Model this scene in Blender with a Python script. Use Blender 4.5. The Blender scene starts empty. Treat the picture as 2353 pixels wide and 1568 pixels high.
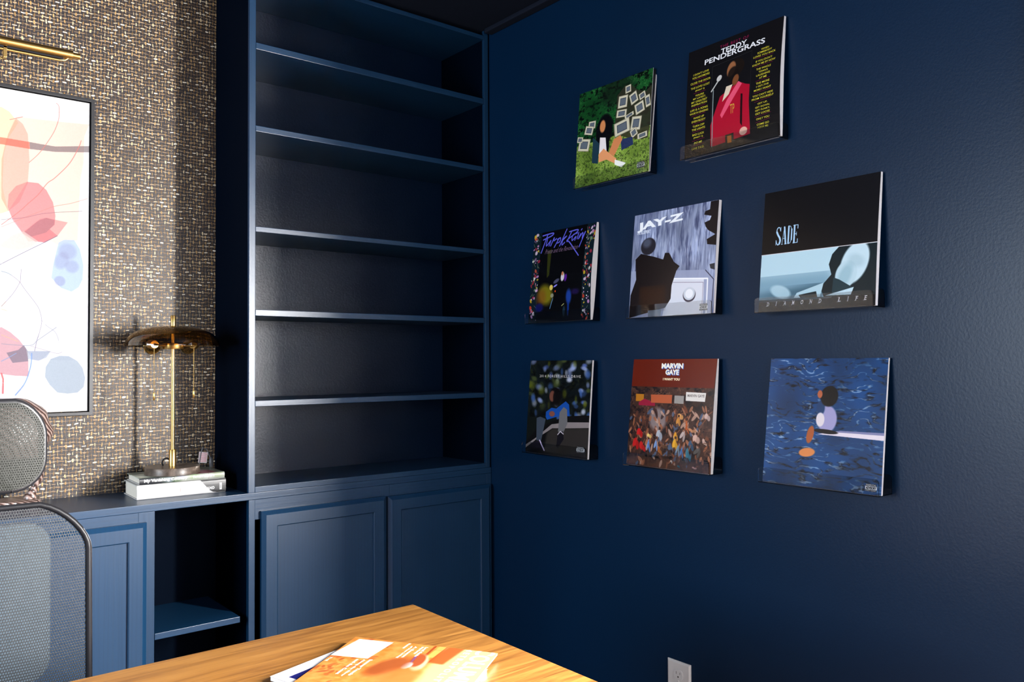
import bpy, bmesh, math, random
import numpy as np
from mathutils import Vector, Matrix
random.seed(4)
C = bpy.context.scene.collection
SC = bpy.context.scene
H = 1.307                                     # eye height above the floor

# ---------------------------------------------------------------- camera
cam_data = bpy.data.cameras.new('camera'); cam = bpy.data.objects.new('camera', cam_data); C.objects.link(cam)
cam_data.sensor_width = 36.0; cam_data.lens = 28.852; cam_data.clip_start = 0.02
yaw, pitch, roll = 0.6841, 0.02515, -0.00578
fw = Vector((math.sin(yaw)*math.cos(pitch), math.cos(yaw)*math.cos(pitch), math.sin(pitch)))
rt = Vector((math.cos(yaw), -math.sin(yaw), 0)); up = rt.cross(fw)
r2 = rt*math.cos(roll) + up*math.sin(roll); u2 = -rt*math.sin(roll) + up*math.cos(roll)
M = Matrix.Identity(4)
for i in range(3):
    M[i][0] = r2[i]; M[i][1] = u2[i]; M[i][2] = -fw[i]
M[2][3] = H
cam.matrix_world = M
SC.camera = cam
# ---------------------------------------------------------------- exposure, world, lights
SC.view_settings.view_transform = 'Standard'; SC.view_settings.look = 'None'
SC.view_settings.gamma = 1.0; SC.view_settings.use_curve_mapping = False
SC.view_settings.exposure = 0.0
w = bpy.data.worlds.new('world'); SC.world = w; w.use_nodes = True
w.node_tree.nodes['Background'].inputs[0].default_value = (0.75, 0.85, 1.0, 1)
w.node_tree.nodes['Background'].inputs[1].default_value = 0.3
XR, YF, YB = 1.8778, 2.4271, 2.7146           # right wall, bookcase front, back wall
def area(name, loc, direction, sx, sy, power, col=(1,1,1), spread=180):
    l = bpy.data.lights.new(name, 'AREA'); l.shape = 'RECTANGLE'; l.size = sx; l.size_y = sy; l.energy = power; l.color = col
    l.spread = math.radians(spread)
    o = bpy.data.objects.new(name, l); C.objects.link(o); o.location = loc
    o.rotation_euler = Vector(direction).to_track_quat('-Z', 'Z').to_euler()
    return o
# daylight in the window of the right-hand wall, just outside the frame, and in the window behind the camera
WY0, WY1, WZ0, WZ1 = -0.30, 0.555, 0.80, 2.10
area('daylight_side', (XR+0.27, (WY0+WY1)/2, (WZ0+WZ1)/2), (-1,0,0), WY1-WY0, WZ1-WZ0, 2000, (1.0,0.97,0.93))
BX0, BX1, BZ0, BZ1 = 0.35, 1.7, 0.9, 2.2
area('daylight_rear', ((BX0+BX1)/2, -1.33, (BZ0+BZ1)/2), (0,1,0), BX1-BX0, BZ1-BZ0, 45, (0.95,0.97,1.0))
LY0, LY1, LZ0, LZ1 = 0.9, 2.1, 0.9, 2.2
area('fill_light_left', (-2.43, (LY0+LY1)/2, (LZ0+LZ1)/2), (1,0,0), LY1-LY0, LZ1-LZ0, 150, (0.78,0.89,1.0))  # added fill: lifts the records and lays a sheen on the right wall
PIC_GAIN, REC_GAIN, MAG_GAIN = 0.40, 1.08, 0.42      # print reflectance
# ---------------------------------------------------------------- helpers
def link(name, me, mat=None, parent=None):
    o = bpy.data.objects.new(name, me); C.objects.link(o)
    if mat is not None:
        for m in (mat if isinstance(mat, (list, tuple)) else [mat]): me.materials.append(m)
    if parent is not None: o.parent = parent
    return o
def tag(o, label=None, cat=None, group=None, kind=None):
    if label: o['label'] = label
    if cat: o['category'] = cat
    if group: o['group'] = group
    if kind: o['kind'] = kind
    return o
def thing(name, loc, label, cat, group=None):
    o = bpy.data.objects.new(name, None); C.objects.link(o); o.location = loc; o.empty_display_size = 0.05
    return tag(o, label, cat, group)
class G:
    """collects shapes given in world coordinates, built as one mesh object"""
    def __init__(s): s.v = []; s.f = []; s.mi = []; s.uv = {}
    def add(s, vs, fs, mi=0):
        n = len(s.v); s.v += [tuple(v) for v in vs]; s.f += [tuple(i+n for i in f) for f in fs]; s.mi += [mi]*len(fs); return s
    def box(s, x0, x1, y0, y1, z0, z1, mi=0):
        return s.add([(x0,y0,z0),(x1,y0,z0),(x1,y1,z0),(x0,y1,z0),(x0,y0,z1),(x1,y0,z1),(x1,y1,z1),(x0,y1,z1)],
                     [(0,3,2,1),(4,5,6,7),(0,1,5,4),(1,2,6,5),(2,3,7,6),(3,0,4,7)], mi)
    def obox(s, c, ax, ay, az, mi=0):
        c, ax, ay, az = map(Vector, (c, ax, ay, az))
        v = [c+ax*i+ay*j+az*k for k in (-1,1) for i,j in ((-1,-1),(1,-1),(1,1),(-1,1))]
        return s.add(v, [(0,3,2,1),(4,5,6,7),(0,1,5,4),(1,2,6,5),(2,3,7,6),(3,0,4,7)], mi)
    def tube(s, path, r, n=12, cap=True, mi=0):
        path = [Vector(p) for p in path]; rs = r if isinstance(r, (list, tuple)) else [r]*len(path)
        vs = []; prev = None
        for i, p in enumerate(path):
            t = (path[min(i+1, len(path)-1)] - path[max(i-1, 0)]).normalized()
            a = prev if prev is not None else (Vector((0,0,1)) if abs(t.z) < .9 else Vector((1,0,0)))
            a = (a - t*a.dot(t)).normalized(); prev = a; b = t.cross(a)
            vs += [p + (a*math.cos(2*math.pi*k/n) + b*math.sin(2*math.pi*k/n))*rs[i] for k in range(n)]
        fs = [(i*n+k, i*n+(k+1)%n, (i+1)*n+(k+1)%n, (i+1)*n+k) for i in range(len(path)-1) for k in range(n)]
        if cap: fs += [tuple(range(n-1,-1,-1)), tuple((len(path)-1)*n+k for k in range(n))]
        return s.add(vs, fs, mi)
    def lathe(s, prof, c, n=48, mi=0, axis=Vector((0,0,1)), closed=False):
        c = Vector(c); axis = Vector(axis).normalized(); a = axis.orthogonal().normalized(); b = axis.cross(a); vs = []
        for r, z in prof: vs += [c + axis*z + (a*math.cos(2*math.pi*k/n)+b*math.sin(2*math.pi*k/n))*max(r, 1e-5) for k in range(n)]
        m = len(prof)
        fs = [(i%m*n+k, i%m*n+(k+1)%n, (i+1)%m*n+(k+1)%n, (i+1)%m*n+k) for i in range(m if closed else m-1) for k in range(n)]
        return s.add(vs, fs, mi)
    def build(s, name, mat, parent=None, bevel=0, smooth=False, origin=None, seg=2):
        off = Vector((0,0,0)); p = parent
        while p is not None: off += p.location; p = p.parent
        if origin is not None: off = Vector(origin)
        me = bpy.data.meshes.new(name); me.from_pydata([tuple(Vector(v)-off) for v in s.v], [], s.f)
        o = link(name, me, mat, parent)
        if origin is not None: o.location = origin
        for p_, m_ in zip(me.polygons, s.mi): p_.material_index = m_; p_.use_smooth = smooth
        bm = bmesh.new(); bm.from_mesh(me); bmesh.ops.remove_doubles(bm, verts=bm.verts, dist=1e-6)
        bmesh.ops.recalc_face_normals(bm, faces=bm.faces)
        if bevel: bmesh.ops.bevel(bm, geom=list(bm.edges), offset=bevel, segments=seg, profile=0.6, affect='EDGES', clamp_overlap=True)
        bm.to_mesh(me); bm.free()
        if smooth and hasattr(me, 'set_sharp_from_angle'): me.set_sharp_from_angle(angle=math.radians(40))
        return o
def box(name, x0, x1, y0, y1, z0, z1, mat, parent=None, bevel=0.0, origin=None):
    return G().box(x0,x1,y0,y1,z0,z1).build(name, mat, parent, bevel, origin=origin)

# ---------------------------------------------------------------- materials
def lin(c):
    return tuple(((x/255.)/12.92 if x/255. <= .04045 else ((x/255.+.055)/1.055)**2.4) for x in c)
class N:
    """small wrapper for writing shader nodes"""
    def __init__(s, name):
        s.m = bpy.data.materials.new(name); s.m.use_nodes = True; s.t = s.m.node_tree; s.b = s.t.nodes['Principled BSDF']
    def n(s, typ, **kw):
        o = s.t.nodes.new(typ)
        for k, v in kw.items(): setattr(o, k, v)
        return o
    def put(s, sock, val):
        if hasattr(val, 'is_linked') or hasattr(val, 'links'): s.t.links.new(val, sock)
        else: sock.default_value = val
    def math(s, op, a, b=0.0, c=0.0, clamp=False):
        o = s.n('ShaderNodeMath', operation=op); o.use_clamp = clamp
        for i, v in enumerate((a, b, c)): s.put(o.inputs[i], v)
        return o.outputs[0]
    def mix(s, f, a, b, typ='MIX'):
        o = s.n('ShaderNodeMix', data_type='RGBA', blend_type=typ)
        s.put(o.inputs[0], f); s.put(o.inputs[6], a if not isinstance(a, tuple) else (*a[:3],1)); s.put(o.inputs[7], b if not isinstance(b, tuple) else (*b[:3],1))
        return o.outputs[2]
    def ramp(s, f, stops):
        o = s.n('ShaderNodeValToRGB'); s.put(o.inputs[0], f); cr = o.color_ramp
        while len(cr.elements) < len(stops): cr.elements.new(0.5)
        for e, (p, c) in zip(cr.elements, stops): e.position = p; e.color = (*c[:3], 1)
        return o.outputs[0]
    def coord(s, scale=(1,1,1), rot=(0,0,0)):
        tc = s.n('ShaderNodeTexCoord'); mp = s.n('ShaderNodeMapping'); mp.inputs['Scale'].default_value = scale; mp.inputs['Rotation'].default_value = rot
        s.t.links.new(tc.outputs['Object'], mp.inputs[0]); return mp.outputs[0]
    def noise(s, vec, scale=5, detail=3, rough=.5, dist=0.0):
        o = s.n('ShaderNodeTexNoise'); s.put(o.inputs['Vector'], vec); o.inputs['Scale'].default_value = scale
        o.inputs['Detail'].default_value = detail; o.inputs['Roughness'].default_value = rough; o.inputs['Distortion'].default_value = dist
        return o.outputs['Fac']
    def bump(s, h, strength=.3, dist=.001):
        o = s.n('ShaderNodeBump'); s.put(o.inputs['Height'], h); o.inputs['Strength'].default_value = strength; o.inputs['Distance'].default_value = dist
        s.t.links.new(o.outputs[0], s.b.inputs['Normal'])
    def set(s, **kw):
        for k, v in kw.items():
            k = {'base':'Base Color','rough':'Roughness','metal':'Metallic','spec':'Specular IOR Level','trans':'Transmission Weight','coat':'Coat Weight','coatr':'Coat Roughness','ior':'IOR','alpha':'Alpha','sheen':'Sheen Weight'}[k]
            s.put(s.b.inputs[k], (*v[:3],1) if isinstance(v, tuple) else v)
        return s
def plain(name, col, rough=.5, metal=0., spec=.5, fine=0.0, fscale=200, **kw):
    a = N(name); co = a.coord(); nz = a.noise(co, 30, 3)
    base = a.mix(a.math('MULTIPLY', nz, .25), tuple(col), tuple(x*.7 for x in col))
    a.set(base=base, rough=rough, metal=metal, spec=spec, **kw)
    if fine: a.bump(a.noise(co, fscale, 3), fine, .001)
    return a.m
NAVY = (0.0025, 0.026, 0.068)
def navy(name, kind, col=NAVY, rough=.36, spec=.5):
    a = N(name); co = a.coord()
    big = a.noise(co, 2.5, 2)
    base = a.mix(big, tuple(col), tuple(x*.85 for x in col))
    a.set(rough=rough, spec=spec)
    if kind == 'wall':
        h = a.noise(co, 170, 3, .55); a.bump(h, .4 if 'back' in name else .22, .0012)
    elif kind == 'flat':
        h = a.noise(co, 300, 2, .5); a.bump(h, .12, .0006)
    else:                                      # painted wood: open grain running along x or z
        sc = {'x':(2.2,60,60),'z':(60,60,2.2)}[kind]
        cg = a.coord(sc); g1 = a.noise(cg, 2.2, 5, .65, .6)
        wv = a.n('ShaderNodeTexWave', wave_type='BANDS', bands_direction='X' if kind=='z' else 'Z', wave_profile='SAW')
        a.put(wv.inputs['Vector'], a.coord({'x':(.5,5,9),'z':(9,5,.35)}[kind])); wv.inputs['Scale'].default_value = 3; wv.inputs['Distortion'].default_value = 5; wv.inputs['Detail'].default_value = 3; wv.inputs['Detail Scale'].default_value = 1.2
        h = a.math('ADD', a.math('MULTIPLY', g1, .6), a.math('MULTIPLY', wv.outputs['Fac'], .5))
        a.bump(h, .35, .0009)
        base = a.mix(a.math('MULTIPLY', a.math('SUBTRACT', wv.outputs['Fac'], .55, clamp=True), .6), base, tuple(x*.5 for x in col))
    a.set(base=base)
    return a.m
M_wall = navy('navy_wall_paint', 'wall', col=(.0002,.0125,.040), rough=.36, spec=.24)
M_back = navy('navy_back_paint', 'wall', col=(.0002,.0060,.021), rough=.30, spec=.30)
M_flat = navy('navy_board_shaded', 'flat', col=(.0002,.0020,.0065), rough=.6, spec=.02)  # same navy, darkened to put shade into the side and inner faces
M_gx = navy('navy_painted_wood_along', 'x')
M_gz = navy('navy_painted_wood_upright', 'z')
M_ceil = navy('dark_navy_ceiling', 'flat', col=(0.002,0.005,0.014), rough=.8, spec=.2)
M_white = plain('white_trim_paint', (.75,.74,.72), .4)
M_plastic = plain('white_outlet_plastic', (.62,.60,.59), .3)
M_slot = plain('dark_slot', (.02,.015,.01), .6)
M_floor = plain('dark_floor_boards', (.10,.06,.035), .5)
M_brass = plain('brushed_brass', (.58,.35,.11), .30, 1.0)
M_brass2 = plain('aged_brass', (.58,.37,.13), .3, 1.0)
M_blackm = plain('black_metal', (.008,.008,.010), .42, .0, .2)
M_blackp = plain('black_plastic', (.010,.010,.012), .35)
M_glint = plain('edge_glint', (.55,.55,.58), .15, 1.0)
M_paper = plain('page_block_paper', (.62,.58,.50), .8)
M_white_paper = plain('white_card_edge', (.85,.82,.82), .6)
M_board = plain('book_cloth_board', (.45,.45,.44), .7)
def m_wallpaper():
    a = N('woven_wallpaper'); P = 0.0108
    tc = a.n('ShaderNodeTexCoord'); sep = a.n('ShaderNodeSeparateXYZ'); a.t.links.new(tc.outputs['Object'], sep.inputs[0])
    co = a.coord()
    wob = a.math('SUBTRACT', a.noise(co, 28, 2), .5); wob2 = a.math('SUBTRACT', a.noise(a.coord((1,1,1),(.5,.9,.3)), 31, 2), .5)
    u = a.math('ADD', a.math('DIVIDE', sep.outputs[0], P*.92), a.math('MULTIPLY', wob, 1.1))
    v = a.math('ADD', a.math('DIVIDE', sep.outputs[2], P), a.math('MULTIPLY', wob2, 1.1))
    fu, fv = a.math('FLOOR', u), a.math('FLOOR', v); ru, rv = a.math('FRACT', u), a.math('FRACT', v)
    par = a.math('MODULO', a.math('ADD', a.math('ADD', fu, fv), 1000.0), 2.0)          # which thread lies on top
    cu, cv = a.math('ABSOLUTE', a.math('SUBTRACT', ru, .5)), a.math('ABSOLUTE', a.math('SUBTRACT', rv, .5))
    def cellnoise(off, fx=1.0, fy=1.0):
        cb = a.n('ShaderNodeCombineXYZ'); a.put(cb.inputs[0], a.math('FLOOR', a.math('MULTIPLY', a.math('ADD', fu, off), fx))); a.put(cb.inputs[1], a.math('FLOOR', a.math('MULTIPLY', fv, fy))); cb.inputs[2].default_value = off
        wn = a.n('ShaderNodeTexWhiteNoise', noise_dimensions='3D'); a.t.links.new(cb.outputs[0], wn.inputs[0]); return wn.outputs[0]
    n1, n2, n3 = cellnoise(3.0), cellnoise(17.0), cellnoise(41.0)
    def band(c, w, soft):       # 1 in the middle of the thread, 0 outside
        return a.math('MULTIPLY', a.math('SUBTRACT', w, c), 1/soft, clamp=True)
    wv_ = a.math('ADD', .10, a.math('MULTIPLY', n1, .17)); wh_ = a.math('ADD', .07, a.math('MULTIPLY', n2, .15))
    vert = a.math('MULTIPLY', band(cu, wv_, .10), band(cv, .50, .16))
    hor = a.math('MULTIPLY', band(cv, wh_, .10), band(cu, .60, .10))
    mv = a.math('MULTIPLY', vert, par); mh = a.math('MULTIPLY', hor, a.math('SUBTRACT', 1.0, par))
    # a fainter thread also passes under the one on top
    uv_ = a.math('MULTIPLY', vert, .35); uh_ = a.math('MULTIPLY', hor, .35)
    gold = a.ramp(n3, [(0,(.10,.055,.016)),(.45,(.27,.15,.045)),(.8,(.42,.26,.10)),(1,(.62,.50,.30))])
    cream = a.ramp(n1, [(0,(.10,.062,.035)),(.4,(.30,.19,.10)),(.75,(.54,.42,.28)),(1,(.92,.84,.70))])
    ground = a.mix(a.noise(co, 300, 2), (.004,.005,.010), (.026,.019,.019))
    c = a.mix(uv_, ground, gold); c = a.mix(uh_, c, cream); c = a.mix(mv, c, gold); c = a.mix(mh, c, cream)
    h = a.math('MAXIMUM', a.math('MAXIMUM', mv, mh), a.math('MAXIMUM', uv_, uh_))
    a.set(base=c, rough=.46, spec=.36); a.bump(h, .45, .0010)
    return a.m
M_paperwall = m_wallpaper()
def m_wood():
    a = N('oiled_walnut_top')
    co = a.coord(); sep = a.n('ShaderNodeSeparateXYZ'); a.t.links.new(co, sep.inputs[0])
    strip = a.math('FLOOR', a.math('ADD', a.math('DIVIDE', sep.outputs[1], .085), a.math('MULTIPLY', a.math('FLOOR', a.math('DIVIDE', sep.outputs[0], 7.0)), 3.3)))
    wn = a.n('ShaderNodeTexWhiteNoise', noise_dimensions='1D'); a.put(wn.inputs['W'], strip)
    cb = a.n('ShaderNodeCombineXYZ'); a.put(cb.inputs[0], a.math('ADD', sep.outputs[0], a.math('MULTIPLY', wn.outputs[0], 9.0))); a.put(cb.inputs[1], a.math('MULTIPLY', sep.outputs[1], 14.0)); a.put(cb.inputs[2], 0.0)
    g = a.noise(cb.outputs[0], 3.2, 6, .62, 1.2)
    cb2 = a.n('ShaderNodeCombineXYZ'); a.put(cb2.inputs[0], a.math('MULTIPLY', sep.outputs[0], 3.0)); a.put(cb2.inputs[1], a.math('MULTIPLY', sep.outputs[1], 160.0)); a.put(cb2.inputs[2], wn.outputs[0])
    fineg = a.noise(cb2.outputs[0], 2.0, 3, .6)
    f = a.math('ADD', a.math('MULTIPLY', g, .8), a.math('MULTIPLY', fineg, .25))
    c = a.ramp(f, [(.30,(.05,.018,.003)),(.45,(.125,.05,.010)),(.58,(.20,.088,.018)),(.75,(.25,.12,.031))])
    c = a.mix(a.math('MULTIPLY', wn.outputs[0], .35), c, (.16,.065,.012))
    a.set(base=c, rough=.38, spec=.45); a.bump(fineg, .1, .0005)
    return a.m
M_wood = m_wood()
def m_marble():
    a = N('brown_marble'); co = a.coord()
    n_ = a.noise(co, 22, 6, .7, 1.5)
    c = a.ramp(n_, [(.3,(.025,.018,.014)),(.5,(.075,.056,.045)),(.62,(.14,.11,.09)),(.68,(.6,.55,.5)),(.72,(.09,.07,.055))])
    a.set(base=c, rough=.35, spec=.3); return a.m
M_marble = m_marble()
def m_bark():
    a = N('streaked_bronze_wood'); co = a.coord((1,1,1))
    wv = a.n('ShaderNodeTexWave', wave_type='BANDS', bands_direction='DIAGONAL'); a.put(wv.inputs['Vector'], co); wv.inputs['Scale'].default_value = 32; wv.inputs['Distortion'].default_value = 3; wv.inputs['Detail'].default_value = 3
    c = a.ramp(wv.outputs['Fac'], [(.1,(.03,.016,.013)),(.5,(.10,.055,.045)),(.95,(.26,.19,.17))])
    a.set(base=c, rough=.3, spec=.6); a.bump(wv.outputs['Fac'], .6, .002); return a.m
M_bark = m_bark()
def m_glass(name, col, rough=0.0, ior=1.45):
    a = N(name); a.set(base=tuple(col), rough=rough, trans=1.0, ior=ior); return a.m
M_amber = m_glass('smoked_amber_glass', (.50,.34,.13))
M_bulb = m_glass('clear_amber_bulb_glass', (.96,.90,.70), ior=1.2)
M_acryl = m_glass('clear_acrylic', (.93,.95,.97), 0.02, 1.45)
def m_mesh(name, px, pz, hole, col, rough=.4):
    a = N(name); tc = a.n('ShaderNodeTexCoord'); sep = a.n('ShaderNodeSeparateXYZ'); a.t.links.new(tc.outputs['Object'], sep.inputs[0])
    z = a.math('DIVIDE', sep.outputs[2], pz); row = a.math('FLOOR', z)
    x = a.math('ADD', a.math('DIVIDE', sep.outputs[0], px), a.math('MULTIPLY', a.math('MODULO', a.math('ADD', row, 1000.0), 2.0), .5))
    fx = a.math('SUBTRACT', a.math('FRACT', x), .5); fz = a.math('SUBTRACT', a.math('FRACT', z), .5)
    d = a.math('SQRT', a.math('ADD', a.math('MULTIPLY', fx, fx), a.math('MULTIPLY', fz, fz)))
    al = a.math('MULTIPLY', a.math('SUBTRACT', d, hole), 12.0, clamp=True)
    nz = a.noise(a.coord(), 900, 2)
    c = a.mix(nz, tuple(x*.5 for x in col), tuple(x*1.6 for x in col))
    a.set(base=c, rough=rough, alpha=al, spec=.22); a.bump(a.math('MULTIPLY', al, nz), .5, .001)
    return a.m
M_mesh = m_mesh('grey_mesh_fabric', .0050, .0062, .34, (.016,.018,.021))
M_mesh2 = m_mesh('black_mesh_fabric', .0046, .0050, .17, (.008,.009,.007))
M_pad = plain('pale_blue_lumbar_pad', (.15,.21,.27), .5)

# ---------------------------------------------------------------- flat print painted into images by this script
def fnoise(h, w, cx, cy, seed, octs=4, rough=.5):
    rs = np.random.RandomState(seed); out = np.zeros((h, w), np.float32); amp = 1.; tot = 0.
    for o in range(octs):
        gx, gy = min(int(cx*2**o)+2, w), min(int(cy*2**o)+2, h)
        g = rs.rand(gy+1, gx+1).astype(np.float32)
        yy = np.linspace(0, gy-1e-3, h); xx = np.linspace(0, gx-1e-3, w)
        y0 = yy.astype(int); x0 = xx.astype(int); fy = (yy-y0)[:,None]; fx = (xx-x0)[None,:]
        fy = fy*fy*(3-2*fy); fx = fx*fx*(3-2*fx)
        a = g[y0][:,x0]; b = g[y0][:,x0+1]; c_ = g[y0+1][:,x0]; d = g[y0+1][:,x0+1]
        out += amp*((a*(1-fx)+b*fx)*(1-fy)+(c_*(1-fx)+d*fx)*fy); tot += amp; amp *= rough
    return out/tot
class Canvas:
    def __init__(s, w, h): s.w, s.h = w, h; s.a = np.zeros((h, w, 3), np.float32)
    def _bb(s, x0, y0, x1, y1):
        return max(int(x0),0), max(int(y0),0), min(int(x1)+2, s.w), min(int(y1)+2, s.h)
    def blend(s, x0, y0, m, col):
        sub = s.a[y0:y0+m.shape[0], x0:x0+m.shape[1]]; sub += m[...,None]*(np.array(col, np.float32)-sub)
    def poly(s, pts, col, alpha=1., soft=0.):
        P = np.array(pts, float)*(s.w, s.h)
        x0,y0,x1,y1 = s._bb(P[:,0].min(), P[:,1].min(), P[:,0].max(), P[:,1].max())
        if x1 <= x0 or y1 <= y0: return
        k = 2; X = (np.arange((x1-x0)*k)+.5)/k+x0; Y = (np.arange((y1-y0)*k)+.5)/k+y0
        ins = np.zeros((len(Y), len(X)), bool)
        for i in range(len(P)):
            (xa,ya),(xb,yb) = P[i], P[(i+1)%len(P)]
            if ya == yb: continue
            rows = (Y > min(ya,yb)) & (Y <= max(ya,yb)); xc = xa+(Y[rows]-ya)*(xb-xa)/(yb-ya)
            ins[rows] ^= X[None,:] > xc[:,None]
        m = ins.reshape(y1-y0, k, x1-x0, k).mean((1,3)).astype(np.float32)
        if soft:
            r = max(1, int(soft*.06*s.w))
            for _ in range(3):
                for ax in (0,1):
                    cs = np.cumsum(np.pad(m, [(r+1,r) if a==ax else (0,0) for a in (0,1)], mode='edge'), axis=ax)
                    m = ((cs[2*r+1:]-cs[:-2*r-1]) if ax==0 else (cs[:,2*r+1:]-cs[:,:-2*r-1]))/(2*r+1)
        s.blend(x0, y0, m*alpha, col)
    def ell(s, cx, cy, rx, ry, rot, col, alpha=1., soft=.2):
        cx*=s.w; cy*=s.h; rx*=s.w; ry*=s.h; R = max(rx,ry)*(1+soft)
        x0,y0,x1,y1 = s._bb(cx-R, cy-R, cx+R, cy+R)
        if x1 <= x0 or y1 <= y0: return
        Y, X = np.mgrid[y0:y1, x0:x1]; t = math.radians(rot); dx, dy = X+.5-cx, Y+.5-cy
        a = (dx*math.cos(t)+dy*math.sin(t))/max(rx,.6); b = (-dx*math.sin(t)+dy*math.cos(t))/max(ry,.6)
        d = np.sqrt(a*a+b*b); sf = max(soft, 1.2/max(min(rx,ry),1.))
        s.blend(x0, y0, (np.clip((1+sf*.5-d)/sf, 0, 1)*alpha).astype(np.float32), col)
    def stroke(s, pts, wd, col, alpha=1.):
        wd = max(wd*s.w, 1.0)
        P = np.array(pts, float)*(s.w, s.h)
        x0,y0,x1,y1 = s._bb(P[:,0].min()-wd, P[:,1].min()-wd, P[:,0].max()+wd, P[:,1].max()+wd)
        if x1 <= x0 or y1 <= y0: return
        Y, X = np.mgrid[y0:y1, x0:x1]; X = X+.5; Y = Y+.5; D = np.full(X.shape, 1e9)
        for i in range(len(P)-1):
            a, b = P[i], P[i+1]; d = b-a; L = max((d**2).sum(), 1e-9)
            t = np.clip(((X-a[0])*d[0]+(Y-a[1])*d[1])/L, 0, 1)
            D = np.minimum(D, np.hypot(X-a[0]-t*d[0], Y-a[1]-t*d[1]))
        s.blend(x0, y0, (np.clip(wd/2+.5-D, 0, 1)*alpha).astype(np.float32), col)
    def smooth(s, pts, wd, col, alpha=1.):
        P = [np.array(p) for p in pts]; Q = []
        if len(P) < 3: return s.stroke(pts, wd, col, alpha)
        for i in range(len(P)-1):
            p0, p1, p2, p3 = P[max(i-1,0)], P[i], P[i+1], P[min(i+2,len(P)-1)]
            for t in np.linspace(0, 1, 6, endpoint=False):
                Q.append(.5*((2*p1)+(-p0+p2)*t+(2*p0-5*p1+4*p2-p3)*t*t+(-p0+3*p1-3*p2+p3)*t**3))
        Q.append(P[-1]); s.stroke(Q, wd, col, alpha)
    def text(s, txt, cx, cy, wd, ht, col, b=0, sp=1., sh=0., rot=0., serif=False, vert=False):
        """lettering: the built-in font's outlines, scaled into the wanted box"""
        tris, pts = text_tris(txt, b, sp, sh)
        if len(pts) == 0: return
        mn, mx = pts.min(0), pts.max(0); q = (pts-(mn+mx)/2)/np.maximum(mx-mn, 1e-6)
        q = q*(wd, -ht)
        if vert: q = q[:,::-1]*(-1, 1) if vert == 1 else q[:,::-1]*(1, -1)
        t = math.radians(rot); q = np.stack([q[:,0]*math.cos(t)-q[:,1]*math.sin(t), q[:,0]*math.sin(t)+q[:,1]*math.cos(t)], 1)
        q = (q+(cx, cy))*(s.w, s.h); k = 3
        x0,y0,x1,y1 = s._bb(q[:,0].min()-1, q[:,1].min()-1, q[:,0].max()+1, q[:,1].max()+1)
        if x1 <= x0 or y1 <= y0: return
        m = np.zeros(((y1-y0)*k, (x1-x0)*k), bool); q = (q-(x0, y0))*k
        for tr in tris:
            a, b_, c = q[tr[0]], q[tr[1]], q[tr[2]]
            ax0, ax1 = int(max(min(a[0],b_[0],c[0])-1, 0)), int(min(max(a[0],b_[0],c[0])+2, m.shape[1]))
            ay0, ay1 = int(max(min(a[1],b_[1],c[1])-1, 0)), int(min(max(a[1],b_[1],c[1])+2, m.shape[0]))
            if ax1 <= ax0 or ay1 <= ay0: continue
            X = np.arange(ax0, ax1)[None,:]+.5; Y = np.arange(ay0, ay1)[:,None]+.5
            e1 = (b_[0]-a[0])*(Y-a[1])-(b_[1]-a[1])*(X-a[0]); e2 = (c[0]-b_[0])*(Y-b_[1])-(c[1]-b_[1])*(X-b_[0]); e3 = (a[0]-c[0])*(Y-c[1])-(a[1]-c[1])*(X-c[0])
            m[ay0:ay1, ax0:ax1] |= ((e1>=0)&(e2>=0)&(e3>=0))|((e1<=0)&(e2<=0)&(e3<=0))
        mm = m.reshape(y1-y0, k, x1-x0, k).mean((1,3)).astype(np.float32)
        s.blend(x0, y0, mm, col)
    def image(s, name, gain=1.0):
        im = bpy.data.images.new(name, s.w, s.h, alpha=False); im.colorspace_settings.name = 'sRGB'
        buf = np.ones((s.h, s.w, 4), np.float32); buf[...,:3] = np.clip(s.a[::-1]/255.*gain, 0, 1)
        im.pixels.foreach_set(buf.ravel()); im.update(); im.pack(); return im
_tc = {}
def text_tris(txt, b=0, sp=1., sh=0.):
    key = (txt, b, sp, sh)
    if key in _tc: return _tc[key]
    cu = bpy.data.curves.new('lettering', 'FONT'); cu.body = txt; cu.size = 1; cu.space_character = sp; cu.shear = sh; cu.offset = (.0, .022, .05)[b]; cu.resolution_u = 3
    cu.fill_mode = 'FRONT' if hasattr(cu, 'fill_mode') else cu.fill_mode
    o = bpy.data.objects.new('lettering', cu); C.objects.link(o); bpy.context.view_layer.update()
    me = o.evaluated_get(bpy.context.evaluated_depsgraph_get()).to_mesh()
    pts = np.array([v.co[:2] for v in me.vertices]).reshape(-1, 2); me.calc_loop_triangles()
    tris = [tuple(t.vertices) for t in me.loop_triangles]
    o.evaluated_get(bpy.context.evaluated_depsgraph_get()).to_mesh_clear()
    bpy.data.objects.remove(o); bpy.data.curves.remove(cu)
    _tc[key] = (tris, pts); return _tc[key]
def advisory(c, x, y, w, h):
    c.poly([(x-w*.46,y-h*.5),(x+w*.46,y-h*.5),(x+w*.46,y-h*.2),(x-w*.46,y-h*.2)], (10,10,12))
    c.text('PARENTAL', x, y-h*.36, w*.86, h*.2, (235,235,235), b=1)
    c.poly([(x-w*.5,y-h*.2),(x+w*.5,y-h*.2),(x+w*.5,y+h*.26),(x-w*.5,y+h*.26)], (235,235,235))
    c.text('ADVISORY', x, y+h*.03, w*.9, h*.36, (12,12,14), b=2)
    c.poly([(x-w*.48,y+h*.27),(x+w*.48,y+h*.27),(x+w*.48,y+h*.5),(x-w*.48,y+h*.5)], (16,16,18))
    c.text('EXPLICIT CONTENT', x, y+h*.385, w*.9, h*.13, (225,225,225), b=1)
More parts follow.
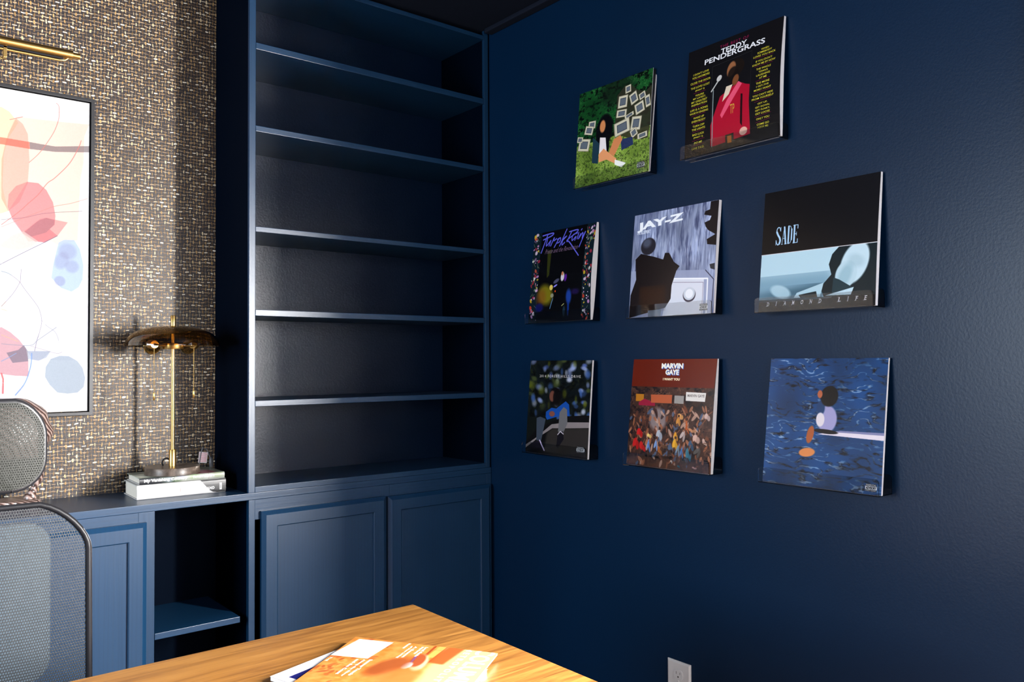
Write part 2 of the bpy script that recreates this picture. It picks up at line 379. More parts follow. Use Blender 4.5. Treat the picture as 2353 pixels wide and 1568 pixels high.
def serifword(c, x0, y0, x1, y1, col):
    """tall condensed serif capitals S A D E drawn as thick and thin strokes"""
    W = (x1-x0)/4; k = W*.15; t = .004
    def X(i, u): return x0+W*(i+.06+u*.88)
    def Yv(v): return y0+(y1-y0)*v
    S = [(.86,.2),(.72,.04),(.42,.0),(.16,.1),(.14,.26),(.4,.44),(.72,.6),(.86,.78),(.7,.95),(.4,1.),(.14,.88),(.06,.76)]
    c.smooth([(X(0,u),Yv(v)) for u,v in S], k, col); c.smooth([(X(0,u),Yv(v)) for u,v in S[4:9]], k*2, col)
    c.stroke([(X(0,.93),Yv(.0)),(X(0,.9),Yv(.24))], t, col); c.stroke([(X(0,.02),Yv(.72)),(X(0,.02),Yv(1.))], t, col)
    c.stroke([(X(1,.12),Yv(1)),(X(1,.5),Yv(0))], t, col); c.stroke([(X(1,.5),Yv(0.03)),(X(1,.84),Yv(.98))], k*1.8, col); c.stroke([(X(1,.25),Yv(.68)),(X(1,.75),Yv(.68))], t, col)
    c.stroke([(X(1,-.02),Yv(1)),(X(1,.26),Yv(1))], t, col); c.stroke([(X(1,.6),Yv(1)),(X(1,1.06),Yv(1))], t, col)
    c.stroke([(X(2,.22),Yv(.02)),(X(2,.22),Yv(.98))], k*1.8, col); c.smooth([(X(2,.2),Yv(0)),(X(2,.6),Yv(.04)),(X(2,.82),Yv(.3)),(X(2,.82),Yv(.7)),(X(2,.6),Yv(.96)),(X(2,.2),Yv(1))], k*.6, col)
    c.stroke([(X(2,.82),Yv(.2)),(X(2,.82),Yv(.8))], k*1.5, col)
    c.stroke([(X(3,.22),Yv(.02)),(X(3,.22),Yv(.98))], k*1.8, col)
    for v in (0,.5,1): c.stroke([(X(3,.0 if v!=.5 else .2),Yv(v)),(X(3,.86 if v!=.5 else .66),Yv(v))], t*1.3, col)
    for v0,v1 in ((0,.2),(.8,1)): c.stroke([(X(3,.88),Yv(v0)),(X(3,.88),Yv(v1))], t*1.5, col)
    c.stroke([(X(3,.66),Yv(.4)),(X(3,.66),Yv(.6))], t, col)
def seriftext(c, txt, cx, cy, wd, ht, col, **kw):
    n_ = len(txt)
    for i, ch in enumerate(txt):
        x = cx-wd/2+wd*(i+.5)/n_; w_ = ht*(.42 if ch=='I' else .85)
        c.text(ch, x, cy, ht*(.30 if ch=='I' else .72), ht, col, b=1, sh=.25)
        if ch in 'IMNFLEDA':
            for sx in ((0,) if ch=='I' else (-.30,)):
                for sy in (-.5,.5):
                    if sy < 0 and ch in 'LA' and False: continue
                    c.stroke([(x+ht*(sx-.16-sy*.2),cy+ht*sy),(x+ht*(sx+.14-sy*.2),cy+ht*sy)], .0022, col)
def paint(items, w=640, h=640, seed=1):
    c = Canvas(w, h); rs = np.random.RandomState(seed)
    for it in items:
        k = it[0]
        if k == 'fill': c.a[:] = it[1]
        elif k == 'p': c.poly(it[1], it[2], it[3], it[4])
        elif k == 's': (c.smooth if len(it[1]) > 3 else c.stroke)(it[1], it[2], it[3], it[4])
        elif k == 'e': c.ell(*it[1:])
        elif k == 't': c.text(*it[1:7], **it[7])
        elif k == 'ts': seriftext(c, *it[1:7])
        elif k == 'sade': serifword(c, *it[1:], (170,205,235))
        elif k == 'pa': advisory(c, *it[1:])
        elif k == 'boxes':
            for x, y, bw, bh, r in it[1]:
                t = math.radians(r); R_ = lambda a, b: (x+a*math.cos(t)-b*math.sin(t), y+a*math.sin(t)+b*math.cos(t))
                for kx, ky, cc in ((.55,.55,(120,112,92)),(.5,.5,(205,198,172)),(.34,.32,(50,56,72)),(.3,.27,(92,100,110))):
                    c.poly([R_(-bw*kx,-bh*ky),R_(bw*kx,-bh*ky),R_(bw*kx,bh*ky),R_(-bw*kx,bh*ky)], cc)
        elif k == 'noise':
            _, typ, x0, y0, x1, y1, base, dark, lite = it
            X0, X1, Y0, Y1 = int(x0*w), int(x1*w), int(y0*h), int(y1*h); hh, ww = Y1-Y0, X1-X0
            f = {'leaf':(26,20),'grass':(60,26),'boards':(34,4),'bokeh':(12,9),'crowd':(18,14),'sea':(7,26)}[typ]
            n1 = fnoise(hh, ww, f[0], f[1], seed+3, 4, .6); n2 = fnoise(hh, ww, f[0]*2.5, f[1]*2.5, seed+9, 3, .7)
            big = fnoise(hh, ww, 3, 3, seed+5, 2)
            if typ == 'sea':
                yy = np.linspace(0, 1, hh)[:,None]; xx = np.linspace(0, 1, ww)[None,:]
                ph = fnoise(hh, ww, 3, 7, seed+8, 3)*4+fnoise(hh, ww, 9, 30, seed+2, 2)*1.2
                r1 = 1-np.abs(np.sin((yy*16+ph+xx*.6)*math.pi)); r1 = r1**1.5
                n1 = n1*.75+.25*(1-r1); n2 = n2*.62+r1*.38+.03
            d = np.clip((.52-n1)*5, 0, 1)[...,None]; l = np.clip((n2-.56)*6, 0, 1)[...,None]*np.clip(big*1.7-.3, 0, 1)[...,None]
            img = np.array(base, np.float32)*(.75+.5*big[...,None]); img = img+(np.array(dark, np.float32)-img)*d; img = img+(np.array(lite, np.float32)-img)*l*.8
            if typ == 'boards': img += (fnoise(hh, ww, 90, 6, seed+4, 2)[...,None]-.5)*60
            c.a[Y0:Y1, X0:X1] = np.clip(img, 0, 255)
    return c
def print_mat(name, im, rough=.3, spec=.5, gain=1.0, coat=0.0):
    a = N(name); t = a.n('ShaderNodeTexImage'); t.image = im; t.extension = 'EXTEND'
    uv = a.n('ShaderNodeTexCoord'); a.t.links.new(uv.outputs['UV'], t.inputs[0])
    a.set(base=a.mix(1.0, t.outputs[0], (gain,gain,gain), 'MULTIPLY'), rough=rough, spec=spec, coat=coat)
    return a.m
def set_uv(o, fn):
    """fn(world point) -> (u, v)"""
    me = o.data; uv = me.uv_layers.new(name='UVMap'); off = Vector((0,0,0)); p = o
    while p is not None: off += p.location; p = p.parent
    for l in me.loops: uv.data[l.index].uv = fn(me.vertices[l.vertex_index].co+off)
ART = {
 'meadow': [
  ('fill',(20,38,22)),
  ('noise','leaf',0,0,1,0.62,(18,70,30),(4,12,8),(60,120,60)),
  ('noise','grass',0,0.56,1,1,(110,140,50),(50,70,25),(215,215,140)),
  ('e',0.5413,0.0934,0.223,0.1557,0,(14,20,16),0.6,0.6),
  ('p',[(0.5455,0.1579),(0.6459,0.0777),(0.7271,0.0919),(0.8098,0.1684),(0.9214,0.2083),(0.9949,0.1599),(1.0148,0.4202),(0.9719,0.674),(0.8658,0.6672),(0.7105,0.6165),(0.5239,0.5409),(0.543,0.3003)],(48,44,34),0.85,0.0),
  ('boxes',[(0.6889,0.1257,0.0692,0.0722,-5),(0.6263,0.2377,0.1157,0.1162,4),(0.7684,0.236,0.0898,0.1057,-20),(0.8792,0.2399,0.0766,0.0611,-18),(0.9524,0.3112,0.059,0.1111,-12),(0.8515,0.3531,0.109,0.1033,-15),(0.6161,0.354,0.1265,0.0708,6),(0.8146,0.497,0.1198,0.1271,8),(0.6304,0.4963,0.1917,0.1298,-8),(0.7208,0.3974,0.1121,0.0349,-14),(0.7915,0.5842,0.0767,0.0759,-25),(0.9017,0.6339,0.1164,0.0497,-5),(0.2092,0.3756,0.0949,0.0737,5),(0.1696,0.4253,0.1144,0.0828,15),(0.1065,0.5647,0.1528,0.1181,12),(0.0423,0.4968,0.0784,0.0555,12)]),
  ('p',[(0.6205,0.6137),(0.7771,0.6228),(0.792,0.7008),(0.6388,0.7271)],(30,40,90),0.9,0),
  ('e',0.3892,0.4755,0.1146,0.1687,4,(8,8,12),1,0.15),
  ('e',0.396,0.643,0.0719,0.1048,0,(10,10,16),1,0.15),
  ('p',[(0.2335,0.5115),(0.3261,0.5934),(0.3188,0.7998),(0.2317,0.7747)],(28,52,66),1,0),
  ('e',0.3636,0.4253,0.0393,0.0631,0,(205,130,80),1,0.3),
  ('p',[(0.3334,0.5335),(0.4128,0.551),(0.436,0.7028),(0.3292,0.7072)],(235,225,225),1,0),
  ('p',[(0.5275,0.5934),(0.6179,0.5705),(0.6435,0.6187),(0.5391,0.7658),(0.4663,0.7175)],(205,128,80),1,0),
  ('p',[(0.3231,0.706),(0.3913,0.6593),(0.5755,0.7981),(0.5616,0.8454),(0.4358,0.7794),(0.3299,0.789)],(225,150,100),1,0),
  ('p',[(0.553,0.8021),(0.7024,0.8637),(0.6492,0.8988),(0.5506,0.8517)],(240,238,230),1,0),
  ('pa',0.8984,0.9207,0.0991,0.0599),
 ],
 'singer': [
  ('fill',(16,15,18)),
  ('s',[(0.2856,0.2191),(0.2948,0.9445)],0.0017,(60,60,62),1),
  ('s',[(0.2856,0.2191),(0.704,0.2037)],0.0017,(60,60,62),1),
  ('s',[(0.704,0.2037),(0.709,0.9199)],0.0015,(45,45,48),1),
  ('p',[(0.3861,0.5168),(0.5797,0.4348),(0.6532,0.4767),(0.6989,0.4928),(0.6937,0.6351),(0.711,0.9203),(0.3246,0.9437),(0.2942,0.9366),(0.2881,0.7493)],(168,14,42),1,0),
  ('p',[(0.5795,0.4319),(0.6171,0.463),(0.4113,0.7158),(0.3927,0.6829),(0.4642,0.5638)],(225,80,110),1,0),
  ('p',[(0.4505,0.4453),(0.5185,0.4431),(0.4822,0.5201),(0.4116,0.571)],(225,205,180),1,0),
  ('p',[(0.608,0.55),(0.6285,0.5548),(0.6276,0.835),(0.6051,0.8025)],(30,8,14),1,0),
  ('e',0.5498,0.2991,0.0828,0.0754,0,(26,18,14),1,0.1),
  ('e',0.4962,0.3036,0.0444,0.0682,15,(150,95,60),1,0.2),
  ('e',0.523,0.3585,0.0628,0.0727,0,(20,14,12),0.9,0.2),
  ('e',0.5474,0.4124,0.0313,0.0483,20,(120,70,40),1,0.2),
  ('e',0.6407,0.8794,0.0404,0.0358,0,(225,170,150),1,0.1),
  ('e',0.3684,0.3471,0.0308,0.0238,-40,(205,200,195),1,0.1),
  ('s',[(0.3842,0.3415),(0.2877,0.4445)],0.0132,(190,190,185),1),
  ('s',[(0.3095,0.4399),(0.308,0.9438)],0.0101,(130,140,140),1),
  ('p',[(0.4524,0.8727),(0.5402,0.8699),(0.5438,0.9509),(0.4558,0.9498)],(12,10,10),1,0),
  ('p',[(0.4735,0.8861),(0.5186,0.8868),(0.5211,0.9516),(0.4769,0.9487)],(170,95,35),1,0),
  ('t','THE BEST OF',0.5074,0.0607,0.3031,0.0264,(150,20,70),{'sp': 1.25}),
  ('t','TEDDY',0.5053,0.1051,0.2744,0.047,(240,238,240),{'b': 1}),
  ('t','PENDERGRASS',0.5106,0.1517,0.6382,0.0488,(240,238,240),{'b': 1}),
  ('t','TP',0.5211,0.6577,0.0475,0.082,(210,160,60),{}),
  ('t',"I DON'T LOVE",0.1555,0.2338,0.1763,0.0195,(205,190,50),{'b': 1}),
  ('t','YOU ANYMORE',0.1555,0.264,0.1998,0.0195,(205,190,50),{'b': 1}),
  ('t','CLOSE THE DOOR',0.1545,0.3119,0.2292,0.0195,(205,190,50),{'b': 1}),
  ('t','THE LOVE I LOST',0.1545,0.3571,0.2174,0.0194,(205,190,50),{'b': 1}),
  ('t','(PART I)',0.1535,0.39,0.1058,0.0194,(205,190,50),{'b': 1}),
  ('t',"YOU'RE",0.1522,0.4339,0.0999,0.0194,(205,190,50),{'b': 1}),
  ('t','MY LATEST,',0.1521,0.4619,0.1469,0.0194,(205,190,50),{'b': 1}),
  ('t','MY GREATEST',0.1519,0.49,0.1822,0.0194,(205,190,50),{'b': 1}),
  ('t','INSPIRATION',0.1517,0.518,0.1763,0.0194,(205,190,50),{'b': 1}),
  ('t','LIFE IS A SONG',0.1517,0.5641,0.1997,0.0194,(205,190,50),{'b': 1}),
  ('t','WORTH SINGING',0.1517,0.5942,0.2114,0.0194,(205,190,50),{'b': 1}),
  ('t','WAKE UP',0.1518,0.6403,0.1233,0.0193,(205,190,50),{'b': 1}),
  ('t','EVERYBODY',0.1518,0.6703,0.1585,0.0193,(205,190,50),{'b': 1}),
  ('t','TURN OFF',0.1517,0.7154,0.135,0.0193,(205,190,50),{'b': 1}),
  ('t','THE LIGHTS',0.1517,0.7454,0.1526,0.0193,(205,190,50),{'b': 1}),
  ('t','BAD LUCK',0.1518,0.7924,0.1349,0.0193,(205,190,50),{'b': 1}),
  ('t','(PART I)',0.1518,0.8224,0.1056,0.0193,(205,190,50),{'b': 1}),
  ('t','DO ME',0.1519,0.8694,0.0879,0.0192,(205,190,50),{'b': 1}),
  ('t','LOVE T.K.O.',0.1534,0.9186,0.1406,0.0192,(205,190,50),{'b': 1}),
  ('t','WHEN',0.8351,0.2222,0.0769,0.0176,(205,190,50),{'b': 1}),
  ('t','SOMEBODY',0.8339,0.2474,0.1442,0.0176,(205,190,50),{'b': 1}),
  ('t','LOVES YOU BACK',0.8338,0.2746,0.2192,0.0176,(205,190,50),{'b': 1}),
  ('t',"IF YOU DON'T",0.8319,0.3178,0.1635,0.0176,(205,190,50),{'b': 1}),
  ('t','KNOW ME BY NOW',0.8317,0.345,0.226,0.0176,(205,190,50),{'b': 1}),
  ('t','THE WHOLE',0.8318,0.3887,0.1442,0.0176,(205,190,50),{'b': 1}),
  ('t',"TOWN'S",0.8307,0.4157,0.0913,0.0176,(205,190,50),{'b': 1}),
  ('t','LAUGHING',0.8296,0.4427,0.1346,0.0176,(205,190,50),{'b': 1}),
  ('t','AT ME',0.8295,0.4699,0.075,0.0176,(205,190,50),{'b': 1}),
  ('t','THE MORE',0.8294,0.5117,0.1327,0.0175,(205,190,50),{'b': 1}),
  ('t','I GET,THE',0.8284,0.5405,0.1231,0.0175,(205,190,50),{'b': 1}),
  ('t','MORE I WANT',0.8283,0.5677,0.1683,0.0175,(205,190,50),{'b': 1}),
  ('t',"YOU CAN'T HIDE",0.8313,0.6138,0.2017,0.0175,(205,190,50),{'b': 1}),
  ('t','FROM YOURSELF',0.8312,0.641,0.2132,0.0175,(205,190,50),{'b': 1}),
  ('t','GET UP,',0.8314,0.6882,0.096,0.0175,(205,190,50),{'b': 1}),
  ('t','GET DOWN,',0.8314,0.7163,0.142,0.0175,(205,190,50),{'b': 1}),
  ('t','GET FUNKY,',0.8322,0.7427,0.1458,0.0174,(205,190,50),{'b': 1}),
  ('t','GET LOOSE',0.8321,0.7698,0.142,0.0174,(205,190,50),{'b': 1}),
  ('t','ONLY YOU',0.834,0.8146,0.1265,0.0174,(205,190,50),{'b': 1}),
  ('t','COME GO',0.8353,0.8618,0.1197,0.0174,(205,190,50),{'b': 1}),
  ('t','WITH ME',0.8361,0.8891,0.1101,0.0174,(205,190,50),{'b': 1}),
  ('s',[(0.0848,0.2834),(0.2233,0.2855)],0.0024,(150,20,70),1),
  ('s',[(0.0696,0.3297),(0.2312,0.3311)],0.0024,(150,20,70),1),
  ('s',[(0.0828,0.4096),(0.2212,0.4094)],0.0024,(150,20,70),1),
  ('s',[(0.0671,0.5423),(0.2287,0.539)],0.0024,(150,20,70),1),
  ('s',[(0.067,0.6173),(0.2285,0.6123)],0.0024,(150,20,70),1),
  ('s',[(0.0811,0.6927),(0.2194,0.687)],0.0024,(150,20,70),1),
  ('s',[(0.0824,0.7697),(0.2206,0.7625)],0.0024,(150,20,70),1),
  ('s',[(0.0837,0.8476),(0.2218,0.839)],0.0024,(150,20,70),1),
  ('s',[(0.0838,0.8951),(0.2219,0.8855)],0.0024,(150,20,70),1),
  ('s',[(0.7421,0.2914),(0.9216,0.2942)],0.002,(150,20,70),1),
  ('s',[(0.741,0.363),(0.9205,0.3639)],0.002,(150,20,70),1),
  ('s',[(0.7582,0.4901),(0.8999,0.4881)],0.002,(150,20,70),1),
  ('s',[(0.7425,0.5898),(0.9125,0.5847)],0.002,(150,20,70),1),
  ('s',[(0.7504,0.6649),(0.9108,0.6583)],0.002,(150,20,70),1),
  ('s',[(0.7542,0.7941),(0.9142,0.7843)],0.002,(150,20,70),1),
  ('s',[(0.7641,0.8414),(0.9053,0.8318)],0.002,(150,20,70),1),
 ],
 'floral': [
  ('fill',(6,6,9)),
  ('p',[(-0.0003,0.0001),(0.1297,-0.0015),(0.1329,1.0057),(-0.0019,0.9998)],(14,28,36),1,0),
  ('p',[(0.8684,-0.0022),(1.005,0.0008),(1.0003,1.0038),(0.8561,1.0006)],(14,28,36),1,0),
  ('e',0.0967,0.637,0.0071,0.0057,63,(230,225,210),0.85,0.3),
  ('e',0.1123,0.6406,0.0234,0.0162,3,(190,130,180),0.85,0.3),
  ('e',0.0546,0.7159,0.0236,0.0105,158,(150,40,60),0.85,0.3),
  ('e',0.0196,0.6003,0.0072,0.0057,42,(200,60,40),0.85,0.3),
  ('e',0.0429,0.8737,0.0106,0.0088,176,(150,40,60),0.85,0.3),
  ('e',0.1209,0.2197,0.0071,0.0042,37,(110,130,100),0.85,0.3),
  ('e',0.048,0.2904,0.0072,0.005,86,(90,30,40),0.85,0.3),
  ('e',0.0485,0.0815,0.0156,0.0067,5,(220,190,210),0.85,0.3),
  ('e',0.0482,0.9282,0.0235,0.0144,46,(190,130,180),0.85,0.3),
  ('e',0.119,0.6178,0.0105,0.0065,90,(230,225,210),0.85,0.3),
  ('e',0.0361,0.8757,0.0153,0.008,131,(190,130,180),0.85,0.3),
  ('e',0.1148,0.6119,0.007,0.0049,78,(210,170,40),0.85,0.3),
  ('e',0.0149,0.1802,0.0157,0.0076,153,(190,130,180),0.85,0.3),
  ('e',0.0538,0.5301,0.0154,0.0074,163,(200,60,40),0.85,0.3),
  ('e',0.0672,0.0689,0.0108,0.0093,161,(90,30,40),0.85,0.3),
  ('e',0.0543,0.8712,0.0153,0.008,116,(200,60,40),0.85,0.3),
  ('e',0.0795,0.8964,0.0234,0.0128,70,(230,225,210),0.85,0.3),
  ('e',0.0533,0.295,0.0239,0.0174,127,(120,90,130),0.85,0.3),
  ('e',0.0275,0.8529,0.0154,0.0121,177,(220,190,210),0.85,0.3),
  ('e',0.0102,0.5808,0.0155,0.0139,87,(150,40,60),0.85,0.3),
  ('e',0.0744,0.6353,0.0153,0.0098,128,(110,130,100),0.85,0.3),
  ('e',0.1013,0.6462,0.0153,0.013,176,(220,190,210),0.85,0.3),
  ('e',0.0494,0.4533,0.0107,0.0099,50,(120,90,130),0.85,0.3),
  ('e',0.118,0.8287,0.007,0.0032,148,(70,100,70),0.85,0.3),
  ('e',0.1171,0.5219,0.0153,0.0098,166,(210,170,40),0.85,0.3),
  ('e',0.0958,0.1946,0.0071,0.0067,42,(230,225,210),0.85,0.3),
  ('e',0.0218,0.0664,0.0109,0.0059,9,(230,225,210),0.85,0.3),
  ('e',0.0492,0.4313,0.0072,0.0033,95,(90,30,40),0.85,0.3),
  ('e',0.0553,0.0175,0.024,0.0169,9,(220,190,210),0.85,0.3),
  ('e',0.0416,0.5469,0.0155,0.0123,107,(150,40,60),0.85,0.3),
  ('e',0.0741,0.4231,0.0237,0.0165,50,(200,60,40),0.85,0.3),
  ('e',0.0782,0.9448,0.007,0.0032,144,(70,100,70),0.85,0.3),
  ('e',0.0701,0.8959,0.0234,0.0152,122,(220,190,210),0.85,0.3),
  ('e',0.0529,0.9673,0.0106,0.0072,77,(90,30,40),0.85,0.3),
  ('e',0.0558,0.4978,0.0154,0.0074,6,(230,225,210),0.85,0.3),
  ('e',0.0806,0.1442,0.0155,0.0125,3,(190,130,180),0.85,0.3),
  ('e',0.0727,0.4815,0.0237,0.0197,73,(150,40,60),0.85,0.3),
  ('e',0.0798,0.3102,0.0071,0.0058,76,(190,130,180),0.85,0.3),
  ('e',0.0922,0.3058,0.0071,0.0041,174,(230,225,210),0.85,0.3),
  ('e',0.0757,0.7262,0.0153,0.0129,139,(190,130,180),0.85,0.3),
  ('e',0.06,0.2209,0.0239,0.0209,119,(220,190,210),0.85,0.3),
  ('e',0.0163,0.8282,0.0237,0.0202,36,(200,60,40),0.85,0.3),
  ('e',0.092,0.2024,0.0155,0.0108,12,(210,170,40),0.85,0.3),
  ('e',0.0363,0.099,0.0072,0.0042,109,(190,130,180),0.85,0.3),
  ('e',0.1251,0.9684,0.007,0.0055,56,(220,190,210),0.85,0.3),
  ('e',0.1038,0.6078,0.0106,0.0081,112,(210,170,40),0.85,0.3),
  ('e',0.08,0.1697,0.0107,0.0075,11,(220,190,210),0.85,0.3),
  ('e',0.0867,0.5709,0.0153,0.0073,102,(190,130,180),0.85,0.3),
  ('e',0.0225,0.8606,0.0154,0.0129,95,(150,40,60),0.85,0.3),
  ('e',0.0226,0.891,0.0154,0.008,16,(120,90,130),0.85,0.3),
  ('e',0.0376,0.5628,0.0107,0.009,116,(200,60,40),0.85,0.3),
  ('e',0.0288,0.7366,0.0154,0.0065,31,(220,190,210),0.85,0.3),
  ('e',0.0609,0.5104,0.0237,0.0115,135,(230,225,210),0.85,0.3),
  ('e',0.0925,0.0432,0.0107,0.0084,57,(70,100,70),0.85,0.3),
  ('e',0.018,0.7544,0.0237,0.0138,60,(210,170,40),0.85,0.3),
  ('e',0.1183,0.3192,0.0236,0.0173,161,(150,40,60),0.85,0.3),
  ('e',0.1087,0.4491,0.0106,0.0066,24,(150,40,60),0.85,0.3),
  ('e',0.0278,0.0464,0.0241,0.0144,109,(230,225,210),0.85,0.3),
  ('e',0.1132,0.4876,0.0235,0.0123,167,(190,130,180),0.85,0.3),
  ('e',0.051,0.1745,0.0239,0.0117,41,(150,40,60),0.85,0.3),
  ('e',0.0845,0.7316,0.0071,0.0057,94,(110,130,100),0.85,0.3),
  ('e',0.0124,0.3104,0.024,0.0117,171,(230,225,210),0.85,0.3),
  ('e',0.0598,0.331,0.0107,0.0058,6,(190,130,180),0.85,0.3),
  ('e',0.086,0.5846,0.0153,0.0081,119,(150,40,60),0.85,0.3),
  ('e',0.0359,0.1868,0.0072,0.0042,69,(90,30,40),0.85,0.3),
  ('e',0.0157,0.0348,0.0242,0.0203,132,(210,170,40),0.85,0.3),
  ('e',0.1194,0.5817,0.0105,0.0049,120,(230,225,210),0.85,0.3),
  ('e',0.034,0.0589,0.0241,0.0152,163,(200,60,40),0.85,0.3),
  ('e',0.0132,0.0845,0.0109,0.0076,48,(120,90,130),0.85,0.3),
  ('e',0.0157,0.5276,0.0072,0.0049,41,(220,190,210),0.85,0.3),
  ('s',[(0.1035,0.6045),(0.0609,0.5307)],0.0047,(120,130,100),0.8),
  ('s',[(0.065,0.5457),(0.0712,0.5284)],0.0047,(120,130,100),0.8),
  ('s',[(0.0899,0.6284),(0.1278,0.6041)],0.0047,(120,130,100),0.8),
  ('s',[(0.0998,0.4629),(0.0611,0.4022)],0.0047,(120,130,100),0.8),
  ('s',[(0.0234,0.3231),(0.0614,0.3745)],0.0048,(120,130,100),0.8),
  ('s',[(0.0284,0.3252),(-0.0026,0.2841)],0.0048,(120,130,100),0.8),
  ('s',[(0.0597,0.1069),(0.0637,0.0693)],0.0048,(120,130,100),0.8),
  ('s',[(0.0871,0.088),(0.0277,0.0356)],0.0048,(120,130,100),0.8),
  ('s',[(0.0541,0.3017),(0.0034,0.2847)],0.0048,(120,130,100),0.8),
  ('s',[(0.093,0.3328),(0.1056,0.392)],0.0047,(120,130,100),0.8),
  ('s',[(0.0932,0.6568),(0.1004,0.6485)],0.0047,(120,130,100),0.8),
  ('s',[(0.082,0.809),(0.1337,0.8447)],0.0047,(120,130,100),0.8),
  ('s',[(0.0418,0.6973),(0.0776,0.683)],0.0047,(120,130,100),0.8),
  ('s',[(0.0217,0.147),(-0.0031,0.1083)],0.0048,(120,130,100),0.8),
  ('s',[(0.0436,0.6732),(0.0055,0.7092)],0.0047,(120,130,100),0.8),
  ('s',[(0.017,0.5587),(-0.0052,0.5022)],0.0048,(120,130,100),0.8),
  ('s',[(0.1037,0.3755),(0.1328,0.3947)],0.0047,(120,130,100),0.8),
  ('e',0.9243,0.2445,0.0132,0.01,41,(210,170,40),0.85,0.3),
  ('e',0.8758,0.7269,0.0091,0.006,111,(150,40,60),0.85,0.3),
  ('e',0.877,0.7858,0.0091,0.0067,43,(230,225,210),0.85,0.3),
  ('e',0.9637,0.4712,0.0201,0.0098,107,(230,225,210),0.85,0.3),
  ('e',0.889,0.6719,0.0091,0.0075,90,(230,225,210),0.85,0.3),
  ('e',0.8951,0.397,0.0092,0.0069,91,(210,170,40),0.85,0.3),
  ('e',0.961,0.7642,0.009,0.0067,102,(190,130,180),0.85,0.3),
  ('e',0.8871,0.3521,0.0204,0.01,72,(200,60,40),0.85,0.3),
  ('e',0.8873,0.9012,0.0131,0.0119,159,(230,225,210),0.85,0.3),
  ('e',0.8987,0.1126,0.0062,0.0047,158,(120,90,130),0.85,0.3),
  ('e',0.9202,0.1967,0.0061,0.0039,98,(90,30,40),0.85,0.3),
  ('e',0.9358,0.5188,0.0201,0.0166,171,(90,30,40),0.85,0.3),
  ('e',0.8923,0.0739,0.0062,0.0031,73,(120,90,130),0.85,0.3),
  ('e',0.8843,0.0875,0.0206,0.0094,60,(210,170,40),0.85,0.3),
  ('e',0.9665,0.1026,0.0132,0.0116,155,(110,130,100),0.85,0.3),
  ('e',0.8921,0.616,0.0061,0.0038,139,(200,60,40),0.85,0.3),
  ('e',0.9886,0.4482,0.02,0.0144,53,(150,40,60),0.85,0.3),
  ('e',0.9373,0.9019,0.006,0.0044,95,(120,90,130),0.85,0.3),
  ('e',0.8826,0.2547,0.0133,0.0062,105,(220,190,210),0.85,0.3),
  ('e',0.8901,0.7518,0.0202,0.0142,62,(200,60,40),0.85,0.3),
  ('e',0.9055,0.3192,0.0132,0.0069,144,(220,190,210),0.85,0.3),
  ('e',0.9367,0.563,0.0131,0.0106,15,(150,40,60),0.85,0.3),
  ('e',0.8779,0.942,0.006,0.003,119,(110,130,100),0.85,0.3),
  ('e',0.9787,0.6472,0.0199,0.0105,85,(220,190,210),0.85,0.3),
  ('e',0.9473,0.1612,0.0203,0.0178,140,(110,130,100),0.85,0.3),
  ('e',0.9396,0.9629,0.006,0.0029,16,(110,130,100),0.85,0.3),
  ('e',0.9115,0.2017,0.0061,0.0039,139,(200,60,40),0.85,0.3),
  ('e',0.8696,0.4868,0.0133,0.0091,87,(150,40,60),0.85,0.3),
  ('e',0.8709,0.9416,0.0131,0.0126,50,(200,60,40),0.85,0.3),
  ('e',0.9086,0.9047,0.02,0.0118,86,(220,190,210),0.85,0.3),
  ('e',0.8688,0.9305,0.0091,0.0089,69,(70,100,70),0.85,0.3),
  ('e',0.8739,0.6602,0.0061,0.0045,46,(120,90,130),0.85,0.3),
  ('e',0.9157,0.5634,0.0061,0.0038,21,(230,225,210),0.85,0.3),
  ('e',0.9682,0.0269,0.0061,0.0039,117,(190,130,180),0.85,0.3),
  ('e',0.9671,0.938,0.0089,0.0088,113,(200,60,40),0.85,0.3),
  ('e',0.9398,0.0482,0.0204,0.0132,128,(220,190,210),0.85,0.3),
  ('e',0.9429,0.4616,0.0061,0.003,105,(200,60,40),0.85,0.3),
  ('e',0.9651,0.8117,0.0199,0.017,86,(190,130,180),0.85,0.3),
  ('e',0.9682,0.17,0.0061,0.0039,107,(110,130,100),0.85,0.3),
  ('e',0.889,0.1996,0.0062,0.0054,117,(220,190,210),0.85,0.3),
  ('e',0.9571,0.0867,0.0203,0.0171,126,(190,130,180),0.85,0.3),
  ('e',0.9348,0.9421,0.009,0.0081,158,(220,190,210),0.85,0.3),
  ('e',0.8969,0.0445,0.0134,0.0086,54,(150,40,60),0.85,0.3),
  ('e',0.9374,0.1866,0.0061,0.0031,164,(210,170,40),0.85,0.3),
  ('e',0.9075,0.4241,0.0203,0.0107,4,(200,60,40),0.85,0.3),
  ('e',0.9562,0.5469,0.02,0.0136,129,(220,190,210),0.85,0.3),
  ('e',0.8935,0.7111,0.0091,0.0075,88,(190,130,180),0.85,0.3),
  ('e',0.9322,0.7755,0.006,0.0052,94,(220,190,210),0.85,0.3),
  ('e',0.9008,0.5778,0.0202,0.0151,174,(220,190,210),0.85,0.3),
  ('e',0.9294,0.1044,0.0204,0.0124,141,(220,190,210),0.85,0.3),
  ('e',0.9204,0.3861,0.0061,0.0031,144,(230,225,210),0.85,0.3),
  ('e',0.9265,0.212,0.0061,0.0039,36,(220,190,210),0.85,0.3),
  ('e',0.9122,0.3966,0.0203,0.0122,6,(150,40,60),0.85,0.3),
  ('e',0.9139,0.6351,0.0091,0.0068,112,(210,170,40),0.85,0.3),
  ('e',0.965,0.9137,0.006,0.0044,2,(110,130,100),0.85,0.3),
  ('e',0.9541,0.4748,0.006,0.0045,30,(190,130,180),0.85,0.3),
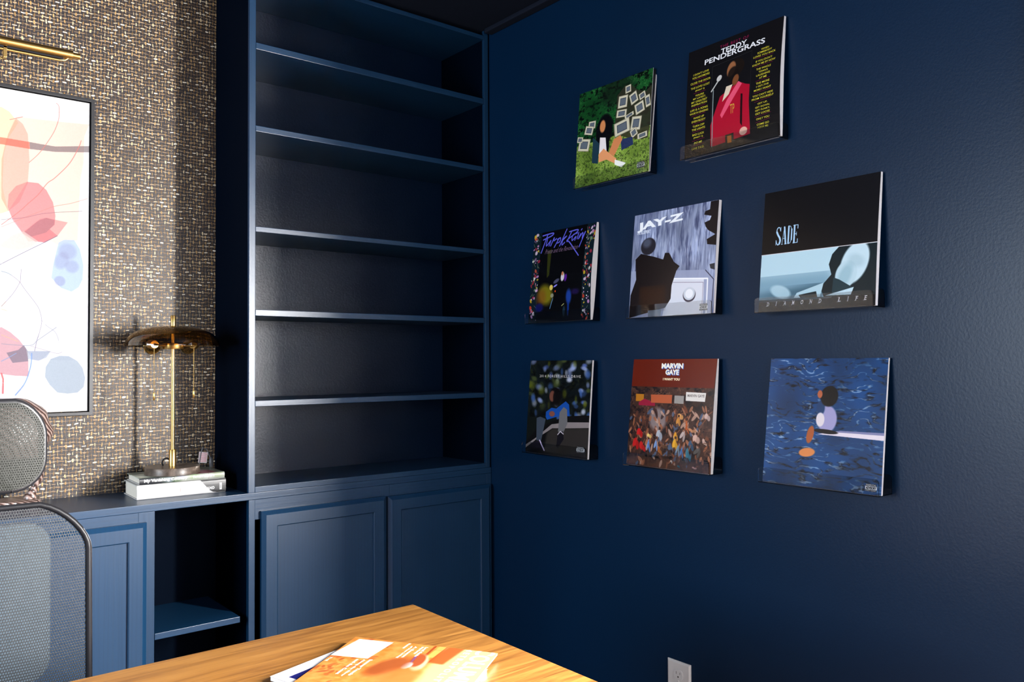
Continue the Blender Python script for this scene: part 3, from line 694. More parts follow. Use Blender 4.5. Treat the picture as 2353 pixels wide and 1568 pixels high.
  ('e',0.9348,0.4254,0.0091,0.0084,28,(120,90,130),0.85,0.3),
  ('e',0.9537,0.7141,0.006,0.0052,77,(220,190,210),0.85,0.3),
  ('e',0.9763,0.6655,0.006,0.003,78,(210,170,40),0.85,0.3),
  ('e',0.9063,0.2584,0.0133,0.0092,97,(120,90,130),0.85,0.3),
  ('e',0.8991,0.1633,0.0092,0.0047,90,(230,225,210),0.85,0.3),
  ('e',0.9394,0.9826,0.0199,0.0103,128,(200,60,40),0.85,0.3),
  ('e',0.9399,0.4734,0.0091,0.0053,126,(70,100,70),0.85,0.3),
  ('e',0.984,0.5106,0.009,0.006,64,(150,40,60),0.85,0.3),
  ('e',0.8982,0.8206,0.0131,0.0074,161,(210,170,40),0.85,0.3),
  ('e',0.876,0.7179,0.0061,0.003,161,(110,130,100),0.85,0.3),
  ('e',0.9628,0.2955,0.0202,0.0168,66,(150,40,60),0.85,0.3),
  ('e',0.9795,0.1379,0.0131,0.0093,104,(150,40,60),0.85,0.3),
  ('e',0.9103,0.0703,0.0062,0.0039,118,(120,90,130),0.85,0.3),
  ('e',0.8954,0.4122,0.0132,0.0084,92,(220,190,210),0.85,0.3),
  ('e',0.9185,0.9258,0.009,0.0066,24,(220,190,210),0.85,0.3),
  ('e',0.9945,0.114,0.0201,0.0139,109,(210,170,40),0.85,0.3),
  ('e',0.9838,0.082,0.0091,0.0077,46,(70,100,70),0.85,0.3),
  ('e',0.903,0.9206,0.006,0.0037,164,(150,40,60),0.85,0.3),
  ('e',0.9244,0.4906,0.0131,0.0091,103,(150,40,60),0.85,0.3),
  ('e',0.9379,0.75,0.009,0.0075,26,(230,225,210),0.85,0.3),
  ('e',0.8964,0.4471,0.0061,0.0038,118,(230,225,210),0.85,0.3),
  ('e',0.8834,0.8574,0.0061,0.0045,64,(210,170,40),0.85,0.3),
  ('e',0.9521,0.6375,0.006,0.0052,86,(200,60,40),0.85,0.3),
  ('e',0.9266,0.5966,0.0131,0.0068,107,(150,40,60),0.85,0.3),
  ('e',0.9175,0.3175,0.0132,0.0107,0,(200,60,40),0.85,0.3),
  ('e',0.8888,0.509,0.0203,0.016,87,(210,170,40),0.85,0.3),
  ('e',0.9265,0.9035,0.006,0.0044,166,(150,40,60),0.85,0.3),
  ('e',0.973,0.036,0.0132,0.0093,30,(190,130,180),0.85,0.3),
  ('e',0.8837,0.726,0.0091,0.0075,98,(70,100,70),0.85,0.3),
  ('e',0.9751,0.4409,0.006,0.0045,148,(200,60,40),0.85,0.3),
  ('e',0.9875,0.0909,0.0131,0.0085,152,(200,60,40),0.85,0.3),
  ('e',0.9674,0.5725,0.006,0.0045,0,(210,170,40),0.85,0.3),
  ('e',0.8782,0.1452,0.0093,0.0047,112,(220,190,210),0.85,0.3),
  ('e',0.92,0.8869,0.006,0.0052,178,(190,130,180),0.85,0.3),
  ('e',0.9415,0.7791,0.009,0.0074,113,(190,130,180),0.85,0.3),
  ('e',0.8839,0.9644,0.0131,0.0118,44,(150,40,60),0.85,0.3),
  ('e',0.8722,0.229,0.0134,0.0085,42,(200,60,40),0.85,0.3),
  ('e',0.8772,0.7657,0.0091,0.0045,115,(200,60,40),0.85,0.3),
  ('e',0.9899,0.1675,0.0091,0.0077,59,(210,170,40),0.85,0.3),
  ('s',[(0.955,0.9124),(0.9489,0.9333)],0.004,(120,130,100),0.8),
  ('s',[(0.9685,0.6671),(0.9888,0.6613)],0.004,(120,130,100),0.8),
  ('s',[(0.915,0.2075),(0.8916,0.2298)],0.0041,(120,130,100),0.8),
  ('s',[(0.8925,0.7683),(0.8996,0.814)],0.004,(120,130,100),0.8),
  ('s',[(0.8882,0.3766),(0.8968,0.3585)],0.0041,(120,130,100),0.8),
  ('s',[(0.912,0.1612),(0.8635,0.1055)],0.0041,(120,130,100),0.8),
  ('s',[(0.8883,0.4349),(0.8633,0.4392)],0.0041,(120,130,100),0.8),
  ('s',[(0.9594,0.9515),(0.9464,1.0063)],0.004,(120,130,100),0.8),
  ('s',[(0.8983,0.0956),(0.863,0.0296)],0.0041,(120,130,100),0.8),
  ('s',[(0.9558,0.6118),(0.9564,0.6528)],0.004,(120,130,100),0.8),
  ('s',[(0.9744,0.4685),(0.9859,0.4749)],0.004,(120,130,100),0.8),
  ('s',[(0.9266,0.1891),(0.9243,0.2331)],0.0041,(120,130,100),0.8),
  ('s',[(0.9112,0.2452),(0.9387,0.1899)],0.0041,(120,130,100),0.8),
  ('s',[(0.8989,0.5446),(0.9163,0.559)],0.0041,(120,130,100),0.8),
  ('s',[(0.9598,0.1185),(0.9485,0.0917)],0.0041,(120,130,100),0.8),
  ('s',[(0.954,0.8551),(0.9371,0.8776)],0.004,(120,130,100),0.8),
  ('s',[(0.9368,0.1437),(0.8956,0.1583)],0.0041,(120,130,100),0.8),
  ('s',[(0.938,0.9107),(0.8921,0.9096)],0.004,(120,130,100),0.8),
  ('s',[(0.9236,0.4815),(0.8854,0.4475)],0.004,(120,130,100),0.8),
  ('s',[(0.8843,0.458),(0.8985,0.4246)],0.0041,(120,130,100),0.8),
  ('s',[(0.8888,0.3021),(0.8736,0.3598)],0.0041,(120,130,100),0.8),
  ('s',[(0.8889,0.3036),(0.879,0.3642)],0.0041,(120,130,100),0.8),
  ('s',[(0.9184,0.106),(0.8909,0.1277)],0.0041,(120,130,100),0.8),
  ('p',[(0.2589,0.2259),(0.3242,0.2013),(0.3158,0.4885),(0.2794,0.517)],(62,66,16),0.7,0.0),
  ('e',0.2712,0.6986,0.1237,0.103,30,(130,120,20),0.85,0.6),
  ('e',0.1946,0.7248,0.0801,0.0877,20,(120,70,25),0.6,0.7),
  ('e',0.1728,0.8343,0.0688,0.0477,0,(16,20,90),0.8,0.6),
  ('e',0.3642,0.627,0.0291,0.0301,10,(215,190,90),1,0.2),
  ('e',0.6569,0.7419,0.0422,0.0764,0,(30,70,170),0.8,0.6),
  ('e',0.7567,0.6961,0.062,0.0304,0,(40,24,90),0.6,0.7),
  ('e',0.5451,0.5252,0.0282,0.047,8,(210,200,205),1,0.3),
  ('e',0.5945,0.5374,0.0215,0.039,10,(90,30,150),0.9,0.4),
  ('e',0.4458,0.5632,0.0495,0.0197,-20,(90,90,120),0.8,0.5),
  ('e',0.4345,0.6131,0.0331,0.0095,-20,(140,130,230),1,0.4),
  ('s',[(0.3992,0.7469),(0.3553,0.853)],0.0089,(90,130,170),1),
  ('e',0.3847,0.7147,0.0267,0.0236,0,(150,150,130),0.8,0.4),
  ('e',0.5415,0.4899,0.0174,0.022,0,(190,120,80),1,0.3),
  ('e',0.4352,0.6716,0.0099,0.011,0,(200,70,20),1,0.3),
  ('e',0.5877,0.897,0.0213,0.0609,0,(40,80,100),0.5,0.5),
  ('e',0.6537,0.8705,0.0147,0.0758,0,(20,60,160),0.7,0.5),
  ('s',[(0.5494,0.8338),(0.5846,0.8131)],0.0065,(190,190,120),1),
  ('s',[(0.1456,0.0361),(0.3168,0.0262),(0.3027,0.0528),(0.1626,0.0836)],0.0142,(92,92,205),1),
  ('s',[(0.2319,0.0311),(0.1441,0.2289)],0.014,(92,92,205),1),
  ('s',[(0.232,0.0843),(0.2227,0.1566),(0.281,0.115),(0.2916,0.1083),(0.2691,0.1623)],0.014,(92,92,205),1),
  ('s',[(0.2978,0.1658),(0.3454,0.0828),(0.3432,0.1148),(0.386,0.0961)],0.0138,(92,92,205),1),
  ('s',[(0.4255,0.1012),(0.3623,0.1897)],0.0135,(92,92,205),1),
  ('s',[(0.4038,0.1065),(0.4527,0.0967),(0.4457,0.1359),(0.4081,0.1472)],0.0135,(92,92,205),1),
  ('s',[(0.5428,0.0129),(0.4506,0.1844)],0.0132,(92,92,205),1),
  ('s',[(0.4838,0.1327),(0.5504,0.0896),(0.4988,0.1187),(0.4883,0.1771),(0.5297,0.1544)],0.0133,(92,92,205),1),
  ('s',[(0.5894,0.0472),(0.7166,0.041),(0.7035,0.0706),(0.5657,0.1352),(0.6116,0.1647),(0.7736,0.3203)],0.0131,(92,92,205),1),
  ('s',[(0.6267,0.0444),(0.5673,0.1513)],0.013,(92,92,205),1),
  ('s',[(0.7199,0.0768),(0.6525,0.0913),(0.6475,0.1496),(0.7023,0.1136),(0.69,0.1511)],0.0128,(92,92,205),1),
  ('s',[(0.7408,0.0757),(0.7258,0.1401)],0.0127,(92,92,205),1),
  ('s',[(0.7847,0.0427),(0.7752,0.0531)],0.0126,(92,92,205),1),
  ('s',[(0.7735,0.0919),(0.7469,0.1429),(0.804,0.0843),(0.804,0.1425)],0.0126,(92,92,205),1),
  ('s',[(0.8447,0.0782),(0.7707,0.2312)],0.0125,(92,92,205),1),
  ('s',[(0.804,0.1425),(0.8398,0.0814)],0.0125,(92,92,205),1),
  ('t','Prince and the Revolution',0.4821,0.224,0.5434,0.0498,(110,85,110),{'sh': 0.5}),
 ],
 'floorboards': [
  ('fill',(140,150,180)),
  ('noise','boards',0,0,1,1,(138,148,178),(80,88,120),(190,198,218)),
  ('p',[(0.0024,0.0004),(0.3298,-0.0023),(0.2729,0.1808),(0.0007,0.2615)],(90,100,135),0.35,0.5),
  ('p',[(0.9107,0.0015),(1.0001,0.0023),(0.9973,0.4032),(0.8996,0.3851),(0.8923,0.3394),(0.9825,0.3054),(0.9004,0.2582),(0.8716,0.2247),(0.8557,0.1851),(0.9125,0.1701),(0.9279,0.1348),(0.8466,0.1124),(0.8536,0.0833),(0.9063,0.072)],(24,20,24),1,0),
  ('p',[(0.9377,0.5675),(0.9942,0.5616),(0.9953,0.6207),(0.9489,0.6056)],(40,42,50),1,0),
  ('p',[(-0.0098,0.5457),(0.8964,0.6121),(0.9941,0.698),(0.9833,1.0101),(0.0031,1.0011)],(150,158,186),0.9,0),
  ('p',[(0.5123,0.6601),(0.8836,0.6893),(0.8861,1.0056),(0.42,1.0034),(0.4817,0.774)],(214,216,226),1,0),
  ('s',[(0.5219,0.6608),(0.9237,0.6925),(0.9214,1.0035)],0.0134,(240,240,245),1),
  ('s',[(0.5339,0.6965),(0.8768,0.7223),(0.8725,1.0012)],0.0048,(130,120,140),1),
  ('s',[(0.8967,0.6159),(0.9902,0.7051),(0.9745,1.0096)],0.0089,(50,54,75),1),
  ('e',0.7251,0.8244,0.0715,0.0645,0,(45,40,55),1,0.1),
  ('e',0.7244,0.813,0.066,0.0592,0,(200,205,215),1,0.1),
  ('e',0.7244,0.813,0.0441,0.0418,0,(235,235,240),1,0.1),
  ('e',0.2023,0.3242,0.0935,0.0821,0,(36,34,42),1,0.12),
  ('e',0.1846,0.2902,0.0512,0.0444,0,(100,110,135),0.55,0.7),
  ('p',[(0.1145,0.3872),(0.2807,0.4319),(0.3974,0.4709),(0.4176,0.4102),(0.4666,0.4153),(0.5305,0.5069),(0.5999,0.5519),(0.5648,0.5911),(0.5165,0.7222),(0.5106,0.8454),(0.4533,0.9235),(0.0031,1.0011),(0.0079,0.7826),(0.0703,0.6333),(0.0474,0.4371)],(22,16,18),1,0),
  ('p',[(0.1174,0.7093),(0.439,0.7166),(0.4533,0.9235),(0.1455,0.9513)],(60,32,14),0.6,0.4),
  ('p',[(0.2416,0.9401),(0.4055,0.9366),(0.4001,0.9986),(0.2459,0.9997)],(110,118,130),1,0),
  ('t','JAY-Z',0.3281,0.1148,0.5665,0.0959,(240,242,245),{'b': 2,'rot': -3}),
  ('t','THE BLUEPRINT',0.1304,0.1794,0.1717,0.0342,(225,230,240),{'b': 1}),
  ('pa',0.891,0.9427,0.0927,0.0581),
 ],
 'portrait': [
  ('fill',(15,14,17)),
  ('p',[(0.0015,0.5248),(1.0013,0.5299),(0.9959,0.9153),(-0.0024,0.9006)],(178,208,220),1,0),
  ('p',[(-0.0018,0.7139),(0.6397,0.7092),(0.6505,0.921),(-0.0024,0.9006)],(95,135,158),0.7,0.5),
  ('p',[(-0.003,0.8568),(0.5629,0.7974),(0.569,0.9161),(-0.0024,0.9006)],(20,50,66),0.6,0.4),
  ('s',[(0.0015,0.5248),(1.0013,0.5299)],0.0037,(235,225,228),1),
  ('p',[(0.6948,0.5311),(1.0015,0.5337),(0.9959,0.9153),(0.585,0.9092),(0.5484,0.8359),(0.6413,0.7406),(0.617,0.6602),(0.6415,0.5841)],(16,30,36),1,0.0),
  ('e',0.8268,0.6676,0.107,0.165,22,(190,214,224),1,0.12),
  ('e',0.761,0.7503,0.0856,0.1083,20,(180,206,216),1,0.1),
  ('e',0.7535,0.7574,0.047,0.0929,25,(120,160,176),0.5,0.6),
  ('p',[(0.6587,0.7654),(0.7075,0.7848),(0.8206,0.8546),(0.6493,0.8975)],(30,52,60),1,0),
  ('p',[(0.5928,0.9018),(0.8281,0.8513),(0.8077,0.9073)],(190,215,225),1,0),
  ('p',[(0.3474,0.8625),(0.5793,0.7986),(0.5521,0.9072),(0.3235,0.9015)],(170,200,212),1,0),
  ('p',[(0.3656,0.8798),(0.5167,0.8615),(0.5316,0.9099),(0.3841,0.9051)],(14,30,38),1,0),
  ('e',0.1972,0.8446,0.0975,0.0495,20,(170,200,212),0.9,0.3),
  ('e',0.8414,0.6499,0.0689,0.046,25,(150,180,192),0.5,0.7),
  ('p',[(-0.0001,-0.0001),(1.002,-0.0034),(1.0013,0.5299),(0.0015,0.5248)],(15,14,17),1,0),
  ('s',[(0.0015,0.5248),(1.0013,0.5299)],0.0037,(235,225,228),1),
  ('sade',0.1272,0.3087,0.3385,0.4526),
  ('ts','DIAMOND',0.3212,0.9395,0.545,0.0325,(235,230,235),{'sp': 2.2}),
  ('ts','LIFE',0.8209,0.9388,0.279,0.0337,(235,230,235),{'sp': 2.2}),
 ],
 'bokeh': [
  ('fill',(16,20,18)),
  ('noise','bokeh',0,0,1,0.62,(14,20,22),(8,10,10),(40,46,20)),
  ('e',0.4717,0.2249,0.024,0.0267,-20,(190,195,215),0.8,0.9),
  ('e',0.8871,0.0545,0.0359,0.0193,4,(90,110,180),0.8,0.9),
  ('e',0.9524,0.2543,0.0233,0.0287,-17,(150,165,215),0.5,0.9),
  ('e',0.5406,0.5544,0.0387,0.0211,4,(60,90,150),0.5,0.9),
  ('e',0.9128,0.1273,0.0255,0.037,-15,(190,195,215),0.5,0.9),
  ('e',0.4021,0.2056,0.021,0.0276,-20,(70,80,40),0.5,0.9),
  ('e',0.9169,0.5002,0.0224,0.0183,-5,(70,80,40),0.5,0.9),
  ('e',0.9473,0.0103,0.0427,0.0266,-8,(190,195,215),0.5,0.9),
  ('e',0.8841,0.0848,0.0482,0.0185,12,(150,165,215),0.8,0.9),
  ('e',0.5387,0.1201,0.0216,0.0373,-8,(60,90,150),0.5,0.9),
  ('e',0.699,0.09,0.0506,0.0196,-17,(190,195,215),0.5,0.9),
  ('e',0.7679,0.4392,0.0375,0.0193,-13,(60,90,150),0.8,0.9),
  ('e',0.9437,0.146,0.0376,0.0413,-18,(60,90,150),0.8,0.9),
  ('e',0.8552,0.3122,0.037,0.0215,2,(150,165,215),0.8,0.9),
  ('e',0.461,0.2424,0.0523,0.0458,-19,(70,80,40),0.8,0.9),
  ('e',-0.0292,0.06,0.0294,0.0413,-3,(190,195,215),0.5,0.9),
  ('e',0.307,0.1705,0.038,0.0209,-19,(70,80,40),0.8,0.9),
  ('e',0.5221,0.4261,0.027,0.0454,-16,(70,80,40),0.5,0.9),
  ('e',0.1069,0.4637,0.039,0.0366,15,(190,195,215),0.5,0.9),
  ('e',0.6673,0.1047,0.0466,0.0302,-19,(150,165,215),0.5,0.9),
  ('e',0.255,0.0964,0.0237,0.0257,-20,(150,165,215),0.5,0.9),
  ('e',0.4778,0.4731,0.0294,0.0182,2,(190,195,215),0.5,0.9),
  ('e',0.4847,0.1669,0.0522,0.0221,15,(190,195,215),0.5,0.9),
  ('e',0.0587,0.2729,0.0463,0.0463,4,(90,95,20),0.5,0.9),
  ('e',0.6676,0.1665,0.0392,0.0414,2,(150,165,215),0.5,0.9),
  ('e',0.2667,0.074,0.0483,0.0225,-10,(90,110,180),0.5,0.9),
  ('e',0.2068,0.2859,0.0408,0.0458,14,(70,80,40),0.5,0.9),
  ('e',0.1754,0.2914,0.0546,0.0311,14,(150,165,215),0.5,0.9),
  ('e',0.5994,0.3512,0.0331,0.0437,-1,(90,95,20),0.5,0.9),
  ('e',0.8882,0.3423,0.049,0.0317,-16,(60,90,150),0.5,0.9),
  ('e',0.7162,0.0655,0.0421,0.0413,9,(150,165,215),0.8,0.9),
  ('e',0.9059,0.432,0.0397,0.0184,3,(90,110,180),0.8,0.9),
  ('e',0.2535,0.4992,0.046,0.0462,19,(70,80,40),0.5,0.9),
  ('e',0.0337,0.3635,0.043,0.0212,6,(70,80,40),0.5,0.9),
  ('e',0.0534,0.0129,0.0487,0.0277,-15,(150,165,215),0.5,0.9),
  ('e',0.365,0.2831,0.0387,0.0415,-19,(60,90,150),0.5,0.9),
  ('e',0.3577,0.4728,0.0199,0.0406,8,(90,95,20),0.5,0.9),
  ('e',0.9987,0.5796,0.0441,0.0233,-14,(190,195,215),0.5,0.9),
  ('e',0.4482,0.0771,0.0525,0.0291,-14,(150,165,215),0.5,0.9),
  ('e',0.1422,0.5721,0.0229,0.0365,-14,(60,90,150),0.5,0.9),
  ('e',0.483,0.314,0.0316,0.0221,-5,(150,165,215),0.8,0.9),
  ('e',0.7833,0.407,0.0187,0.0386,-4,(90,95,20),0.5,0.9),
  ('e',0.9645,0.3101,0.0314,0.0198,-4,(70,80,40),0.8,0.9),
  ('e',0.6076,0.1336,0.0203,0.031,-12,(190,195,215),0.5,0.9),
  ('e',0.8311,0.578,0.0443,0.0361,-20,(190,195,215),0.5,0.9),
  ('e',0.0184,0.2651,0.0361,0.0347,11,(90,95,20),0.8,0.9),
  ('e',0.9046,0.5276,0.0316,0.0271,-15,(190,195,215),0.8,0.9),
  ('e',0.4805,0.3673,0.0391,0.0403,8,(70,80,40),0.5,0.9),
  ('e',0.3185,0.0329,0.0224,0.0263,0,(90,95,20),0.5,0.9),
  ('e',0.2027,0.4319,0.0441,0.0248,20,(150,165,215),0.8,0.9),
  ('e',0.9967,0.5658,0.0371,0.0349,-7,(60,90,150),0.8,0.9),
  ('e',0.0815,0.4077,0.0357,0.0422,-6,(60,90,150),0.8,0.9),
  ('e',0.7883,0.4753,0.0353,0.0222,9,(60,90,150),0.5,0.9),
  ('e',0.2955,0.3219,0.0224,0.0293,-20,(190,195,215),0.5,0.9),
  ('e',0.0802,0.1967,0.0462,0.0236,12,(70,80,40),0.8,0.9),
  ('e',0.4059,0.3535,0.0494,0.0245,12,(60,90,150),0.8,0.9),
  ('e',0.3598,0.1615,0.0311,0.037,16,(90,110,180),0.5,0.9),
  ('e',0.5635,0.0063,0.042,0.019,-3,(70,80,40),0.8,0.9),
  ('e',0.9254,0.4472,0.0264,0.0308,-11,(90,95,20),0.8,0.9),
  ('e',0.5157,0.5966,0.0249,0.0339,-11,(60,90,150),0.8,0.9),
  ('e',0.737,0.0342,0.0273,0.0345,-19,(90,95,20),0.5,0.9),
  ('e',0.573,0.5695,0.045,0.0226,9,(90,110,180),0.8,0.9),
  ('e',0.2182,0.3285,0.052,0.0396,-7,(90,95,20),0.5,0.9),
  ('e',0.851,0.3396,0.0185,0.0436,-17,(60,90,150),0.8,0.9),
  ('e',0.4899,0.0364,0.0468,0.0375,9,(70,80,40),0.5,0.9),
  ('e',0.5898,0.5495,0.0512,0.0218,2,(190,195,215),0.5,0.9),
  ('e',0.7998,0.5751,0.0238,0.0421,-20,(60,90,150),0.8,0.9),
  ('e',0.7049,0.5804,0.0242,0.0186,-17,(60,90,150),0.5,0.9),
  ('e',0.6641,0.2049,0.0424,0.0241,1,(190,195,215),0.8,0.9),
  ('e',0.0249,0.2446,0.0488,0.0307,9,(70,80,40),0.5,0.9),
  ('p',[(0.3439,0.2978),(0.5306,0.2971),(0.5887,0.493),(0.304,0.4983),(0.1087,0.6111),(0.3126,0.6057),(0.3449,0.4515)],(14,14,16),0.7,0.4),
  ('p',[(-0.0075,0.8886),(0.1659,0.7491),(0.4159,0.6487),(0.6594,0.5816),(0.9992,0.5584),(1.0003,1.0016),(0.0,1.0055)],(14,13,14),1,0),
  ('p',[(0.3476,0.7654),(0.4325,0.7204),(1.0079,0.682),(1.0048,0.9941),(0.2986,0.9892)],(52,48,44),0.75,0.2),
  ('p',[(-0.0042,0.9276),(0.1729,0.834),(0.4183,0.6791),(0.6642,0.645),(1.0041,0.6275),(1.003,0.6836),(0.6689,0.7069),(0.4325,0.7204),(0.2395,0.8157),(-0.0016,0.9587)],(128,118,118),1,0),
  ('e',0.4493,0.3737,0.0892,0.0837,0,(12,10,12),1,0.1),
  ('e',0.4059,0.3818,0.0494,0.0573,0,(105,62,50),1,0.3),
  ('e',0.4833,0.3886,0.0651,0.0911,0,(12,9,10),0.9,0.3),
  ('p',[(0.3139,0.5519),(0.4045,0.5041),(0.4818,0.5102),(0.6266,0.4285),(0.6822,0.4614),(0.7017,0.5805),(0.5418,0.5846),(0.3373,0.6357),(0.3126,0.6057)],(22,70,150),1,0),
  ('e',0.4151,0.5687,0.046,0.0289,0,(120,70,60),1,0.2),
  ('p',[(0.1615,0.6252),(0.2227,0.6081),(0.3144,0.6287),(0.2851,0.7524),(0.2551,0.8688),(0.1754,0.8648)],(58,66,78),1,0),
  ('p',[(0.5389,0.5469),(0.5991,0.4891),(0.6544,0.5143),(0.6703,0.656),(0.6092,0.7629),(0.5276,0.751)],(100,98,100),1,0),
  ('p',[(0.5233,0.7662),(0.6075,0.7405),(0.6244,0.8221),(0.5355,0.9237),(0.5122,0.9023)],(20,18,24),1,0),
  ('p',[(0.0865,0.8999),(0.2433,0.8617),(0.3301,0.9646),(0.1356,0.9362)],(24,20,30),1,0),
  ('s',[(0.232,0.8622),(0.3187,0.9614)],0.0158,(190,170,200),1),
  ('s',[(0.5245,0.7813),(0.565,0.7458),(0.6151,0.7701)],0.0097,(190,180,190),1),
  ('t','2014 FOREST HILLS DRIVE',0.5044,0.1678,0.6643,0.0274,(225,215,210),{'sp': 1.35}),
  ('pa',0.8923,0.9115,0.1213,0.0582),
 ],
 'crowd': [
  ('fill',(44,30,28)),
  ('p',[(0.0008,0.0002),(1.0017,-0.0001),(0.9898,0.2664),(-0.0011,0.2677)],(96,26,10),1,0),
  ('s',[(-0.001,0.2693),(0.99,0.27)],0.0134,(240,185,30),1),
  ('noise','crowd',0,0.26,1,1,(60,38,32),(26,18,22),(120,80,60)),
  ('p',[(0.0692,0.9273),(0.9942,0.9116),(1.0004,0.9999),(-0.0008,0.9997)],(110,66,44),0.5,0.3),
  ('e',0.3643,0.5591,0.1052,0.1065,20,(140,125,125),0.85,0.4),
  ('p',[(0.0646,0.3309),(0.1693,0.3313),(0.1703,0.398),(0.069,0.4005)],(175,110,30),1,0),
  ('p',[(0.1075,0.4084),(0.1802,0.374),(0.3171,0.4075),(0.3178,0.4384),(0.1113,0.4382)],(140,26,52),1,0),
  ('p',[(0.2583,0.3321),(0.5194,0.329),(0.5192,0.4081),(0.265,0.4081)],(175,86,52),1,0),
  ('p',[(0.548,0.3333),(0.6598,0.3346),(0.6599,0.4066),(0.55,0.4053)],(150,145,140),1,0),
  ('p',[(0.6809,0.2985),(0.9076,0.302),(0.9008,0.3794),(0.6833,0.3772)],(222,215,208),1,0),
  ('t','MARVIN GAYE',0.7958,0.3296,0.1926,0.0252,(110,100,96),{'b': 1}),
  ('e',0.5047,0.7961,0.0159,0.0328,-32,(70,90,120),0.8,0.2),
  ('e',0.0208,0.6752,0.0113,0.0399,38,(170,110,80),0.8,0.2),
  ('e',0.586,0.7942,0.0083,0.0369,-3,(90,50,38),0.8,0.2),
  ('e',0.353,0.5751,0.0155,0.0259,-41,(190,150,130),0.8,0.2),
  ('e',0.7077,0.8575,0.0072,0.0168,-43,(170,110,80),0.8,0.2),
  ('e',0.1338,0.9788,0.014,0.0222,34,(70,90,120),0.8,0.2),
  ('e',0.9631,0.7151,0.0138,0.0408,-30,(120,66,44),0.8,0.2),
  ('e',0.577,0.7166,0.0074,0.0349,27,(70,90,120),0.8,0.2),
  ('e',0.683,0.6921,0.0145,0.0338,19,(120,66,44),0.8,0.2),
  ('e',0.6411,0.4966,0.0092,0.0283,-5,(190,150,130),0.8,0.2),
  ('e',0.8624,0.641,0.0097,0.021,-18,(170,110,80),0.8,0.2),
  ('e',0.3553,0.6576,0.0154,0.041,-28,(120,66,44),0.8,0.2),
  ('e',0.4214,0.9014,0.0066,0.0411,-47,(170,110,80),0.8,0.2),
  ('e',0.6725,0.4749,0.0091,0.0446,-37,(170,110,80),0.8,0.2),
  ('e',0.2102,0.829,0.0069,0.0374,-15,(40,26,28),0.8,0.2),
  ('e',0.3755,0.7917,0.0067,0.0407,8,(190,150,130),0.8,0.2),
  ('e',0.2231,0.6182,0.0138,0.04,-20,(90,50,38),0.8,0.2),
  ('e',0.4908,0.7416,0.0085,0.0254,48,(170,110,80),0.8,0.2),
  ('e',0.8906,0.4458,0.0096,0.0314,-28,(170,110,80),0.8,0.2),
  ('e',0.8021,0.7028,0.0089,0.0443,-36,(190,150,130),0.8,0.2),
  ('e',0.9859,0.6954,0.006,0.03,50,(60,34,30),0.8,0.2),
  ('e',0.6461,0.5718,0.0137,0.0401,11,(40,26,28),0.8,0.2),
  ('e',0.6354,0.5889,0.0128,0.0238,7,(60,34,30),0.8,0.2),
  ('e',0.6166,0.4791,0.0111,0.0403,31,(40,26,28),0.8,0.2),
  ('e',0.7066,0.5609,0.01,0.0406,-18,(120,66,44),0.8,0.2),
  ('e',0.7054,0.8047,0.0081,0.0416,-16,(70,90,120),0.8,0.2),
  ('e',0.1465,0.5798,0.014,0.0194,21,(60,34,30),0.8,0.2),
  ('e',0.7668,0.662,0.0143,0.0197,1,(170,110,80),0.8,0.2),
  ('e',0.5936,0.634,0.0111,0.0461,44,(70,90,120),0.8,0.2),
  ('e',0.5643,0.4666,0.0168,0.0233,-47,(120,66,44),0.8,0.2),
  ('e',0.9106,0.905,0.013,0.0243,-2,(150,90,60),0.8,0.2),
  ('e',0.7111,0.548,0.01,0.0413,12,(150,90,60),0.8,0.2),
  ('e',0.2404,0.7783,0.0167,0.0359,24,(170,110,80),0.8,0.2),
  ('e',0.0842,0.6625,0.0081,0.0334,-32,(150,90,60),0.8,0.2),
  ('e',0.7258,0.6093,0.0081,0.0456,5,(190,150,130),0.8,0.2),
  ('e',0.186,0.5831,0.0159,0.0387,12,(90,50,38),0.8,0.2),
  ('e',0.0801,0.7832,0.0141,0.0286,-9,(150,90,60),0.8,0.2),
  ('e',0.9195,0.4444,0.0105,0.0327,-15,(170,110,80),0.8,0.2),
  ('e',0.6953,0.6031,0.0136,0.0229,14,(190,150,130),0.8,0.2),
  ('e',0.1837,0.7128,0.0159,0.0415,40,(170,110,80),0.8,0.2),
  ('e',0.496,0.8612,0.0066,0.0267,2,(70,90,120),0.8,0.2),
  ('e',0.5416,0.6839,0.0065,0.0209,20,(60,34,30),0.8,0.2),
  ('e',0.3854,0.8395,0.0115,0.0398,-4,(60,34,30),0.8,0.2),
  ('e',0.1923,0.7192,0.0149,0.0231,-18,(40,26,28),0.8,0.2),
  ('e',0.0788,0.8892,0.0111,0.037,30,(60,34,30),0.8,0.2),
  ('e',0.4306,0.9081,0.0151,0.0313,-32,(90,50,38),0.8,0.2),
  ('e',0.2632,0.4889,0.0167,0.0463,50,(70,90,120),0.8,0.2),
  ('e',0.4425,0.7783,0.0104,0.0322,2,(70,90,120),0.8,0.2),
  ('e',0.5342,0.937,0.0084,0.0236,50,(170,110,80),0.8,0.2),
  ('e',0.8247,0.5019,0.0098,0.0402,-44,(190,150,130),0.8,0.2),
  ('e',0.9851,0.9039,0.0077,0.029,-23,(120,66,44),0.8,0.2),
  ('e',0.5579,0.4798,0.0084,0.0255,-30,(170,110,80),0.8,0.2),
  ('e',0.7207,0.6023,0.009,0.0243,49,(60,34,30),0.8,0.2),
  ('e',0.5477,0.4697,0.0075,0.0338,37,(40,26,28),0.8,0.2),
  ('e',0.556,0.6874,0.0139,0.0164,33,(90,50,38),0.8,0.2),
  ('e',0.8076,0.7046,0.0151,0.0291,9,(190,150,130),0.8,0.2),
  ('e',0.6469,0.6529,0.0119,0.0407,-47,(60,34,30),0.8,0.2),
  ('e',0.0205,0.5633,0.0123,0.022,37,(70,90,120),0.8,0.2),
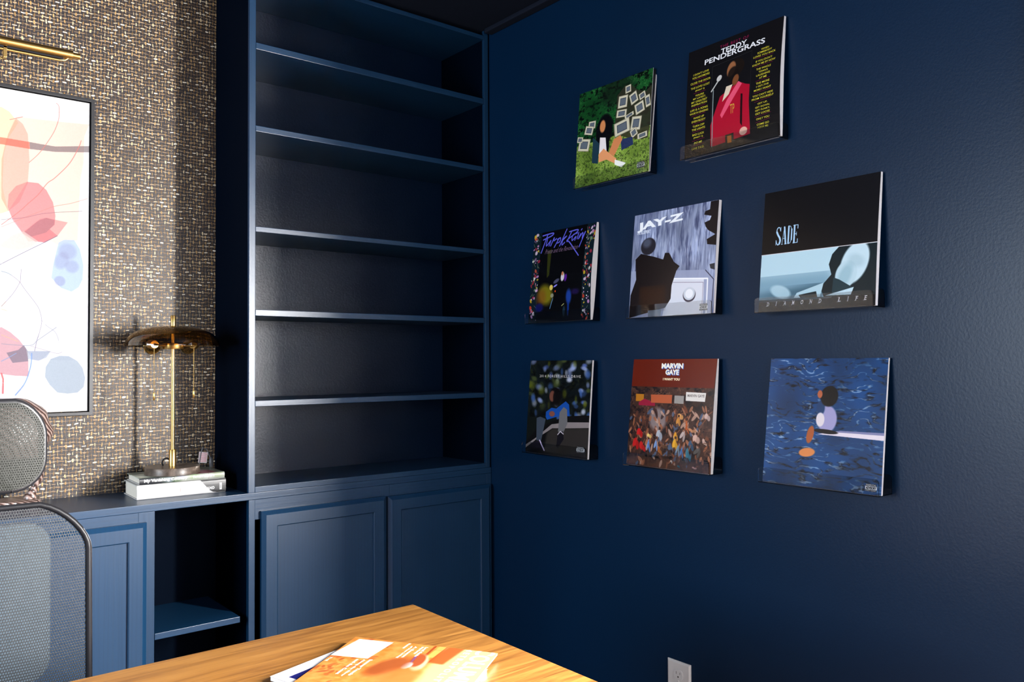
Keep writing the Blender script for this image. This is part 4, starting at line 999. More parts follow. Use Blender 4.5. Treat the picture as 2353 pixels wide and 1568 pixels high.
  ('e',0.589,0.9461,0.011,0.0191,-34,(190,150,130),0.8,0.2),
  ('e',0.0632,0.5365,0.0081,0.0196,-49,(170,110,80),0.8,0.2),
  ('e',0.0571,0.831,0.0162,0.0472,42,(120,66,44),0.8,0.2),
  ('e',0.6162,0.7547,0.0128,0.0457,-24,(40,26,28),0.8,0.2),
  ('e',0.7634,0.6651,0.0134,0.0307,-20,(70,90,120),0.8,0.2),
  ('e',0.1121,0.7886,0.007,0.0347,-32,(60,34,30),0.8,0.2),
  ('e',0.1437,0.7257,0.009,0.0301,-49,(170,110,80),0.8,0.2),
  ('e',0.2529,0.7189,0.0177,0.0329,1,(190,150,130),0.8,0.2),
  ('e',0.3605,0.6626,0.0135,0.0326,-26,(190,150,130),0.8,0.2),
  ('e',0.0764,0.6552,0.0111,0.0475,22,(90,50,38),0.8,0.2),
  ('e',0.8482,0.7846,0.0123,0.0281,-18,(190,150,130),0.8,0.2),
  ('e',0.4263,0.5168,0.0172,0.0448,30,(40,26,28),0.8,0.2),
  ('e',0.1985,0.7544,0.0158,0.0468,23,(60,34,30),0.8,0.2),
  ('e',0.396,0.6245,0.0115,0.0326,14,(40,26,28),0.8,0.2),
  ('e',0.0968,0.7983,0.0101,0.0324,29,(190,150,130),0.8,0.2),
  ('e',0.6491,0.8905,0.0082,0.0293,-7,(190,150,130),0.8,0.2),
  ('e',0.9848,0.7659,0.006,0.0392,-8,(150,90,60),0.8,0.2),
  ('e',0.8394,0.7133,0.0097,0.0232,12,(150,90,60),0.8,0.2),
  ('e',0.6758,0.5403,0.0128,0.0267,-14,(150,90,60),0.8,0.2),
  ('e',0.8347,0.5645,0.0088,0.0284,31,(150,90,60),0.8,0.2),
  ('e',0.6577,0.7546,0.0128,0.0301,8,(90,50,38),0.8,0.2),
  ('e',0.9274,0.641,0.0121,0.0331,-4,(60,34,30),0.8,0.2),
  ('e',0.7375,0.833,0.009,0.0429,17,(40,26,28),0.8,0.2),
  ('e',0.5312,0.797,0.0149,0.0319,-5,(70,90,120),0.8,0.2),
  ('e',0.3108,0.4819,0.0166,0.0307,-1,(60,34,30),0.8,0.2),
  ('e',0.8871,0.5198,0.0131,0.0349,23,(190,150,130),0.8,0.2),
  ('e',0.1997,0.6909,0.0069,0.0238,-44,(40,26,28),0.8,0.2),
  ('e',0.1294,0.6355,0.009,0.0271,-35,(70,90,120),0.8,0.2),
  ('e',0.5268,0.6172,0.0075,0.0255,-32,(170,110,80),0.8,0.2),
  ('e',0.4064,0.7356,0.0105,0.0414,-4,(170,110,80),0.8,0.2),
  ('e',0.1338,0.5845,0.0151,0.0218,-20,(60,34,30),0.8,0.2),
  ('e',0.0535,0.7609,0.0142,0.0217,12,(90,50,38),0.8,0.2),
  ('e',0.9581,0.7298,0.0146,0.0179,5,(60,34,30),0.8,0.2),
  ('e',0.0377,0.7346,0.0122,0.0366,-40,(150,90,60),0.8,0.2),
  ('e',0.5841,0.9199,0.0129,0.0419,50,(70,90,120),0.8,0.2),
  ('e',0.5797,0.8884,0.0111,0.0353,-32,(120,66,44),0.8,0.2),
  ('e',0.3422,0.5058,0.0165,0.0467,-15,(60,34,30),0.8,0.2),
  ('e',0.2406,0.6812,0.0148,0.036,17,(150,90,60),0.8,0.2),
  ('e',0.7919,0.7927,0.0098,0.0326,38,(60,34,30),0.8,0.2),
  ('e',0.3791,0.7998,0.0067,0.0218,-32,(150,90,60),0.8,0.2),
  ('e',0.6072,0.5246,0.0138,0.0418,-29,(90,50,38),0.8,0.2),
  ('e',0.5854,0.9131,0.011,0.0265,1,(120,66,44),0.8,0.2),
  ('e',0.6683,0.5973,0.0146,0.0377,39,(190,150,130),0.8,0.2),
  ('e',0.7743,0.8671,0.0062,0.029,5,(70,90,120),0.8,0.2),
  ('e',0.2504,0.9575,0.0156,0.0333,-5,(60,34,30),0.8,0.2),
  ('e',0.1137,0.7293,0.0131,0.034,-9,(120,66,44),0.8,0.2),
  ('e',0.5884,0.7315,0.0138,0.0452,21,(120,66,44),0.8,0.2),
  ('e',0.3403,0.9114,0.0116,0.0226,-43,(190,150,130),0.8,0.2),
  ('e',0.2665,0.7502,0.0176,0.0267,-35,(150,90,60),0.8,0.2),
  ('e',0.9356,0.4742,0.0078,0.0355,36,(190,150,130),0.8,0.2),
  ('e',0.9957,0.8344,0.0111,0.0255,-3,(190,150,130),0.8,0.2),
  ('e',0.3685,0.7892,0.0115,0.0392,-24,(170,110,80),0.8,0.2),
  ('e',0.6524,0.874,0.0155,0.038,13,(90,50,38),0.8,0.2),
  ('e',0.5438,0.802,0.013,0.0415,49,(70,90,120),0.8,0.2),
  ('e',0.7383,0.9498,0.0152,0.0217,25,(90,50,38),0.8,0.2),
  ('e',0.5614,0.8237,0.0083,0.0215,-25,(70,90,120),0.8,0.2),
  ('e',0.2269,0.6048,0.0079,0.0323,10,(40,26,28),0.8,0.2),
  ('e',0.5367,0.6812,0.0121,0.0254,-29,(90,50,38),0.8,0.2),
  ('e',0.6527,0.5274,0.0137,0.0238,42,(190,150,130),0.8,0.2),
  ('e',0.6505,0.7921,0.0064,0.0264,10,(40,26,28),0.8,0.2),
  ('e',0.7381,0.5213,0.0072,0.0376,27,(170,110,80),0.8,0.2),
  ('e',0.1932,0.9718,0.0138,0.0236,-15,(170,110,80),0.8,0.2),
  ('e',0.5523,0.7804,0.0102,0.02,0,(90,50,38),0.8,0.2),
  ('e',0.5871,0.9226,0.0138,0.0426,35,(120,66,44),0.8,0.2),
  ('e',0.4313,0.4853,0.0143,0.0228,-25,(70,90,120),0.8,0.2),
  ('e',0.7793,0.7323,0.0151,0.0182,36,(120,66,44),0.8,0.2),
  ('e',0.0359,0.856,0.0092,0.0364,-12,(170,110,80),0.8,0.2),
  ('e',0.1162,0.8108,0.0181,0.0431,-39,(90,50,38),0.8,0.2),
  ('e',0.7839,0.4826,0.0081,0.0346,-47,(190,150,130),0.8,0.2),
  ('e',0.9501,0.4451,0.0069,0.0196,-49,(60,34,30),0.8,0.2),
  ('e',0.7641,0.6386,0.0098,0.0322,-35,(90,50,38),0.8,0.2),
  ('e',0.4757,0.8674,0.0075,0.0365,50,(70,90,120),0.8,0.2),
  ('e',0.3879,0.6098,0.0115,0.0212,-37,(190,150,130),0.8,0.2),
  ('e',0.3074,0.8244,0.0107,0.0394,11,(190,150,130),0.8,0.2),
  ('e',-0.0004,0.528,0.0072,0.0252,-21,(40,26,28),0.8,0.2),
  ('e',0.9335,0.7872,0.0112,0.0329,38,(150,90,60),0.8,0.2),
  ('e',0.1312,0.9296,0.009,0.0459,7,(90,50,38),0.8,0.2),
  ('e',0.7119,0.8299,0.0126,0.0299,20,(60,34,30),0.8,0.2),
  ('e',0.9444,0.561,0.0061,0.0245,-10,(40,26,28),0.8,0.2),
  ('e',0.4095,0.6252,0.0172,0.025,-33,(150,90,60),0.8,0.2),
  ('e',0.4205,0.5049,0.0115,0.0349,-50,(190,150,130),0.8,0.2),
  ('e',0.4798,0.6435,0.0104,0.0323,-7,(120,66,44),0.8,0.2),
  ('e',0.1257,0.695,0.011,0.0263,-43,(70,90,120),0.8,0.2),
  ('e',0.177,0.9472,0.0178,0.0465,-49,(170,110,80),0.8,0.2),
  ('e',0.2954,0.4966,0.0166,0.0238,-48,(190,150,130),0.8,0.2),
  ('e',0.5402,0.5041,0.0094,0.0248,5,(150,90,60),0.8,0.2),
  ('e',0.0915,0.5217,0.0152,0.0344,11,(90,50,38),0.8,0.2),
  ('e',0.1445,0.569,0.014,0.0334,4,(150,90,60),0.8,0.2),
  ('e',0.1932,0.5523,0.0139,0.0224,-43,(120,66,44),0.8,0.2),
  ('e',0.4784,0.4883,0.017,0.028,48,(190,150,130),0.8,0.2),
  ('e',0.7361,0.9333,0.0081,0.0405,3,(70,90,120),0.8,0.2),
  ('e',0.8585,0.612,0.007,0.0174,12,(150,90,60),0.8,0.2),
  ('e',0.958,0.4702,0.0147,0.0355,49,(60,34,30),0.8,0.2),
  ('e',0.6643,0.6993,0.0118,0.0434,-19,(40,26,28),0.8,0.2),
  ('e',0.4354,0.7841,0.0152,0.0165,9,(190,150,130),0.8,0.2),
  ('e',0.2158,0.9683,0.0138,0.0296,17,(150,90,60),0.8,0.2),
  ('e',0.2456,0.8921,0.0157,0.0175,-29,(40,26,28),0.8,0.2),
  ('e',0.5959,0.9048,0.0119,0.0265,26,(70,90,120),0.8,0.2),
  ('e',0.6654,0.5372,0.0155,0.0326,20,(40,26,28),0.8,0.2),
  ('e',0.33,0.5572,0.0136,0.0252,-48,(150,90,60),0.8,0.2),
  ('e',0.8652,0.57,0.0141,0.0276,41,(70,90,120),0.8,0.2),
  ('e',0.5821,0.6879,0.0157,0.0379,5,(150,90,60),0.8,0.2),
  ('e',0.6893,0.4546,0.0155,0.0408,-35,(120,66,44),0.8,0.2),
  ('e',0.1533,0.5771,0.007,0.0178,-35,(70,90,120),0.8,0.2),
  ('e',0.4151,0.7819,0.0067,0.0458,7,(70,90,120),0.8,0.2),
  ('e',0.0544,0.6605,0.0102,0.0366,-37,(60,34,30),0.8,0.2),
  ('e',0.6905,0.7772,0.01,0.0337,21,(170,110,80),0.8,0.2),
  ('e',0.689,0.5582,0.0091,0.0207,-30,(170,110,80),0.8,0.2),
  ('e',0.7416,0.7571,0.009,0.0233,30,(150,90,60),0.8,0.2),
  ('e',0.5459,0.5053,0.0149,0.0233,5,(70,90,120),0.8,0.2),
  ('e',0.3967,0.7234,0.0153,0.043,13,(70,90,120),0.8,0.2),
  ('e',0.0625,0.5948,0.0112,0.0406,7,(150,90,60),0.8,0.2),
  ('e',0.7062,0.862,0.0099,0.016,-24,(170,110,80),0.8,0.2),
  ('e',0.7002,0.6665,0.0145,0.0221,-39,(120,66,44),0.8,0.2),
  ('e',0.9744,0.8741,0.0128,0.0277,-11,(170,110,80),0.8,0.2),
  ('e',0.1488,0.4828,0.0181,0.039,46,(40,26,28),0.8,0.2),
  ('e',0.0542,0.659,0.0173,0.0172,-28,(60,34,30),0.8,0.2),
  ('e',0.6159,0.7733,0.0147,0.0391,-28,(90,50,38),0.8,0.2),
  ('e',0.816,0.6374,0.0142,0.0437,-46,(150,90,60),0.8,0.2),
  ('e',0.8333,0.6305,0.0115,0.0262,22,(70,90,120),0.8,0.2),
  ('e',0.87,0.8046,0.0105,0.0209,-22,(60,34,30),0.8,0.2),
  ('e',0.5141,0.9321,0.0121,0.0303,30,(90,50,38),0.8,0.2),
  ('e',0.0956,0.8621,0.0081,0.0262,45,(90,50,38),0.8,0.2),
  ('e',0.7803,0.7454,0.0071,0.0298,-36,(150,90,60),0.8,0.2),
  ('e',0.293,0.7161,0.0166,0.0236,32,(170,110,80),0.8,0.2),
  ('e',0.3456,0.6812,0.0174,0.0372,-28,(90,50,38),0.8,0.2),
  ('e',0.8581,0.7511,0.0088,0.0274,-11,(60,34,30),0.8,0.2),
  ('e',0.8968,0.6772,0.0122,0.0216,-16,(90,50,38),0.8,0.2),
  ('e',0.8871,0.8826,0.0131,0.0243,16,(170,110,80),0.8,0.2),
  ('e',0.2266,0.7908,0.0069,0.0168,23,(150,90,60),0.8,0.2),
  ('e',0.5048,0.968,0.0084,0.0332,10,(150,90,60),0.8,0.2),
  ('e',0.3448,0.8845,0.0144,0.0369,42,(70,90,120),0.8,0.2),
  ('e',0.4427,0.7572,0.0114,0.0337,9,(60,34,30),0.8,0.2),
  ('e',0.6812,0.8325,0.0109,0.0446,16,(120,66,44),0.8,0.2),
  ('e',0.475,0.5515,0.0161,0.0294,7,(120,66,44),0.8,0.2),
  ('e',0.3701,0.729,0.0086,0.0363,32,(190,150,130),0.8,0.2),
  ('e',0.7957,0.5204,0.0152,0.0447,44,(190,150,130),0.8,0.2),
  ('e',0.7926,0.7064,0.0116,0.0262,-33,(60,34,30),0.8,0.2),
  ('e',0.7208,0.5919,0.0117,0.0162,-39,(170,110,80),0.8,0.2),
  ('e',0.8371,0.8856,0.0114,0.0381,-18,(150,90,60),0.8,0.2),
  ('e',0.2456,0.8255,0.0137,0.0297,6,(190,150,130),0.8,0.2),
  ('e',0.619,0.5682,0.0074,0.0439,26,(190,150,130),0.8,0.2),
  ('e',0.5674,0.5396,0.0074,0.0367,11,(120,66,44),0.8,0.2),
  ('e',0.8707,0.5119,0.0123,0.0357,23,(70,90,120),0.8,0.2),
  ('e',0.238,0.5964,0.0099,0.0438,9,(60,34,30),0.8,0.2),
  ('e',0.7578,0.9218,0.0143,0.0347,43,(60,34,30),0.8,0.2),
  ('e',0.6057,0.8543,0.0138,0.0213,47,(70,90,120),0.8,0.2),
  ('e',0.42,0.7838,0.0171,0.0263,-40,(120,66,44),0.8,0.2),
  ('e',0.2691,0.5559,0.0167,0.0277,15,(150,90,60),0.8,0.2),
  ('e',0.0566,0.7286,0.0162,0.028,20,(60,34,30),0.8,0.2),
  ('e',0.7092,0.8419,0.0063,0.0284,50,(120,66,44),0.8,0.2),
  ('e',0.82,0.6306,0.0089,0.0393,-49,(190,150,130),0.8,0.2),
  ('e',0.7242,0.9066,0.0063,0.0167,-6,(70,90,120),0.8,0.2),
  ('e',0.4609,0.4724,0.0133,0.0371,16,(60,34,30),0.8,0.2),
  ('e',0.4284,0.9616,0.0142,0.0372,19,(190,150,130),0.8,0.2),
  ('e',0.8149,0.647,0.0115,0.0218,-4,(190,150,130),0.8,0.2),
  ('e',0.6491,0.7856,0.0137,0.0433,-34,(120,66,44),0.8,0.2),
  ('e',0.3832,0.5772,0.0106,0.0418,-12,(170,110,80),0.8,0.2),
  ('e',0.119,0.6221,0.007,0.0326,-44,(150,90,60),0.8,0.2),
  ('e',0.1776,0.9756,0.0069,0.0198,2,(190,150,130),0.8,0.2),
  ('e',0.73,0.7469,0.0153,0.0278,-38,(170,110,80),0.8,0.2),
  ('e',0.2816,0.7767,0.0137,0.0471,15,(150,90,60),0.8,0.2),
  ('e',0.5213,0.6763,0.014,0.0433,-29,(190,150,130),0.8,0.2),
  ('e',0.4156,0.7198,0.0162,0.0181,18,(70,90,120),0.8,0.2),
  ('e',0.5478,0.6099,0.0075,0.0165,-5,(150,90,60),0.8,0.2),
  ('e',0.6786,0.636,0.01,0.0184,-13,(170,110,80),0.8,0.2),
  ('e',0.5757,0.6314,0.0102,0.0358,-39,(70,90,120),0.8,0.2),
  ('e',0.831,0.5867,0.0106,0.0204,-18,(150,90,60),0.8,0.2),
  ('e',0.5774,0.7099,0.0166,0.02,-50,(190,150,130),0.8,0.2),
  ('e',0.4995,0.8017,0.0066,0.0194,14,(40,26,28),0.8,0.2),
  ('e',0.7526,0.4501,0.0135,0.031,32,(170,110,80),0.8,0.2),
  ('e',0.3369,0.5015,0.0087,0.0398,-30,(40,26,28),0.8,0.2),
  ('e',0.1331,0.6875,0.025,0.0348,12,(190,26,26),0.95,0.25),
  ('e',0.1651,0.7064,0.0199,0.0324,-15,(161,22,22),0.95,0.25),
  ('s',[(0.1307,0.7157),(0.1439,0.7567)],0.011,(70,42,32),0.9),
  ('s',[(0.1565,0.6673),(0.1707,0.6337)],0.009,(130,78,52),0.9),
  ('e',0.1492,0.6429,0.013,0.0132,0,(60,36,28),1,0.2),
  ('e',0.0918,0.7885,0.0252,0.0464,22,(180,22,24),0.95,0.25),
  ('e',0.1246,0.8141,0.02,0.0431,-5,(153,18,20),0.95,0.25),
  ('s',[(0.0902,0.826),(0.0973,0.8814)],0.0111,(70,42,32),0.9),
  ('s',[(0.1147,0.7619),(0.1297,0.7173)],0.009,(130,78,52),0.9),
  ('e',0.1068,0.7314,0.0131,0.0132,0,(60,36,28),1,0.2),
  ('e',0.175,0.8148,0.0248,0.0402,-8,(190,30,30),0.95,0.25),
  ('e',0.2069,0.8366,0.0197,0.0374,-35,(161,25,25),0.95,0.25),
  ('s',[(0.1729,0.8474),(0.1606,0.897)],0.0109,(70,42,32),0.9),
  ('s',[(0.1978,0.7915),(0.2159,0.7523)],0.0089,(130,78,52),0.9),
  ('e',0.1904,0.7642,0.0129,0.013,0,(60,36,28),1,0.2),
  ('e',0.2606,0.7975,0.0117,0.0514,12,(90,130,190),0.95,0.25),
  ('e',0.2775,0.8272,0.0094,0.0478,-15,(76,110,161),0.95,0.25),
  ('s',[(0.2619,0.8387),(0.2654,0.9004)],0.0108,(70,42,32),0.9),
  ('s',[(0.27,0.7692),(0.2985,0.7188)],0.0088,(130,78,52),0.9),
  ('e',0.2646,0.7358,0.0127,0.013,0,(60,36,28),1,0.2),
  ('e',0.2584,0.7147,0.0196,0.0172,32,(225,190,110),0.95,0.25),
  ('e',0.2828,0.7233,0.0156,0.016,5,(191,161,93),0.95,0.25),
  ('s',[(0.2557,0.7287),(0.2582,0.7493)],0.0108,(70,42,32),0.9),
  ('s',[(0.2772,0.7042),(0.2833,0.6876)],0.0088,(130,78,52),0.9),
  ('e',0.2719,0.6891,0.0127,0.013,0,(60,36,28),1,0.2),
  ('e',0.3805,0.6925,0.024,0.0397,22,(170,175,185),0.95,0.25),
  ('e',0.4113,0.7144,0.0191,0.0369,-5,(144,148,157),0.95,0.25),
  ('s',[(0.3784,0.7247),(0.3676,0.7733)],0.0106,(70,42,32),0.9),
  ('s',[(0.4027,0.6698),(0.4326,0.6306)],0.0086,(130,78,52),0.9),
  ('e',0.3956,0.6428,0.0124,0.0129,0,(60,36,28),1,0.2),
  ('e',0.3518,0.7844,0.0125,0.0453,20,(120,150,200),0.95,0.25),
  ('e',0.3692,0.8104,0.01,0.0422,-7,(102,127,170),0.95,0.25),
  ('s',[(0.3525,0.8209),(0.3365,0.8769)],0.0106,(70,42,32),0.9),
  ('s',[(0.3623,0.7593),(0.3712,0.716)],0.0087,(130,78,52),0.9),
  ('e',0.3572,0.7292,0.0125,0.0129,0,(60,36,28),1,0.2),
  ('e',0.5844,0.6952,0.0157,0.0334,12,(215,150,40),0.95,0.25),
  ('e',0.6048,0.7139,0.0125,0.0311,-15,(182,127,34),0.95,0.25),
  ('s',[(0.5834,0.7221),(0.5781,0.7628)],0.0102,(70,42,32),0.9),
  ('s',[(0.5987,0.6763),(0.6332,0.6427)],0.0083,(130,78,52),0.9),
  ('e',0.5936,0.6527,0.012,0.0126,0,(60,36,28),1,0.2),
  ('e',0.5778,0.7673,0.0208,0.0444,12,(225,165,45),0.95,0.25),
  ('e',0.6049,0.792,0.0165,0.0413,-15,(191,140,38),0.95,0.25),
  ('s',[(0.5765,0.8032),(0.5581,0.8583)],0.0102,(70,42,32),0.9),
  ('s',[(0.5967,0.742),(0.6124,0.6992)],0.0083,(130,78,52),0.9),
  ('e',0.5902,0.7127,0.012,0.0126,0,(60,36,28),1,0.2),
  ('e',0.6214,0.5164,0.023,0.0224,12,(225,160,90),0.95,0.25),
  ('e',0.65,0.5283,0.0183,0.0208,-15,(191,136,76),0.95,0.25),
  ('s',[(0.6182,0.5345),(0.6022,0.5624)],0.0101,(70,42,32),0.9),
  ('s',[(0.6434,0.5032),(0.682,0.4804)],0.0083,(130,78,52),0.9),
  ('e',0.6374,0.4856,0.0119,0.0127,0,(60,36,28),1,0.2),
  ('e',0.606,0.5592,0.0157,0.0335,22,(210,140,60),0.95,0.25),
  ('e',0.6265,0.5782,0.0125,0.0312,-5,(178,119,51),0.95,0.25),
  ('s',[(0.605,0.5862),(0.6152,0.6259)],0.0102,(70,42,32),0.9),
  ('s',[(0.6203,0.5404),(0.6203,0.5089)],0.0083,(130,78,52),0.9),
  ('e',0.6153,0.5167,0.012,0.0127,0,(60,36,28),1,0.2),
  ('e',0.6662,0.6791,0.0155,0.0442,37,(190,170,165),0.95,0.25),
  ('e',0.6869,0.7044,0.0123,0.0411,10,(161,144,140),0.95,0.25),
  ('s',[(0.6659,0.7147),(0.6563,0.7688)],0.01,(70,42,32),0.9),
  ('s',[(0.6799,0.6545),(0.7034,0.6115)],0.0082,(130,78,52),0.9),
  ('e',0.6745,0.6252,0.0118,0.0126,0,(60,36,28),1,0.2),
  ('e',0.6193,0.8072,0.011,0.0497,27,(110,130,150),0.95,0.25),
  ('e',0.6349,0.8359,0.0088,0.0462,0,(93,110,127),0.95,0.25),
  ('s',[(0.6203,0.8471),(0.6096,0.908)],0.0101,(70,42,32),0.9),
  ('s',[(0.6282,0.7798),(0.6415,0.7321)],0.0082,(130,78,52),0.9),
  ('e',0.6234,0.7475,0.0119,0.0126,0,(60,36,28),1,0.2),
  ('e',0.6627,0.8259,0.01,0.0494,17,(70,110,160),0.95,0.25),
  ('e',0.677,0.8545,0.008,0.046,-10,(59,93,136),0.95,0.25),
  ('s',[(0.6638,0.8656),(0.6556,0.926)],0.01,(70,42,32),0.9),
  ('s',[(0.6706,0.7987),(0.6902,0.7507)],0.0082,(130,78,52),0.9),
  ('e',0.6661,0.7665,0.0118,0.0125,0,(60,36,28),1,0.2),
  ('e',0.7605,0.7623,0.0201,0.0382,12,(50,80,110),0.95,0.25),
  ('e',0.7863,0.7833,0.016,0.0355,-15,(42,68,93),0.95,0.25),
  ('s',[(0.7588,0.7932),(0.7475,0.8402)],0.0098,(70,42,32),0.9),
  ('s',[(0.779,0.7403),(0.8156,0.7018)],0.008,(130,78,52),0.9),
  ('e',0.773,0.7144,0.0116,0.0124,0,(60,36,28),1,0.2),
  ('e',0.7319,0.8422,0.0179,0.0491,2,(50,110,130),0.95,0.25),
  ('e',0.7556,0.8698,0.0143,0.0457,-25,(42,93,110),0.95,0.25),
  ('s',[(0.7313,0.8818),(0.7324,0.9409)],0.0099,(70,42,32),0.9),
  ('s',[(0.7478,0.8145),(0.7707,0.7666)],0.0081,(130,78,52),0.9),
  ('e',0.7417,0.7828,0.0117,0.0124,0,(60,36,28),1,0.2),
  ('e',0.8145,0.7012,0.0265,0.0327,22,(205,165,150),0.95,0.25),
  ('e',0.8478,0.7185,0.0211,0.0304,-5,(174,140,127),0.95,0.25),
  ('s',[(0.8111,0.7277),(0.7982,0.7681)],0.0097,(70,42,32),0.9),
  ('s',[(0.8398,0.6819),(0.866,0.6495)],0.0079,(130,78,52),0.9),
  ('e',0.8327,0.659,0.0115,0.0124,0,(60,36,28),1,0.2),
  ('e',0.9114,0.7247,0.0148,0.027,-18,(200,165,150),0.95,0.25),
  ('e',0.9303,0.7395,0.0118,0.0251,-45,(170,140,127),0.95,0.25),
  ('s',[(0.91,0.7465),(0.9016,0.7796)],0.0096,(70,42,32),0.9),
  ('s',[(0.9251,0.7092),(0.9359,0.6831)],0.0078,(130,78,52),0.9),
  ('e',0.9208,0.6893,0.0113,0.0122,0,(60,36,28),1,0.2),
  ('e',0.837,0.8131,0.0176,0.0433,52,(80,76,74),0.95,0.25),
  ('e',0.8601,0.8373,0.014,0.0402,25,(68,64,62),0.95,0.25),
  ('s',[(0.8361,0.848),(0.8339,0.9004)],0.0097,(70,42,32),0.9),
  ('s',[(0.8529,0.7886),(0.8509,0.7481)],0.0079,(130,78,52),0.9),
  ('e',0.8473,0.76,0.0114,0.0123,0,(60,36,28),1,0.2),
  ('e',0.9265,0.506,0.0217,0.0272,12,(200,170,160),0.95,0.25),
  ('e',0.9537,0.5209,0.0173,0.0253,-15,(170,144,136),0.95,0.25),
  ('s',[(0.9237,0.528),(0.9233,0.5607)],0.0096,(70,42,32),0.9),
  ('s',[(0.9472,0.4904),(0.9878,0.4629)],0.0078,(130,78,52),0.9),
  ('e',0.9415,0.4703,0.0113,0.0123,0,(60,36,28),1,0.2),
  ('e',0.8766,0.5934,0.0132,0.0381,42,(90,60,50),0.95,0.25),
  ('e',0.894,0.6153,0.0105,0.0354,15,(76,51,42),0.95,0.25),
  ('s',[(0.8762,0.624),(0.8621,0.6709)],0.0096,(70,42,32),0.9),
  ('s',[(0.8883,0.5723),(0.9217,0.5347)],0.0079,(130,78,52),0.9),
  ('e',0.8838,0.5463,0.0114,0.0124,0,(60,36,28),1,0.2),
  ('e',0.7622,0.6367,0.0313,0.0132,27,(190,130,90),0.95,0.25),
  ('e',0.8003,0.6421,0.0249,0.0123,0,(161,110,76),0.95,0.25),
  ('s',[(0.7567,0.6476),(0.7445,0.6644)],0.0099,(70,42,32),0.9),
  ('s',[(0.7929,0.6276),(0.8242,0.6133)],0.008,(130,78,52),0.9),
  ('e',0.7857,0.6152,0.0116,0.0124,0,(60,36,28),1,0.2),
  ('e',0.7097,0.6007,0.009,0.0497,2,(190,90,40),0.95,0.25),
  ('e',0.7228,0.6299,0.0072,0.0463,-25,(161,76,34),0.95,0.25),
  ('s',[(0.7109,0.6406),(0.727,0.6993)],0.0099,(70,42,32),0.9),
  ('s',[(0.7167,0.5736),(0.725,0.5265)],0.0081,(130,78,52),0.9),
  ('e',0.7124,0.5412,0.0118,0.0126,0,(60,36,28),1,0.2),
  ('e',0.3986,0.8369,0.0143,0.0338,-8,(160,90,40),0.95,0.25),
  ('e',0.4175,0.8557,0.0114,0.0314,-35,(136,76,34),0.95,0.25),
  ('s',[(0.3981,0.8641),(0.4072,0.9041)],0.0105,(70,42,32),0.9),
  ('s',[(0.4114,0.8177),(0.4415,0.7837)],0.0086,(130,78,52),0.9),
  ('e',0.4065,0.7939,0.0124,0.0128,0,(60,36,28),1,0.2),
  ('e',0.4444,0.8009,0.0284,0.0135,42,(90,60,44),0.95,0.25),
  ('e',0.4791,0.8064,0.0225,0.0125,15,(76,51,37),0.95,0.25),
  ('s',[(0.4397,0.8122),(0.4303,0.8292)],0.0104,(70,42,32),0.9),
  ('s',[(0.4722,0.7916),(0.514,0.7757)],0.0085,(130,78,52),0.9),
  ('e',0.4654,0.7788,0.0123,0.0127,0,(60,36,28),1,0.2),
  ('e',0.8127,0.9623,0.0176,0.0086,17,(200,150,140),0.95,0.25),
  ('e',0.8342,0.9654,0.014,0.008,-10,(170,127,119),0.95,0.25),
  ('s',[(0.8097,0.9695),(0.7941,0.9814)],0.0097,(70,42,32),0.9),
  ('s',[(0.83,0.956),(0.8602,0.945)],0.0079,(130,78,52),0.9),
  ('e',0.8257,0.946,0.0114,0.0122,0,(60,36,28),1,0.2),
  ('e',0.5522,0.9263,0.0074,0.0144,12,(225,215,205),0.95,0.25),
  ('e',0.5618,0.9341,0.0059,0.0134,-15,(191,182,174),0.95,0.25),
  ('s',[(0.5517,0.938),(0.5343,0.9569)],0.0102,(70,42,32),0.9),
  ('s',[(0.559,0.918),(0.576,0.903)],0.0083,(130,78,52),0.9),
  ('e',0.5564,0.9045,0.012,0.0125,0,(60,36,28),1,0.2),
  ('e',0.6375,0.9637,0.0091,0.011,12,(30,110,130),0.95,0.25),
  ('e',0.6489,0.9693,0.0073,0.0102,-15,(25,93,110),0.95,0.25),
  ('s',[(0.6363,0.9727),(0.6492,0.9847)],0.01,(70,42,32),0.9),
  ('s',[(0.6461,0.957),(0.6429,0.947)],0.0082,(130,78,52),0.9),
  ('e',0.6434,0.9455,0.0118,0.0124,0,(60,36,28),1,0.2),
  ('s',[(0.9048,0.6309),(0.9833,0.633)],0.007,(90,56,40),0.8),
  ('s',[(0.9087,0.6851),(0.9871,0.6867)],0.007,(90,56,40),0.8),
  ('s',[(0.9126,0.739),(0.9908,0.7403)],0.007,(90,56,40),0.8),
  ('s',[(0.9165,0.7929),(0.9946,0.7937)],0.0069,(90,56,40),0.8),
  ('s',[(0.9204,0.8466),(0.9983,0.847)],0.0069,(90,56,40),0.8),
  ('s',[(0.9242,0.9001),(1.002,0.9002)],0.0069,(90,56,40),0.8),
  ('t','MARVIN',0.4992,0.0692,0.2586,0.0492,(60,110,190),{'b': 2}),
  ('t','MARVIN',0.4911,0.0631,0.259,0.0493,(245,240,225),{'b': 2}),
  ('t','GAYE',0.5039,0.1268,0.1613,0.0506,(60,110,190),{'b': 2}),
  ('t','GAYE',0.4958,0.1208,0.1615,0.0507,(245,240,225),{'b': 2}),
  ('t','I WANT YOU',0.4926,0.1861,0.2032,0.023,(245,230,190),{'b': 2}),
 ],
 'sea': [
  ('fill',(16,60,110)),
  ('noise','sea',0,0,1,1,(12,58,108),(4,14,28),(150,180,215)),
  ('p',[(0.462,0.5922),(0.6446,0.5581),(1.004,0.5589),(1.0039,0.606)],(215,205,215),1,0),
  ('p',[(0.6137,0.5685),(0.6522,0.5551),(1.0056,0.5501),(1.0046,0.5697)],(120,122,160),1,0),
  ('e',0.5394,0.4706,0.0833,0.1039,0,(150,146,188),1,0.15),
  ('e',0.4811,0.389,0.0357,0.0545,0,(24,56,98),1,0.3),
